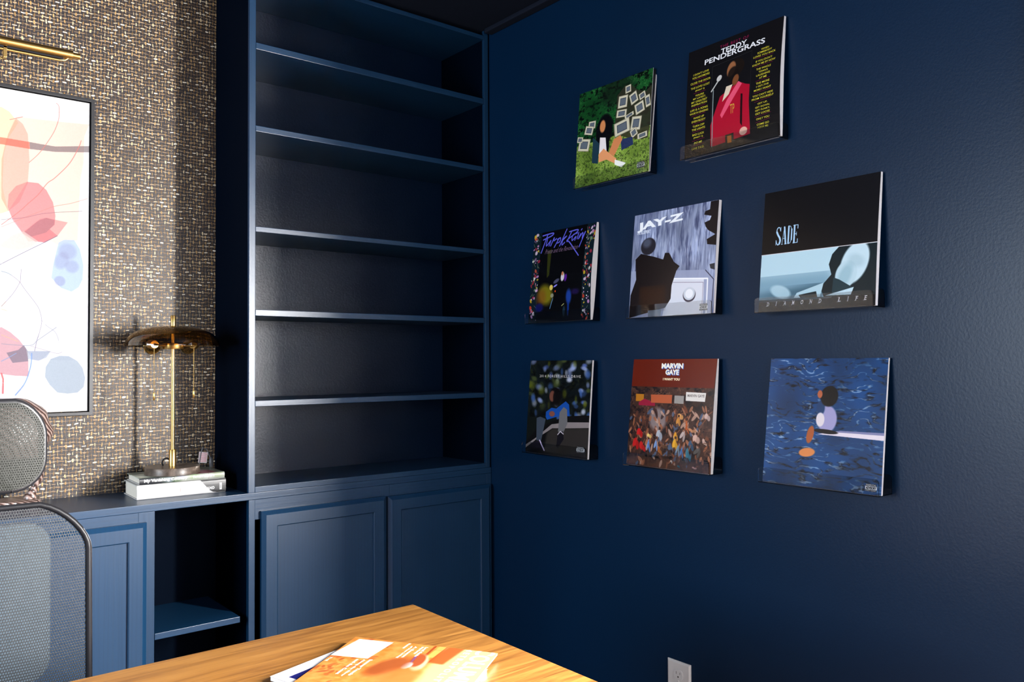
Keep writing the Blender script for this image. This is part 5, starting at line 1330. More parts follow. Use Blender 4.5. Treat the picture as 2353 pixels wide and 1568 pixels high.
  ('e',0.4831,0.4788,0.0357,0.0543,0,(212,203,208),1,0.2),
  ('e',0.5479,0.2955,0.0731,0.0804,15,(10,10,14),1,0.15),
  ('e',0.4673,0.2817,0.0212,0.0313,0,(170,90,60),1,0.3),
  ('e',0.5338,0.5679,0.103,0.0169,3,(18,14,18),1,0.2),
  ('e',0.4044,0.5991,0.0298,0.0703,12,(158,82,44),1,0.2),
  ('e',0.3847,0.7389,0.0703,0.0344,-8,(205,125,70),1,0.2),
  ('pa',0.9218,0.9505,0.0888,0.0541),
 ],
 'abstract': [
  ('fill',(252,250,248)),
  ('p',[(0.1072,0.1224),(0.397,0.0649),(0.5519,0.0585),(0.5892,0.0685),(0.6325,0.0991),(0.5851,0.1527),(0.5646,0.2032),(0.5609,0.3076),(0.5885,0.3785),(0.5569,0.3874),(0.3033,0.4129),(0.1119,0.3724)],(252,205,160),0.75,0),
  ('p',[(0.6215,0.0809),(0.8318,0.0755),(0.9917,0.0687),(0.9656,0.1117),(0.9625,0.1981),(0.9467,0.2542),(0.9345,0.4516),(0.8313,0.4711),(0.7916,0.4587),(0.6866,0.4674),(0.5885,0.3785),(0.5454,0.326),(0.5643,0.1824),(0.6057,0.1018)],(252,190,165),0.55,0),
  ('p',[(0.6216,0.0862),(0.6542,0.1005),(0.6791,0.1298),(0.6885,0.2102),(0.6813,0.2848),(0.6415,0.3473),(0.5885,0.3785),(0.5562,0.3425),(0.5543,0.2214),(0.5849,0.1387)],(245,120,100),0.38,0),
  ('p',[(0.3484,0.1613),(0.5533,0.1522),(0.6877,0.1544),(0.6907,0.1764),(0.5536,0.1737),(0.3488,0.1848)],(235,75,55),0.6,0),
  ('p',[(0.6877,0.1544),(0.7429,0.1558),(0.8158,0.157),(0.9973,0.1393),(0.9987,0.1601),(0.816,0.1743),(0.6907,0.1764)],(110,95,100),0.7,0),
  ('p',[(0.6785,0.2808),(0.7335,0.2809),(0.7727,0.2994),(0.8069,0.3364),(0.8199,0.3785),(0.8163,0.4074),(0.7911,0.4231),(0.8309,0.4424),(0.7694,0.4669),(0.7195,0.4658),(0.6591,0.4442),(0.6102,0.405),(0.5856,0.3648),(0.5903,0.3263),(0.6247,0.2977)],(228,80,95),0.55,0),
  ('p',[(0.6785,0.2808),(0.5885,0.3785),(0.5853,0.3475),(0.593,0.3226),(0.6247,0.2977)],(245,170,150),0.35,0),
  ('p',[(0.8161,0.3913),(0.8829,0.3964),(0.8309,0.4424),(0.7694,0.4669),(0.7195,0.4658),(0.6591,0.4407),(0.7296,0.4016),(0.7739,0.3884)],(180,90,100),0.5,0),
  ('p',[(0.6645,0.4405),(0.7433,0.3938),(0.7739,0.3877),(0.8161,0.3931),(0.8135,0.4076),(0.7745,0.4346),(0.6974,0.4528)],(130,80,95),0.4,0),
  ('p',[(0.5583,0.4806),(0.6108,0.4502),(0.6645,0.4369),(0.736,0.465),(0.6978,0.4844),(0.6276,0.4981),(0.5584,0.4909),(0.4958,0.4887)],(205,185,180),0.7,0),
  ('s',[(0.5922,0.0937),(0.6485,0.0792),(0.6919,0.0676),(0.8257,0.0466),(0.8945,0.0347),(0.9959,0.0229)],0.0016,(240,190,180),0.9),
  ('s',[(0.5922,0.0937),(0.6539,0.0786)],0.0027,(228,100,95),0.9),
  ('s',[(0.8197,0.0173),(0.8323,0.0249),(0.8348,0.0463),(0.8306,0.0721),(0.8095,0.1102),(0.7707,0.1532),(0.7322,0.1887),(0.687,0.2191)],0.0028,(228,115,110),0.9),
  ('s',[(0.9493,0.126),(0.9366,0.1491),(0.8908,0.204),(0.8171,0.2568),(0.778,0.2776),(0.734,0.3164),(0.685,0.3479),(0.6366,0.3791),(0.5574,0.4219)],0.0035,(235,110,105),0.9),
  ('s',[(0.9857,0.3125),(0.8982,0.334),(0.8127,0.3496),(0.7183,0.3776),(0.5575,0.4288)],0.0024,(240,125,115),0.9),
  ('s',[(0.9567,0.3557),(0.8299,0.3672),(0.7459,0.3777),(0.6638,0.3942),(0.5571,0.4064)],0.0023,(100,90,110),0.9),
  ('s',[(0.8309,0.4424),(0.7638,0.4672),(0.6762,0.4988),(0.5592,0.5426),(0.4562,0.584)],0.0028,(80,70,110),0.9),
  ('p',[(0.8368,0.4632),(0.8652,0.4528),(0.917,0.4514),(0.9465,0.4797),(0.9659,0.5299),(0.9623,0.5773),(0.9422,0.6033),(0.9047,0.6189),(0.8501,0.6078),(0.8016,0.5772),(0.8096,0.5395),(0.8231,0.4997)],(165,190,225),0.85,0),
  ('e',0.8829,0.4898,0.0462,0.0252,40,(140,145,185),0.5,0.4),
  ('e',0.8546,0.5198,0.0344,0.0287,20,(140,145,185),0.5,0.4),
  ('e',0.9065,0.5376,0.0348,0.0199,0,(140,145,185),0.5,0.4),
  ('e',0.8441,0.5865,0.0285,0.0161,0,(140,145,185),0.6,0.3),
  ('p',[(0.5593,0.5508),(0.6392,0.5565),(0.6287,0.5708),(0.5599,0.5863),(0.5284,0.5812)],(185,225,228),0.5,0),
  ('p',[(0.8903,0.6193),(0.922,0.6148),(0.9285,0.6291),(0.9197,0.6654),(0.8971,0.7091),(0.869,0.7489),(0.8242,0.7956),(0.7964,0.8134),(0.7413,0.8469),(0.7137,0.8381),(0.6695,0.791),(0.7401,0.7608),(0.7784,0.7215),(0.8113,0.6748),(0.8448,0.642)],(205,202,212),0.75,0),
  ('s',[(0.8114,0.6766),(0.8971,0.7073)],0.0034,(250,250,250),1),
  ('p',[(0.5607,0.6386),(0.582,0.6553),(0.5878,0.6897),(0.5777,0.7174),(0.5621,0.7297),(0.5196,0.6841)],(252,215,180),0.6,0),
  ('p',[(0.5622,0.7365),(0.6046,0.7516),(0.6477,0.7755),(0.6805,0.8031),(0.6919,0.8415),(0.6942,0.8886),(0.6279,0.8863),(0.5643,0.8806),(0.4609,0.8781),(0.4589,0.753)],(160,85,105),0.6,0),
  ('p',[(0.6695,0.791),(0.6888,0.8101),(0.6919,0.8415),(0.6167,0.8465),(0.587,0.8155),(0.6428,0.8067)],(80,75,100),0.6,0),
  ('p',[(0.6888,0.8101),(0.8019,0.8099),(0.7798,0.8311),(0.7412,0.8399),(0.6908,0.8345)],(120,135,165),0.6,0),
  ('p',[(0.8019,0.8092),(0.8926,0.8032),(0.9728,0.8113),(0.9714,0.8403),(0.8023,0.8382),(0.7798,0.8311)],(190,188,208),0.55,0),
  ('p',[(0.8022,0.8347),(0.8472,0.8248),(0.8929,0.8258),(0.9393,0.8421),(0.9658,0.8639),(0.9796,0.8966),(0.9724,0.9254),(0.9405,0.943),(0.8886,0.9458),(0.8374,0.9414),(0.7977,0.916),(0.774,0.8911),(0.7774,0.8594)],(150,165,185),0.85,0),
  ('p',[(0.5649,0.9166),(0.6903,0.9165),(0.6853,0.9495),(0.6665,0.9578),(0.5655,0.956),(0.4621,0.9524),(0.4615,0.9153)],(205,200,222),0.7,0),
  ('s',[(0.5592,0.5422),(0.5908,0.5375),(0.655,0.5342),(0.7204,0.5352),(0.7648,0.5394),(0.8012,0.5487)],0.0011,(190,190,200),0.9),
  ('s',[(0.5596,0.5653),(0.5913,0.5704),(0.6235,0.5831),(0.6478,0.5963),(0.6725,0.6182),(0.7333,0.6676),(0.7502,0.6937),(0.7561,0.7183),(0.7455,0.7501),(0.7321,0.7784),(0.7226,0.81)],0.0021,(90,80,120),0.9),
  ('s',[(0.6527,0.556),(0.6513,0.577),(0.6468,0.5973),(0.6135,0.6338),(0.5612,0.673)],0.0022,(100,85,125),0.9),
  ('s',[(0.5613,0.6816),(0.6574,0.6971)],0.0016,(240,140,130),0.9),
  ('s',[(0.5601,0.6025),(0.6667,0.5939),(0.7653,0.5784)],0.0011,(240,190,180),0.9),
  ('s',[(0.5605,0.6283),(0.6407,0.6574),(0.7227,0.6942),(0.7785,0.7286),(0.8236,0.7494),(0.8421,0.7777),(0.8411,0.7884)],0.0016,(130,140,160),0.9),
  ('s',[(0.829,0.7343),(0.7788,0.7569),(0.7348,0.7766),(0.6967,0.7926),(0.5629,0.788)],0.0023,(120,130,155),0.9),
  ('s',[(0.7022,0.7943),(0.7517,0.8029),(0.8301,0.8169),(0.8584,0.8126)],0.0016,(140,130,150),0.9),
  ('s',[(0.7079,0.8171),(0.7057,0.8485),(0.6925,0.8834),(0.6713,0.9145),(0.6315,0.9458)],0.006,(110,145,205),0.9),
  ('s',[(0.5637,0.8412),(0.5952,0.8309),(0.6323,0.8171)],0.0037,(120,140,190),0.9),
  ('s',[(0.5643,0.8789),(0.5725,0.8961),(0.5715,0.939)],0.0084,(235,85,90),0.9),
  ('s',[(0.5625,0.7606),(0.6425,0.7807)],0.0021,(250,180,110),0.9),
  ('s',[(0.5647,0.9063),(0.6715,0.9284),(0.7814,0.9493)],0.001,(190,190,205),0.9),
 ],
}
# ---------------------------------------------------------------- the room
XL, YR, CEIL = -2.3, -1.2, 1.245+H
def struct(o): o['kind'] = 'structure'; return o
struct(box('floor', XL-.1, XR+.26, YR-.1, YB+.1, -.1, 0, M_floor))
struct(box('ceiling', XL-.1, XR+.26, YR-.1, YB+.1, CEIL, CEIL+.1, M_ceil))
wb = struct(box('wall_back', XL-.1, XR+.26, YB+.001, YB+.12, 0, CEIL, M_wall))
SEAM = .460
for a_, b_ in ((XL, SEAM-.915-.0004), (SEAM-.915, SEAM-.0006), (SEAM, SEAM+.491)):
    G().box(a_, b_, YB-.0002, YB+.001, H-.393, CEIL).build('wallpaper_panel', M_paperwall, wb)
g = G(); x0, x1 = XR, XR+.26                     # right wall with its window opening
g.box(x0,x1,WY1,YB+.1,0,CEIL).box(x0,x1,YR-.1,WY0,0,CEIL).box(x0,x1,WY0,WY1,0,WZ0).box(x0,x1,WY0,WY1,WZ1,CEIL)
struct(g.build('wall_right', M_wall))
g = G(); x0, x1 = XL-.1, XL
g.box(x0,x1,LY1,YB+.1,0,CEIL).box(x0,x1,YR-.1,LY0,0,CEIL).box(x0,x1,LY0,LY1,0,LZ0).box(x0,x1,LY0,LY1,LZ1,CEIL)
struct(g.build('wall_left', M_wall))
g = G(); y0, y1 = YR-.1, YR
g.box(XL,BX0,y0,y1,0,CEIL).box(BX1,XR+.1,y0,y1,0,CEIL).box(BX0,BX1,y0,y1,0,BZ0).box(BX0,BX1,y0,y1,BZ1,CEIL)
struct(g.build('wall_front', M_wall))
def window(name, fn, a0, a1, z0, z1, d0, d1):
    """casing and sashes; fn(a0,a1,d0,d1,z0,z1) turns wall coordinates into a box"""
    cs = G()
    for q in ((a0-.06,a0,z0-.06,z1+.06),(a1,a1+.06,z0-.06,z1+.06),(a0,a1,z1,z1+.06),(a0,a1,z0-.06,z0)): cs.box(*fn(q[0],q[1],d0-.012,d0-.0005), q[2], q[3])
    w_ = struct(cs.build(name, M_white, bevel=.002))
    fr = G(); t = .035; m_ = (a0+a1)/2; zm = (z0+z1)/2; dm = (d0+d1)/2
    for q in ((a0,a0+t,z0,z1),(a1-t,a1,z0,z1),(a0+t,a1-t,z0,z0+t),(a0+t,a1-t,z1-t,z1),(a0+t,a1-t,zm-.02,zm+.02)): fr.box(*fn(q[0],q[1],dm-.015,dm+.015), q[2], q[3])
    fr.build('window_frame', M_white, w_)
window('window_1', lambda a,b,c,d: (c,d,a,b), WY0, WY1, WZ0, WZ1, XR, XR+.26)
window('window_2', lambda a,b,c,d: (a,b,-d,-c), BX0, BX1, BZ0, BZ1, -YR, -YR+.1)
window('added_window_left', lambda a,b,c,d: (-d,-c,a,b), LY0, LY1, LZ0, LZ1, -XL, -XL+.1)  # window added only to go with the left fill light
struct(box('trim_1', XR-.035, XR-.0005, YR, YB-.3, 1.228+H, CEIL-.0005, M_ceil, bevel=.004))
struct(box('baseboard_right', XR-.014, XR-.0005, YR+.02, YF-.02, .0005, .13, M_gx, bevel=.003))

# ---------------------------------------------------------------- base cabinets, countertop and bookcase
zs = [.9855,.9654,.7288,.711,.4178,.4021,.1634,.1444,-.1145,-.1323,-.3752]
CT, CB = H-.3926, H-.4135                          # countertop top and underside
XS, XO, XI = .9516, .9719, 1.8513                  # bookcase side, opening left, opening right
ct = thing('countertop', ((XL+XR)/2, (YF+YB)/2, CB), 'long navy painted counter board running under the bookcase, lamp and books', 'countertop')
g = G().box(-1.6, XR-.002, YF, YB-.001, CB, CT); g.build('board', M_gx, ct, bevel=.0015)

def door(parent, x0, x1, z0, z1, knob=None):
    """frame-and-panel door: bevelled outer edge, recessed flat panel"""
    yf, yb = YF-.0195, YF-.0005; fw_ = .0465; e = .012; g = G()
    # stiles and rails in four mitre-free pieces with a chamfered outside
    o4 = [(x0,z0),(x1,z0),(x1,z1),(x0,z1)]; m4 = [(x0+e,z0+e),(x1-e,z0+e),(x1-e,z1-e),(x0+e,z1-e)]
    i4 = [(x0+fw_,z0+fw_),(x1-fw_,z0+fw_),(x1-fw_,z1-fw_),(x0+fw_,z1-fw_)]
    i5 = [(x0+fw_+.003,z0+fw_+.003),(x1-fw_-.003,z0+fw_+.003),(x1-fw_-.003,z1-fw_-.003),(x0+fw_+.003,z1-fw_-.003)]
    vs = [(x,yb,z) for x,z in o4]+[(x,yb-.010,z) for x,z in o4]+[(x,yf,z) for x,z in m4]+[(x,yf,z) for x,z in i4]+[(x,yf+.003,z) for x,z in i5]+[(x,yb-.004,z) for x,z in i5]+[(x,yb,z) for x,z in i4]
    fs = [(r*4+k, r*4+(k+1)%4, r*4+4+(k+1)%4, r*4+4+k) for r in range(6) for k in range(4)]+[(24+k, 24+(k+1)%4, (k+1)%4, k) for k in range(4)]
    d = g.add(vs, fs).build('door', M_gz, parent)
    G().box(x0+fw_-.002, x1-fw_+.002, yf+.008, yf+.013, z0+fw_-.002, z1-fw_+.002).build('panel', M_gz, d)
    return d
def carcass(root, x0, x1, stiles, top=.03, bottom=.11):
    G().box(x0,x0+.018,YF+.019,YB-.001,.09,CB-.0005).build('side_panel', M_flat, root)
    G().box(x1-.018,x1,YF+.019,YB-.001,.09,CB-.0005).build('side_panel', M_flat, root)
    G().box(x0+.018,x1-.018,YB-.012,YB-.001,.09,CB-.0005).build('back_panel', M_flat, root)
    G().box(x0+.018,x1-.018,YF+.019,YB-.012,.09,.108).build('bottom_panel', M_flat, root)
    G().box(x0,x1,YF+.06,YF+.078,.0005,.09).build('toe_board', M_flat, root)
    for a, b in stiles: G().box(a, b, YF+.001, YF+.019, .09, CB-.0005).build('frame_stile', M_gz, root, bevel=.0008)
    xs = [s_[1] for s_ in stiles[:-1]]; xe = [s_[0] for s_ in stiles[1:]]
    for a, b in zip(xs, xe):
        G().box(a+.0002, b-.0002, YF+.001, YF+.019, CB-.0005-top, CB-.0005).build('frame_rail', M_gx, root)
        G().box(a+.0002, b-.0002, YF+.001, YF+.019, .109, .109+.025).build('frame_rail', M_gx, root)
c1 = thing('base_cabinet', (1.41, 2.57, 0), 'navy two-door base cabinet standing under the tall bookcase', 'cabinet')
carcass(c1, .953, XR-.002, ((.953,.972),(1.405,1.44),(1.855,XR-.002)), top=.06)
door(c1, .988, 1.419, .13, H-.4495); door(c1, 1.4275, 1.862, .13, H-.4525)
c2 = thing('base_cabinet', (.46, 2.57, 0), 'navy one-door base cabinet behind the mesh office chair', 'cabinet')
carcass(c2, .21, .6835, ((.21,.232),(.640,.6835)), top=.06)
door(c2, .225, .659, .13, H-.4405)
c3 = thing('base_cabinet', (-.03, 2.57, 0), 'navy base cabinet at the far left, hidden behind the office chair', 'cabinet')
carcass(c3, -.27, .209, ((-.27,-.248),(.187,.209)), top=.06); door(c3, -.262, .201, .13, H-.4405)
cu = thing('open_cubby', (.818, 2.57, 0), 'open navy cubby with one shelf between the two cabinets', 'cabinet')
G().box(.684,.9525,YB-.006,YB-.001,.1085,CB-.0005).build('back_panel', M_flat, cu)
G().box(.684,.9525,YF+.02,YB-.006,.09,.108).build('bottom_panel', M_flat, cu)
G().box(.6845,.927,YF,YB-.0065,H-.773,H-.7555).build('shelf', M_gx, cu, bevel=.0012)
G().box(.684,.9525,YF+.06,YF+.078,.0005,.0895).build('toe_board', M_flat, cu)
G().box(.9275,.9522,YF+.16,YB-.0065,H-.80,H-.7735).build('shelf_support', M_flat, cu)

bk = thing('bookcase', (1.4, 2.57, CT), 'tall navy built-in bookcase with five empty shelves in the room corner', 'bookcase')
TOP = CEIL-.001
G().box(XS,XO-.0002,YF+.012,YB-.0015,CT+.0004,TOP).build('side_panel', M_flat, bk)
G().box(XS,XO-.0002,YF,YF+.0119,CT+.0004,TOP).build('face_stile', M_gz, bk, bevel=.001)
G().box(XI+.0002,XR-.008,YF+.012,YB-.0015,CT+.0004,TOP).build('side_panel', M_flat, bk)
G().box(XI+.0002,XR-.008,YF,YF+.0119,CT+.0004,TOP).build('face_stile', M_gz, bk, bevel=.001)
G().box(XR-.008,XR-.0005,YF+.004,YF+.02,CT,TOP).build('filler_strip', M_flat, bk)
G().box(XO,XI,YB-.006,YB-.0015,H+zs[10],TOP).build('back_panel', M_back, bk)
for k in range(5): G().box(XO+.0004,XI-.0004,YF+.0006,YB-.0062,H+zs[2*k+1],H+zs[2*k]).build('shelf', M_gx, bk, bevel=.0012)
G().box(XO,XI,YF,YB-.0062,CT+.0004,H+zs[10]).build('bottom_board', M_gx, bk, bevel=.001)
G().box(XO,XI,YF,YB-.0062,H+1.2095,H+1.2245).build('top_board', M_gx, bk, bevel=.001)

# ---------------------------------------------------------------- framed picture and picture light
pf = thing('framed_picture', (.3115, YB, H+.321), 'black-framed abstract print of coral, plum and grey-blue shapes on white', 'picture')
X0, X1, Z0, Z1 = .046, .577, -.151, .793; t = .0095; yb, yf = YB-.0008, YB-.036
g = G()
g.box(X0,X0+t,yf,yb,H+Z0,H+Z1).box(X1-t,X1,yf,yb,H+Z0,H+Z1).box(X0+t,X1-t,yf,yb,H+Z0,H+Z0+t).box(X0+t,X1-t,yf,yb,H+Z1-t,H+Z1)
g.build('frame', M_blackp, pf, bevel=.0008)
cv = paint(ART['abstract'], 640, 1145)
cv.a += (fnoise(1145, 640, 200, 300, 3, 2)[...,None]-.5)*6
m = print_mat('abstract_print', cv.image('abstract_print'), .5, .3, PIC_GAIN)
o = G().box(X0+t+.003,X1-t-.003,yf+.008,yb,H+Z0+t+.003,H+Z1-t-.003).build('canvas', m, pf)
set_uv(o, lambda p: ((p.x-.056)/.512, (p.z-H+.136)/.916))
pl = thing('picture_light', (.312, YB, H+.85), 'slim brass picture light mounted above the framed abstract print', 'lamp')
ly, lz = 2.568, H+.8745
G().tube([(.11,ly,lz),(.482,ly,lz)], .0125, 24).build('shade', M_brass, pl, smooth=True)
g = G().tube([(.482,ly,lz),(.494,ly,lz),(.4941,ly,lz),(.513,ly,lz)], [.0128,.0128,.0085,.0085], 24)
g.build('end_cap', M_brass, pl, smooth=True)
G().tube([(.14,ly,lz-.021),(.46,ly,lz-.021),(.476,ly,lz-.018),(.484,ly,lz-.010)], .0035, 12).build('lower_rail', M_brass, pl, smooth=True)
G().box(.15,.47,ly-.004,ly+.004,lz-.0175,lz-.0125).build('diffuser_strip', M_blackm, pl)
g = G().box(.326,.335,ly-.004,ly+.004,lz-.038,lz-.012).box(.326,.335,ly-.004,ly+.02,lz-.044,lz-.038).box(.29,.335,ly+.014,ly+.02,lz-.044,lz-.038).box(.29,.299,ly+.02,YB-.0076,lz-.044,lz-.038)
g.build('arm', M_brass2, pl, bevel=.001)
G().box(.245,.300,YB-.0075,YB-.0004,lz-.07,lz-.015).build('wall_plate', M_brass2, pl, bevel=.001)

# ---------------------------------------------------------------- records on clear ledges
def sleeve(key, fit, label, bow=(.002,.006), gap=(.004,.004,.002), two=False, seed=1, gain=1.0):
    yL, zt, dt, db, dr = fit; S = .315; dt = max(dt, .004)
    zt += H; h = math.sqrt(S*S-(db-dt)**2); wd = math.sqrt(S*S-dr*dr)
    r = thing('record_sleeve', (XR-(db+dt)/2, yL-wd/2, zt-h), label, 'record', 'record sleeves on the wall ledges')
    nu, nv = 8, 16; th = .0012
    def off(u, v, bk=0):        # distance from the wall of the front face (u from left, v from top)
        b = (bow[0]*(1-u)+bow[1]*u)*math.sin(math.pi*v)
        return (dt+(db-dt)*v+dr*u+b)
    def sheet(name, mat, o1, o2, uvm=True, ins=0.0):
        g = G(); vs = []
        for s_ in (0, 1):
            for i in range(nu+1):
                for j in range(nv+1):
                    u, v = i/nu, j/nv; uu, vv = ins+(1-2*ins)*u if ins else u, ins*.5+(1-ins)*v if ins else v
                    d = (o1 if s_ == 0 else o2)(u, v); vs.append((XR-d, yL-wd*uu, zt-h*vv))
        K = (nu+1)*(nv+1); I = lambda s_, i, j: s_*K+i*(nv+1)+j
        F_, B_, E_ = [], [], []
        for i in range(nu):
            for j in range(nv):
                F_.append((I(0,i,j),I(0,i,j+1),I(0,i+1,j+1),I(0,i+1,j))); B_.append((I(1,i,j),I(1,i+1,j),I(1,i+1,j+1),I(1,i,j+1)))
        for i in range(nu): E_ += [(I(0,i,0),I(0,i+1,0),I(1,i+1,0),I(1,i,0)), (I(0,i,nv),I(1,i,nv),I(1,i+1,nv),I(0,i+1,nv))]
        for j in range(nv): E_ += [(I(0,0,j),I(1,0,j),I(1,0,j+1),I(0,0,j+1)), (I(0,nu,j),I(0,nu,j+1),I(1,nu,j+1),I(1,nu,j))]
        g.add(vs, F_+B_, 0); g.f += E_; g.mi += [1 if uvm else 0]*len(E_)
        ob = g.build(name, mat, r)
        if uvm: set_uv(ob, lambda p: ((yL-p.y)/wd, 1-(zt-p.z)/h))
        return ob
    cvs = paint(ART[key], 640, 640, seed); pm = print_mat('cover_print_'+key, cvs.image('cover_print_'+key), .22, .5, gain)
    sheet('front_cover', [pm, M_white_paper], lambda u,v: off(u,v), lambda u,v: off(u,v)-th)
    def gp(u, v):               # how far the sleeve stands open at its right edge
        g0, g1, g2 = gap; q = g0*(1-v)*(1-2*v)+4*g1*v*(1-v)+g2*v*(2*v-1)
        return .0008+max(q, 0)*u**1.5
    if two:
        sheet('pages_or_gap_shade', M_blackp, lambda u,v: off(u,v)-th-.0003, lambda u,v: off(u,v)-th-.0003-gp(u,v), False, .01)  # black filler stands in for the shade in the open gap
    else:
        sheet('pages_or_gap_shade', M_white_paper, lambda u,v: off(u,v)-th-.0003, lambda u,v: off(u,v)-th-.0003-gp(u,v), False)
    sheet('back_cover', M_white_paper, lambda u,v: off(u,v)-th-.0006-gp(u,v), lambda u,v: off(u,v)-2*th-.0006-gp(u,v), False)
    return r, yL, wd, zt-h, off
def ledge(yL, wd, zb, d, label, shift=.006):
    r = thing('acrylic_ledge', (XR, yL-wd/2, zb), label, 'shelf', 'clear acrylic record ledges')
    a, b = yL+.004, yL-wd-shift; T = .0022; lip = .036; g = G()
    def rpoly(x0, x1, z0, z1, rr=.010):            # plate with two rounded upper corners
        P = [(a, z0)]+[(a-rr+rr*math.cos(t), z1-rr+rr*math.sin(t)) for t in np.linspace(0, math.pi/2, 6)]+[(b+rr-rr*math.sin(t), z1-rr+rr*math.cos(t)) for t in np.linspace(0, math.pi/2, 6)]+[(b, z0)]
        n_ = len(P); vs = [(x0,y,z) for y,z in P]+[(x1,y,z) for y,z in P]
        g.add(vs, [tuple(range(n_)), tuple(range(2*n_-1, n_-1, -1))]+[(k,k+n_,(k+1)%n_+n_,(k+1)%n_) for k in range(n_)])
    bz = zb-.0006-T
    for nm, q in (('back_plate',(XR-.0005-T, XR-.0005, bz+T, zb+.042)), ('front_lip',(XR-d-T, XR-d, bz+T, zb+lip))):
        g = G(); rpoly(*q); g.build(nm, M_acryl, r)
    G().box(XR-d-T, XR-.0005, b, a, bz, bz+T-.0001).build('tray', M_acryl, r, bevel=.0004)
    return r
RECS = [
 ('meadow', (1.9254,.8748,.0145,.0397,0.0), 'square record sleeve with a green meadow and pale boxes, top left of the wall group', 'clear acrylic ledge under the green meadow record sleeve', dict(gap=(.014,.010,.002), two=True, seed=2, bow=(.001,.002))),
 ('singer', (1.485,.8836,.004,.030,.012), 'black record sleeve with a red jacket and yellow song lists, topmost on the wall', 'clear acrylic ledge under the black sleeve with yellow song lists', dict(gap=(.004,.012,.006), bow=(.003,.009), seed=3)),
 ('floral', (2.1673,.4451,.0019,.0359,.010), 'black record sleeve with flower borders and violet script, beside the bookcase', 'clear acrylic ledge under the sleeve with flower borders', dict(gap=(.005,.020,.005), bow=(.003,.010), seed=4)),
 ('floorboards', (1.696,.443,.0069,.0385,.0056), 'grey floorboard record sleeve with white lettering and a dark brown shape', 'clear acrylic ledge under the grey floorboard sleeve', dict(gap=(.008,.008,.004), bow=(.002,.003), seed=5)),
 ('portrait', (1.2402,.4367,.0053,.0425,.0098), 'black record sleeve with a pale blue photo band, rightmost of the middle row', 'clear acrylic ledge under the sleeve with the pale blue band', dict(gap=(.005,.009,.007), bow=(.001,.003), seed=6)),
 ('bokeh', (2.1805,.003,.0152,.0413,.0106), 'record sleeve with blurred trees and a blue shirt, lowest beside the bookcase', 'clear acrylic ledge under the sleeve with blurred trees', dict(gap=(.003,.003,.003), bow=(.001,.001), seed=7)),
 ('crowd', (1.7012,.0048,.012,.0486,.0091), 'record sleeve with a brown top band above a warm crowded painting', 'clear acrylic ledge under the sleeve with the brown band', dict(gap=(.002,.012,.006), bow=(.002,.005), seed=8)),
 ('sea', (1.23,.0038,.003,.0499,.0106), 'record sleeve with deep blue waves, lowest and rightmost on the wall', 'clear acrylic ledge under the blue sea sleeve', dict(gap=(.002,.004,.003), bow=(.001,.002), seed=9)),
]
for key, fit_, lab, lab2, kw in RECS:
    r_, yL, wd, zb, off = sleeve(key, fit_, lab, gain=REC_GAIN, **kw)
    ledge(yL, wd, zb, max(off(0,1), off(1,1))+.0012, lab2, shift=-.004)

# ---------------------------------------------------------------- wall outlet
ou = thing('wall_outlet', (XR, 1.547, H-.922), 'white duplex wall outlet low on the navy wall under the records', 'outlet')
g = G(); y0, y1, z0, z1, e = 1.505, 1.589, H-.979, H-.865, .005
vs = [(XR-.0005,y,z) for y,z in ((y0,z0),(y1,z0),(y1,z1),(y0,z1))]+[(XR-.003,y,z) for y,z in ((y0,z0),(y1,z0),(y1,z1),(y0,z1))]+[(XR-.0065,y,z) for y,z in ((y0+e,z0+e),(y1-e,z0+e),(y1-e,z1-e),(y0+e,z1-e))]
g.add(vs, [(0,1,2,3),(8,9,10,11)]+[(r*4+k,r*4+(k+1)%4,r*4+4+(k+1)%4,r*4+4+k) for r in (0,1) for k in range(4)]).build('cover_plate', M_plastic, ou, bevel=.0006)
for zc in (H-.9025, H-.9415):
    g = G(); P = []
    for k in range(32):
        t = 2*math.pi*k/32; P.append((1.547+.0172*math.cos(t), zc+max(-.0135, min(.0135, .0172*math.sin(t)))))
    g.add([(XR-.006,y,z) for y,z in P]+[(XR-.0082,y,z) for y,z in P], [tuple(range(32)), tuple(range(63,31,-1))]+[(k,(k+1)%32,32+(k+1)%32,32+k) for k in range(32)])
    rc = g.build('receptacle', M_plastic, ou, bevel=.0004)
    g = G().box(XR-.0084,XR-.008,1.547+.0058,1.547+.0072,zc+.001,zc+.0085).box(XR-.0084,XR-.008,1.547-.0072,1.547-.0058,zc+.0015,zc+.008)
    g.lathe([(0,0),(.0024,0),(.0024,.0004),(0,.0004)], (XR-.008,1.547,zc-.006), 12, axis=(-1,0,0))
    g.build('slot', M_slot, rc)
G().lathe([(0,0),(.003,0),(.0024,.0012),(0,.0014)], (XR-.0064,1.547,H-.922), 14, axis=(-1,0,0)).build('screw', M_plastic, ou, smooth=True)

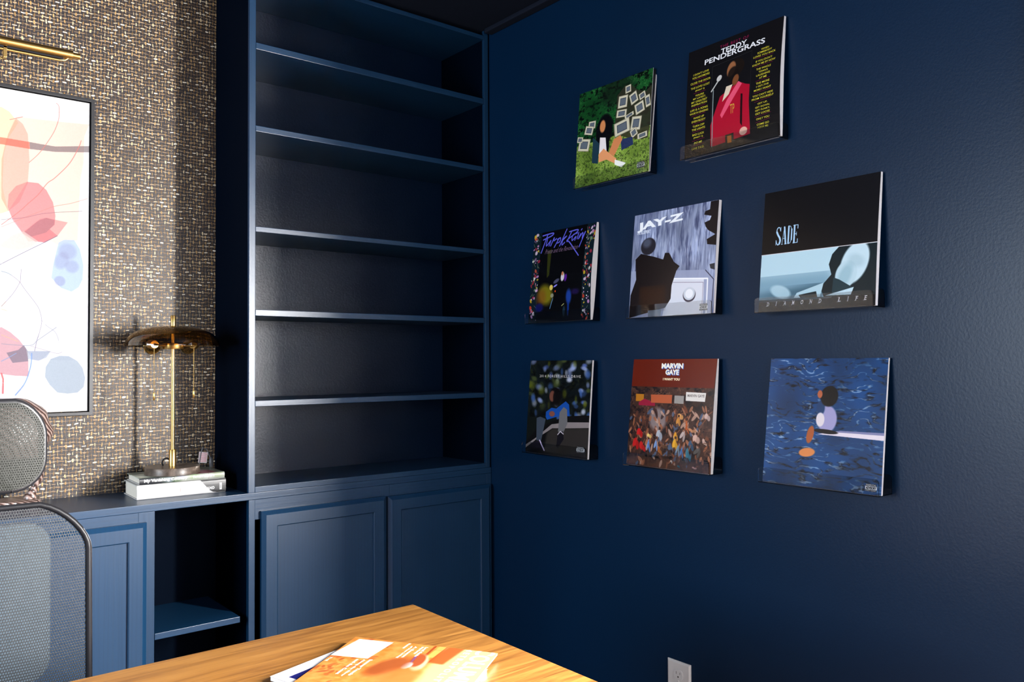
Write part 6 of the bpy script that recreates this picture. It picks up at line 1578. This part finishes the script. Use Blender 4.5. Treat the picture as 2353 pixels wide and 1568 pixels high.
# ---------------------------------------------------------------- books and table lamp on the counter
def book(label, p0, ux, length, depth, z0, z1, spine_im, cover_mat, board, lean=0):
    """lying book, spine towards the camera; p0 = front left corner, ux = direction of the spine"""
    ux = Vector((ux[0], ux[1], 0)).normalized(); uy = Vector((-ux.y, ux.x, 0)); p0 = Vector((p0[0], p0[1], 0)); e = .0022
    r = thing('book', (p0.x, p0.y, z0), label, 'book', 'books under the table lamp')
    W_ = lambda a, b, z: p0+ux*a+uy*b+Vector((0,0,z))
    def slab(name, a0,a1,b0,b1,za,zb,mat,par=r,bevel=0):
        return G().obox((W_((a0+a1)/2,(b0+b1)/2,(za+zb)/2)), ux*(a1-a0)/2, uy*(b1-b0)/2, Vector((0,0,(zb-za)/2))).build(name, mat, par, bevel)
    slab('page_block', .004, length-.004, .004, depth-.005, z0+e, z1-e, M_paper)
    slab('cover_board', 0, length, .003, depth, z0, z0+e-.0001, board, bevel=.0004)
    top = slab('cover_board', 0, length, .003, depth, z1-e+.0001, z1, cover_mat, bevel=.0004)
    # rounded spine
    n_ = 10; g = G(); vs = []; fs = []
    for k in range(n_+1):
        t = math.pi*k/n_; b = .004-.0050*math.sin(t)**.6; z = z0+(z1-z0)*(1-math.cos(t))/2
        vs += [W_(0,b,z), W_(length,b,z)]
    for k in range(n_+1):
        t = math.pi*k/n_; b = .0055-.0042*math.sin(t)**.6; z = z0+(z1-z0)*(1-math.cos(t))/2
        vs += [W_(0,b+.0005,z), W_(length,b+.0005,z)]
    K = 2*(n_+1)
    for k in range(n_): fs += [(2*k,2*k+1,2*k+3,2*k+2),(K+2*k,K+2*k+2,K+2*k+3,K+2*k+1),(2*k,2*k+2,K+2*k+2,K+2*k),(2*k+1,K+2*k+1,K+2*k+3,2*k+3)]
    fs += [(0,K,K+1,1),(2*n_,2*n_+1,K+2*n_+1,K+2*n_)]
    sp = g.add(vs, fs).build('spine', print_mat('spine_print_'+label[:5], spine_im, .35, .5, .62), r, smooth=False)
    set_uv(sp, lambda p: ((Vector((p.x,p.y,0))-p0).dot(ux)/length, (p.z-z0)/(z1-z0)))
    return r, top, p0, ux, uy
S1 = Canvas(1000, 170); S1.a[:] = (225,224,224)
S1.poly([(.70,0),(.745,.33),(.81,.78),(.85,.93),(.92,1.0),(1,1),(1,0)], (44,44,46)); S1.poly([(.72,.0),(1,.0),(1,.12),(.735,.12)], (24,24,26))
S1.text('BARACK OBAMA', .26, .62, .33, .22, (248,248,248), b=2, sp=1.2); S1.stroke([(.472,.45),(.472,.68)], .003, (215,120,110))
S1.text('A PROMISED LAND', .68, .62, .37, .22, (250,250,250), b=2, sp=1.2)
S1.poly([(.925,.3),(.952,.3),(.952,.8),(.925,.8)], (235,235,235)); S1.poly([(.933,.42),(.944,.42),(.944,.7),(.933,.7)], (150,150,150))
S2 = Canvas(1000, 90); S2.a[:] = (40,44,52)
S2.poly([(0,0),(.3,0),(.3,1),(0,1)], (34,38,46)); S2.poly([(.22,0),(1,0),(1,1),(.28,1)], (120,135,120), .9, .5); S2.poly([(.4,0),(1,0),(1,1),(.4,1)], (208,214,200), .95, .9)
for q in ((.34,.5,.05,(190,205,235)),(.47,.2,.05,(200,200,240)),(.63,.3,.06,(150,190,120)),(.8,.6,.05,(235,235,235)),(.92,.3,.06,(170,190,130)),(.42,.7,.05,(90,120,80))): S2.ell(q[0],q[1],q[2],.4,0,q[3],.6,.9)
S2.stroke([(.80,.0),(.815,.4),(.80,1.)], .002, (140,40,60))
S2.text('My Vanishing Country', .30, .5, .50, .62, (250,250,250), b=2); S2.text('Bakari Sellers', .745, .42, .26, .44, (252,252,250), b=1)
S2.a *= .8; S1.a *= .92
CC = Canvas(256, 160); CC.a[:] = (120,130,118); CC.a += (fnoise(160,256,9,7,4,3)[...,None]-.5)*160; CC.poly([(.0,.3),(.3,.3),(.26,.9),(0,.9)], (210,215,200), .8, .3); CC.poly([(.62,.5),(.9,.5),(.9,1),(.62,1)], (110,30,50), .9, .3)
CC.a = np.clip(CC.a, 0, 255); m_cc = print_mat('cover_print_country', CC.image('cover_print_country'), .3)
book('thick white book with a charcoal corner lying at the bottom of the stack', (.659,2.517), (.256,-.008), .254, .160, CT+.0004, H-.3510, S1.image('spine_white'), M_board, M_board)
b2 = book('slimmer green and white book lying on the thick white book, under the lamp', (.667,2.520), (.25,-.008), .243, .155, H-.3506, H-.3315, S2.image('spine_country'), m_cc, M_board)
set_uv(b2[1], lambda p: ((Vector((p.x,p.y,0))-b2[2]).dot(b2[3])/.243, (Vector((p.x,p.y,0))-b2[2]).dot(b2[4])/.155))

LX, LY = .775, 2.5755; LB = H-.3312
lp = thing('table_lamp', (LX, LY, LB), 'brass table lamp with a smoked amber glass dome, standing on two books', 'lamp')
G().lathe([(0,0),(.0765,0),(.078,.0012),(.078,.0205),(.0768,.0222),(0,.0222)], (LX,LY,LB), 64).build('base', M_marble, lp, smooth=True)
G().lathe([(0,0),(.0105,0),(.0105,.049),(.0098,.050),(0,.050)], (LX,LY,LB+.0222), 28).build('collar', M_brass, lp, smooth=True)
G().lathe([(.0001,.0),(.0054,0),(.0054,.352),(0,.352)], (LX,LY,LB+.0722), 24).build('stem', M_brass, lp, smooth=True)
G().lathe([(0,0),(.0072,0),(.0072,.030),(.0066,.031),(0,.031)], (LX,LY,H+.1150), 24).build('finial', M_brass, lp, smooth=True)
# dome, hub, arms, sockets, bulbs, chains
zb_ = H+.053; prof = []
for k in range(15):
    t = math.pi/2*k/14; prof.append((.007+.127*math.cos(t)**.85 if k < 14 else .007, .061*math.sin(t)**.9))
inner = [(max(r_-.0028, .006), z_-.0028 if z_ > .003 else z_) for r_, z_ in prof]
G().lathe(prof+inner[::-1], (LX,LY,zb_), 72, closed=True).build('shade', M_amber, lp, smooth=True)
G().lathe([(.0056,0),(.030,0),(.031,.002),(.031,.018),(.029,.020),(.0056,.020)], (LX,LY,H+.044), 40).build('hub', M_brass, lp, smooth=True)
for sx, px_, py_ in ((-1,.712,2.553),(1,.829,2.560)):
    cx_, cy_ = LX+(px_-LX), py_; zc = H+.062
    d = Vector((px_-LX, py_-LY, 0)).normalized()
    st = Vector((LX,LY,H+.055))+d*.028
    if sx < 0: path = [st, st+d*.02+Vector((0,-.006,0)), Vector((px_,py_-.014,H+.058)), Vector((px_,py_+.002,H+.058))]
    else: path = [st, Vector((px_,py_-.01,H+.055))]
    G().tube(path, .0042, 12).build('arm', M_brass, lp, smooth=True)
    ax = Vector((.15*sx, 1, 0)).normalized() if sx < 0 else Vector((.35, .6, 0)).normalized()
    so = G().lathe([(0,-.006),(.012,-.006),(.0145,-.002),(.0145,.016),(.012,.020),(0,.020)], (px_,py_-.004,H+.058), 28, axis=ax).build('socket', M_brass, lp, smooth=True)
    bc = Vector((px_,py_,H+.056))+ax*.038+Vector((.012,0,-.004)) if sx < 0 else Vector((px_-.006,py_+.028,H+.053)); R_ = .0245
    pr = [(R_*math.sin(math.pi*k/16), -R_*math.cos(math.pi*k/16)) for k in range(17)]
    pi_ = [(r_*.965, z_*.965) for r_, z_ in pr]
    bl = G().lathe(pr, bc, 32).lathe(pi_[::-1], bc, 32).build('bulb', M_bulb, lp, smooth=True)
    zt_, zb2 = H+.046, H-.084 if sx < 0 else H-.081
    g = G(); q = Vector((px_-.002, py_-.016, 0)); nb = 46
    for k in range(nb):
        z = zt_+(zb2-zt_)*k/(nb-1); g.lathe([(0,-.0013),(.0016,0),(0,.0013)], (q.x,q.y,z), 5)
    g.tube([(q.x,q.y,zt_+.002),(q.x,q.y,zb2)], .0004, 4)
    ch = g.build('pull_chain', M_brass2, lp)
    G().lathe([(0,0),(.0022,0),(.0034,-.003),(.0034,-.022),(.0018,-.024),(0,-.024)], (q.x,q.y,zb2), 12).build('pull_knob', M_brass, ch, smooth=True)
G().tube([(LX-.019,LY+.028,LB+.0222)]+[(LX-.010-.012*math.cos(t),LY+.028,LB+.030+.014*math.sin(t)) for t in np.linspace(0,math.pi,9)]+[(LX+.002,LY+.028,LB+.0222)], .0022, 8).build('cord_loop', M_blackp, lp, smooth=True)
cd = G().tube([(LX+.07,LY+.045,LB+.004),(LX+.10,LY+.062,LB+.012),(LX+.108,LY+.070,LB+.045),(LX+.118,LY+.085,LB+.062),(LX+.135,LY+.095,LB+.055),(LX+.152,LY+.105,LB+.02),(LX+.155,LY+.110,LB-.03)], .0018, 8).build('cord', plain('grey_cord', (.18,.18,.19), .4), lp, smooth=True)
TG = Canvas(96, 110); TG.a[:] = (225,215,215)
rs = np.random.RandomState(3)
for k in range(12): TG.stroke([(.08, .08+k*.075), (.92, .08+k*.075)], .035, (196,70,80), .8)
TG.a += (rs.rand(110,96,1)-.5)*70; TG.a = np.clip(TG.a, 0, 255)
tg_c = Vector((LX+.117, LY+.078, LB+.032)); tx = Vector((.9,-.25,-.12)).normalized()*.013; tz = Vector((.12,.05,1)).normalized()*.017
tg = G().obox(tg_c, tx, tx.cross(tz).normalized()*.0003, tz).build('warning_tag', print_mat('tag_print', TG.image('tag_print'), .6), cd)
set_uv(tg, lambda p: (.5+(p-tg_c).dot(tx)/(2*tx.length_squared), .5+(p-tg_c).dot(tz)/(2*tz.length_squared)))
G().lathe([(0,0),(.006,0),(.0075,.012),(.006,.026),(.002,.030),(0,.030)], (LX+.155,LY+.112,LB-.004), 14).build('cord_switch', plain('grey_cord_switch', (.12,.12,.13), .4), cd, smooth=True)

# ---------------------------------------------------------------- carved sculpture behind the chair's headrest
sc_ = thing('carved_sculpture', (.36, 2.63, CT), 'streaked brown carved sculpture on a slab, behind the chair headrest', 'sculpture')
g = G(); n_ = 40; P = []
for k in range(n_):
    t = 2*math.pi*k/n_; P.append((.335+.104*math.copysign(abs(math.cos(t))**.5, math.cos(t))+.005*math.sin(5*t), 2.635+.055*math.copysign(abs(math.sin(t))**.5, math.sin(t))+.003*math.sin(7*t)))
zz = [CT+.0004]*n_+[CT+.017+.004*math.sin(k*.9) for k in range(n_)]
g.add([(x,y,zz[i]) for i,(x,y) in enumerate(P)]+[(x*.96+.335*.04,y,zz[n_+i]) for i,(x,y) in enumerate(P)], [tuple(range(n_-1,-1,-1)), tuple(range(n_,2*n_))]+[(k,(k+1)%n_,n_+(k+1)%n_,n_+k) for k in range(n_)])
g.build('slab', M_bark, sc_, bevel=.002)
G().tube([(.408,2.625,CT+.014),(.409,2.625,CT+.030),(.412,2.624,CT+.034),(.418,2.622,CT+.052),(.428,2.620,CT+.075),(.425,2.62,CT+.12)], [.017,.0145,.011,.008,.011,.02], 20).build('neck', M_bark, sc_, smooth=True)
g = G(); vs = []; nu, nv = 48, 24
for j in range(nv+1):
    ph = math.pi*j/nv
    for i in range(nu):
        th_ = 2*math.pi*i/nu; rr = 1+.05*math.sin(9*ph+2*th_)
        vs.append((.372+.088*rr*math.sin(ph)*math.cos(th_), 2.622+.055*rr*math.sin(ph)*math.sin(th_), CT+.205+.095*math.cos(ph)*1.0))
g.add(vs, [(j*nu+i, j*nu+(i+1)%nu, (j+1)*nu+(i+1)%nu, (j+1)*nu+i) for j in range(nv) for i in range(nu)]).build('ridged_body', M_bark, sc_, smooth=True)

# ---------------------------------------------------------------- office chair
cx, cy = .20, 2.05
ch = thing('office_chair', (cx, cy-.25, 0), 'black mesh office chair with headrest, between the desk and the cabinets', 'chair')
def rr_outline(hw, z0, z1, r, n_=8, taper=0.0, r2=None):
    P = []
    for (sx, zc, a0, rr_) in ((1,z0,-90,r2 or r),(1,z1,0,r),(-1,z1,90,r),(-1,z0,180,r2 or r)):
        for k in range(n_+1):
            t = math.radians(a0+90*k/n_)
            xx = sx*(hw-rr_)+rr_*math.cos(t); z_ = (zc+rr_ if zc == z0 else zc-rr_)+rr_*math.sin(t)
            P.append((xx*(1+taper*(z1-z_)), z_))
    return P
BZ, TZ = H-.80, H-.287
yb_ = lambda x, z: cy+.10*(x*x)-.02*math.sin((z-BZ)/(TZ-BZ)*math.pi)      # gentle curve of the backrest
P = rr_outline(.232, BZ, TZ, .095, taper=.045)
# top edge drops towards the corners
P = [(x, z-.055*max(0,(z-(TZ-.2)))/.2*(abs(x)/.23)**2) for x, z in P]
fr = [(cx+x, yb_(x,z), z) for x, z in P]; fr.append(fr[0])
G().tube(fr, .0065, 10, cap=False).build('back_frame', M_blackm, ch, smooth=True)
G().tube([(x+(.0055 if x > cx else -.0055), y-.003, z) for x,y,z in fr if x > cx+.19 and BZ+.05 < z < TZ-.07], .0011, 8).build('frame_glint', M_glint, ch, smooth=True)  # bright strip added as the highlight along the black frame's right edge
def fan(name, P, yfun, mat, par, t=.0012, rings=10):
    zc = sum(z for x,z in P)/len(P); n_ = len(P); g = G(); vs = []
    for s_ in (0, 1):
        for k in range(rings+1):
            f = k/rings
            for x, z in P:
                X, Z_ = x*f, zc+(z-zc)*f; vs.append((cx+X, yfun(X,Z_)+s_*t, Z_))
    K = (rings+1)*n_
    fs = [(k*n_+i,k*n_+(i+1)%n_,(k+1)*n_+(i+1)%n_,(k+1)*n_+i) for k in range(rings) for i in range(n_)]
    g.add(vs, fs+[tuple(K+q for q in reversed(f_)) for f_ in fs]+[(rings*n_+i,rings*n_+(i+1)%n_,K+rings*n_+(i+1)%n_,K+rings*n_+i) for i in range(n_)])
    return g.build(name, mat, par, smooth=True)
fan('back_mesh', P, yb_, M_mesh, ch)
LP = rr_outline(.163, BZ+.10, TZ-.062, .05)
fan('lumbar_pad', LP, lambda x,z: yb_(x,z)+.035, M_pad, ch, t=.014)
HZ0, HZ1 = H-.266, H-.070
HP = rr_outline(.143, HZ0, HZ1, .055, r2=.062)
HP = [(x, z-.030*(abs(x)/.143)**2*(1 if z > (HZ0+HZ1)/2 else 0)) for x, z in HP]
hy = lambda x, z: cy-.03+.5*x*x
fan('headrest_mesh', HP, hy, M_mesh2, ch, t=.001)
hb = [(cx+x*.985, hy(x,z)+.012, z) for x, z in HP]; hb.append(hb[0])
G().tube(hb, .009, 10, cap=False).build('headrest_rim', M_blackp, ch, smooth=True)
HB = [(x*.97, (HZ0+HZ1)/2+(z-(HZ0+HZ1)/2)*.96) for x, z in HP]
fan('headrest_shell', [(x, z) for x, z in HB if z < HZ0+.07], lambda x,z: hy(x,z)+.02, M_blackp, ch, t=.006)
G().tube([(cx, cy+.03, H-.20), (cx, cy+.055, H-.28), (cx, cy+.055, H-.6), (cx, cy+.03, BZ-.02), (cx, cy-.08, .46)], [.012,.016,.02,.022,.022], 12).build('spine_post', M_blackp, ch, smooth=True)
G().box(cx-.25, cx+.25, cy-.50, cy-.03, .44, .50).build('seat', plain('black_seat_fabric', (.012,.012,.013), .8), ch, bevel=.022, seg=3)
G().lathe([(0,0),(.027,0),(.027,.22),(.05,.23),(.05,.27),(0,.27)], (cx,cy-.25,.14), 24).build('gas_column', M_blackm, ch, smooth=True)
for k in range(5):
    t = 2*math.pi*k/5+.3; d = Vector((math.cos(t), math.sin(t), 0)); o_ = Vector((cx, cy-.25, 0))
    lg = G().tube([o_+d*.02+Vector((0,0,.13)), o_+d*.31+Vector((0,0,.078))], [.028,.015], 10).build('base_leg', M_blackp, ch, smooth=True)
    pr_ = Vector((-d.y, d.x, 0)); wc = o_+d*.30+Vector((0,0,.0305))
    g = G()
    for s_ in (-1, 1): g.lathe([(0,-.009),(.026,-.009),(.030,-.005),(.030,.005),(.026,.009),(0,.009)], wc+pr_*.016*s_, 20, axis=pr_)
    g.tube([wc+Vector((0,0,.0)), wc+Vector((0,0,.045))], .006, 8)
    g.build('caster', M_blackp, lg, smooth=True)

# ---------------------------------------------------------------- desk and magazines
dk = thing('desk', (.27, 1.24, 0), 'walnut-topped desk with black legs in the foreground', 'desk')
DT = H-.557
G().box(-.52, 1.0235, .868, 1.621, DT-.028, DT).build('desk_top', M_wood, dk, bevel=.0015)
for x in (-.44, .90):
    for y in (.93, 1.52): G().box(x, x+.05, y, y+.05, .0005, DT-.0285).build('leg', M_blackm, dk, bevel=.002)
G().box(-.39, .90, 1.53, 1.56, DT-.075, DT-.0285).build('apron', M_blackm, dk)
G().box(-.39, .90, .94, .97, DT-.075, DT-.0285).build('apron', M_blackm, dk)

def magazine(label, A, ulong, ushort, L, W_, z0, th, cvs, curl=0.0):
    """A = corner at the foot of the spine; ulong runs to the head of the cover, ushort across it"""
    A = Vector((*A, 0)); ul = Vector((*ulong, 0)).normalized(); us = Vector((*ushort, 0)).normalized()
    r = thing('magazine', (A.x, A.y, z0), label, 'magazine', 'magazines on the desk')
    im = cvs.image('print_'+label[:8]); pm = print_mat('magazine_print_'+label[:8], im, .28, .5, MAG_GAIN)
    nu, nv = 20, 10
    def grid(name, mat, za, zb, shrink=0.0):
        g = G(); vs = []
        for s_ in (0, 1):
            for i in range(nu+1):
                for j in range(nv+1):
                    a, b = L*(shrink+(1-2*shrink)*i/nu), W_*(shrink+(1-2*shrink)*j/nv)
                    z = z0+(za if s_ == 0 else zb)+curl*math.exp(-((1-i/nu)*0+i/nu*3.2))*(0.4+.6*(1-j/nv))*.5*(1+math.cos(j*1.3+i*.2))*.5
                    vs.append(A+ul*a+us*b+Vector((0,0,z)))
        K = (nu+1)*(nv+1); I = lambda s_,i,j: s_*K+i*(nv+1)+j; fs = []
        for i in range(nu):
            for j in range(nv): fs += [(I(0,i,j),I(0,i,j+1),I(0,i+1,j+1),I(0,i+1,j)),(I(1,i,j),I(1,i+1,j),I(1,i+1,j+1),I(1,i,j+1))]
        for i in range(nu): fs += [(I(0,i,0),I(0,i+1,0),I(1,i+1,0),I(1,i,0)),(I(0,i,nv),I(1,i,nv),I(1,i+1,nv),I(0,i+1,nv))]
        for j in range(nv): fs += [(I(0,0,j),I(1,0,j),I(1,0,j+1),I(0,0,j+1)),(I(0,nu,j),I(0,nu,j+1),I(1,nu,j+1),I(1,nu,j))]
        return g.add(vs, fs).build(name, mat, r)
    grid('page_block', M_white_paper, 0, th-.0006, .004)
    cvr = grid('front_cover', pm, th-.0005, th)
    set_uv(cvr, lambda p: ((p-A).dot(us)/W_, (Vector((p.x,p.y,0))-A).dot(ul)/L))
    return r
# cover layout: u across the page from the spine, v down from the head
MG = Canvas(520, 660)
MG.a[:] = (226,140,66); nz = fnoise(660,520,16,20,5,4,.6)[...,None]; MG.a += (nz-.5)*60
MG.poly([(0,0),(1,0),(1,.30),(0,.34)], (240,196,138), 1, .3)
MG.poly([(0,.22),(.42,.25),(.40,.36),(0,.33)], (206,86,36), .9, .15)
MG.poly([(0,.345),(.30,.355),(.30,.40),(0,.39)], (232,176,92), 1, 0); MG.stroke([(0,.42),(.42,.41)], .022, (168,74,34)); MG.stroke([(0,.34),(.5,.35)], .006, (170,70,34)); MG.stroke([(.14,.25),(.13,.40)], .005, (190,90,50))
MG.ell(.42,.40,.17,.05,-12,(240,205,170),.9,.3); MG.ell(.38,.425,.14,.045,-10,(170,78,40),.95,.3); MG.poly([(.30,.455),(.44,.44),(.45,.455),(.31,.47)], (120,80,150), .9, 0); MG.ell(.5,.45,.07,.03,0,(225,215,225),.9,.3)
MG.ell(.55,.55,.22,.09,20,(150,70,34),.8,.5); MG.ell(.75,.42,.2,.12,0,(205,120,60),.7,.6)
for k in range(60):
    MG.ell(rs.rand(), .7+.28*rs.rand(), .02+.03*rs.rand(), .008+.01*rs.rand(), rs.rand()*180, [(180,84,40),(240,170,90),(150,66,34)][k%3], .6, .5)
MG.text('COLUMBIA', .49, .075, .92, .125, (252,250,248), b=1); MG.text('METROPOLITAN', .47, .185, .86, .040, (252,248,240), b=1, sp=1.5)
for q, (t_, x_, y_, w_) in enumerate((('Local Guide', .20, .465, .22), ('to the Garden', .17, .490, .17), ('A Season', .22, .535, .26), ('of Fine Living', .23, .565, .28), ('Homes', .10, .60, .12))):
    MG.text(t_, x_, y_, w_, .020, (252,250,248), b=2)
for t_, x_, y_, w_ in (('Summer Travels', .62, .70, .34), ('Along the River', .64, .74, .36), ('and the Coast', .63, .78, .32)): MG.text(t_, x_, y_, w_, .022, (252,250,248), b=2)
MG.poly([(.05,.71),(.44,.73),(.44,.985),(.04,.955)], (246,245,243))
for k in range(6): MG.stroke([(.14,.80+k*.02),(.34-.02*(k%3),.80+k*.02)], .003, (215,212,215))
MG.text('THE', .52, .955, .1, .018, (250,245,240), b=1)
M2 = Canvas(400, 520); M2.a[:] = (236,236,240); M2.poly([(.07,.10),(.93,.10),(.93,.9),(.07,.9)], (28,30,110)); M2.poly([(.2,.2),(.8,.2),(.8,.6),(.2,.6)], (60,80,170), .8, .4)
magazine('white and navy magazine underneath, only its corners showing', (.6715,1.108), (-.285,.958), (.958,.285), .2999, .236, DT+.0004, .0075, M2)
magazine('orange magazine with a blank white address box lying on top', (.7955,1.472), (.159,-.254), (-.162,-.116), .300, .236, DT+.0088, .0035, MG, curl=.0)
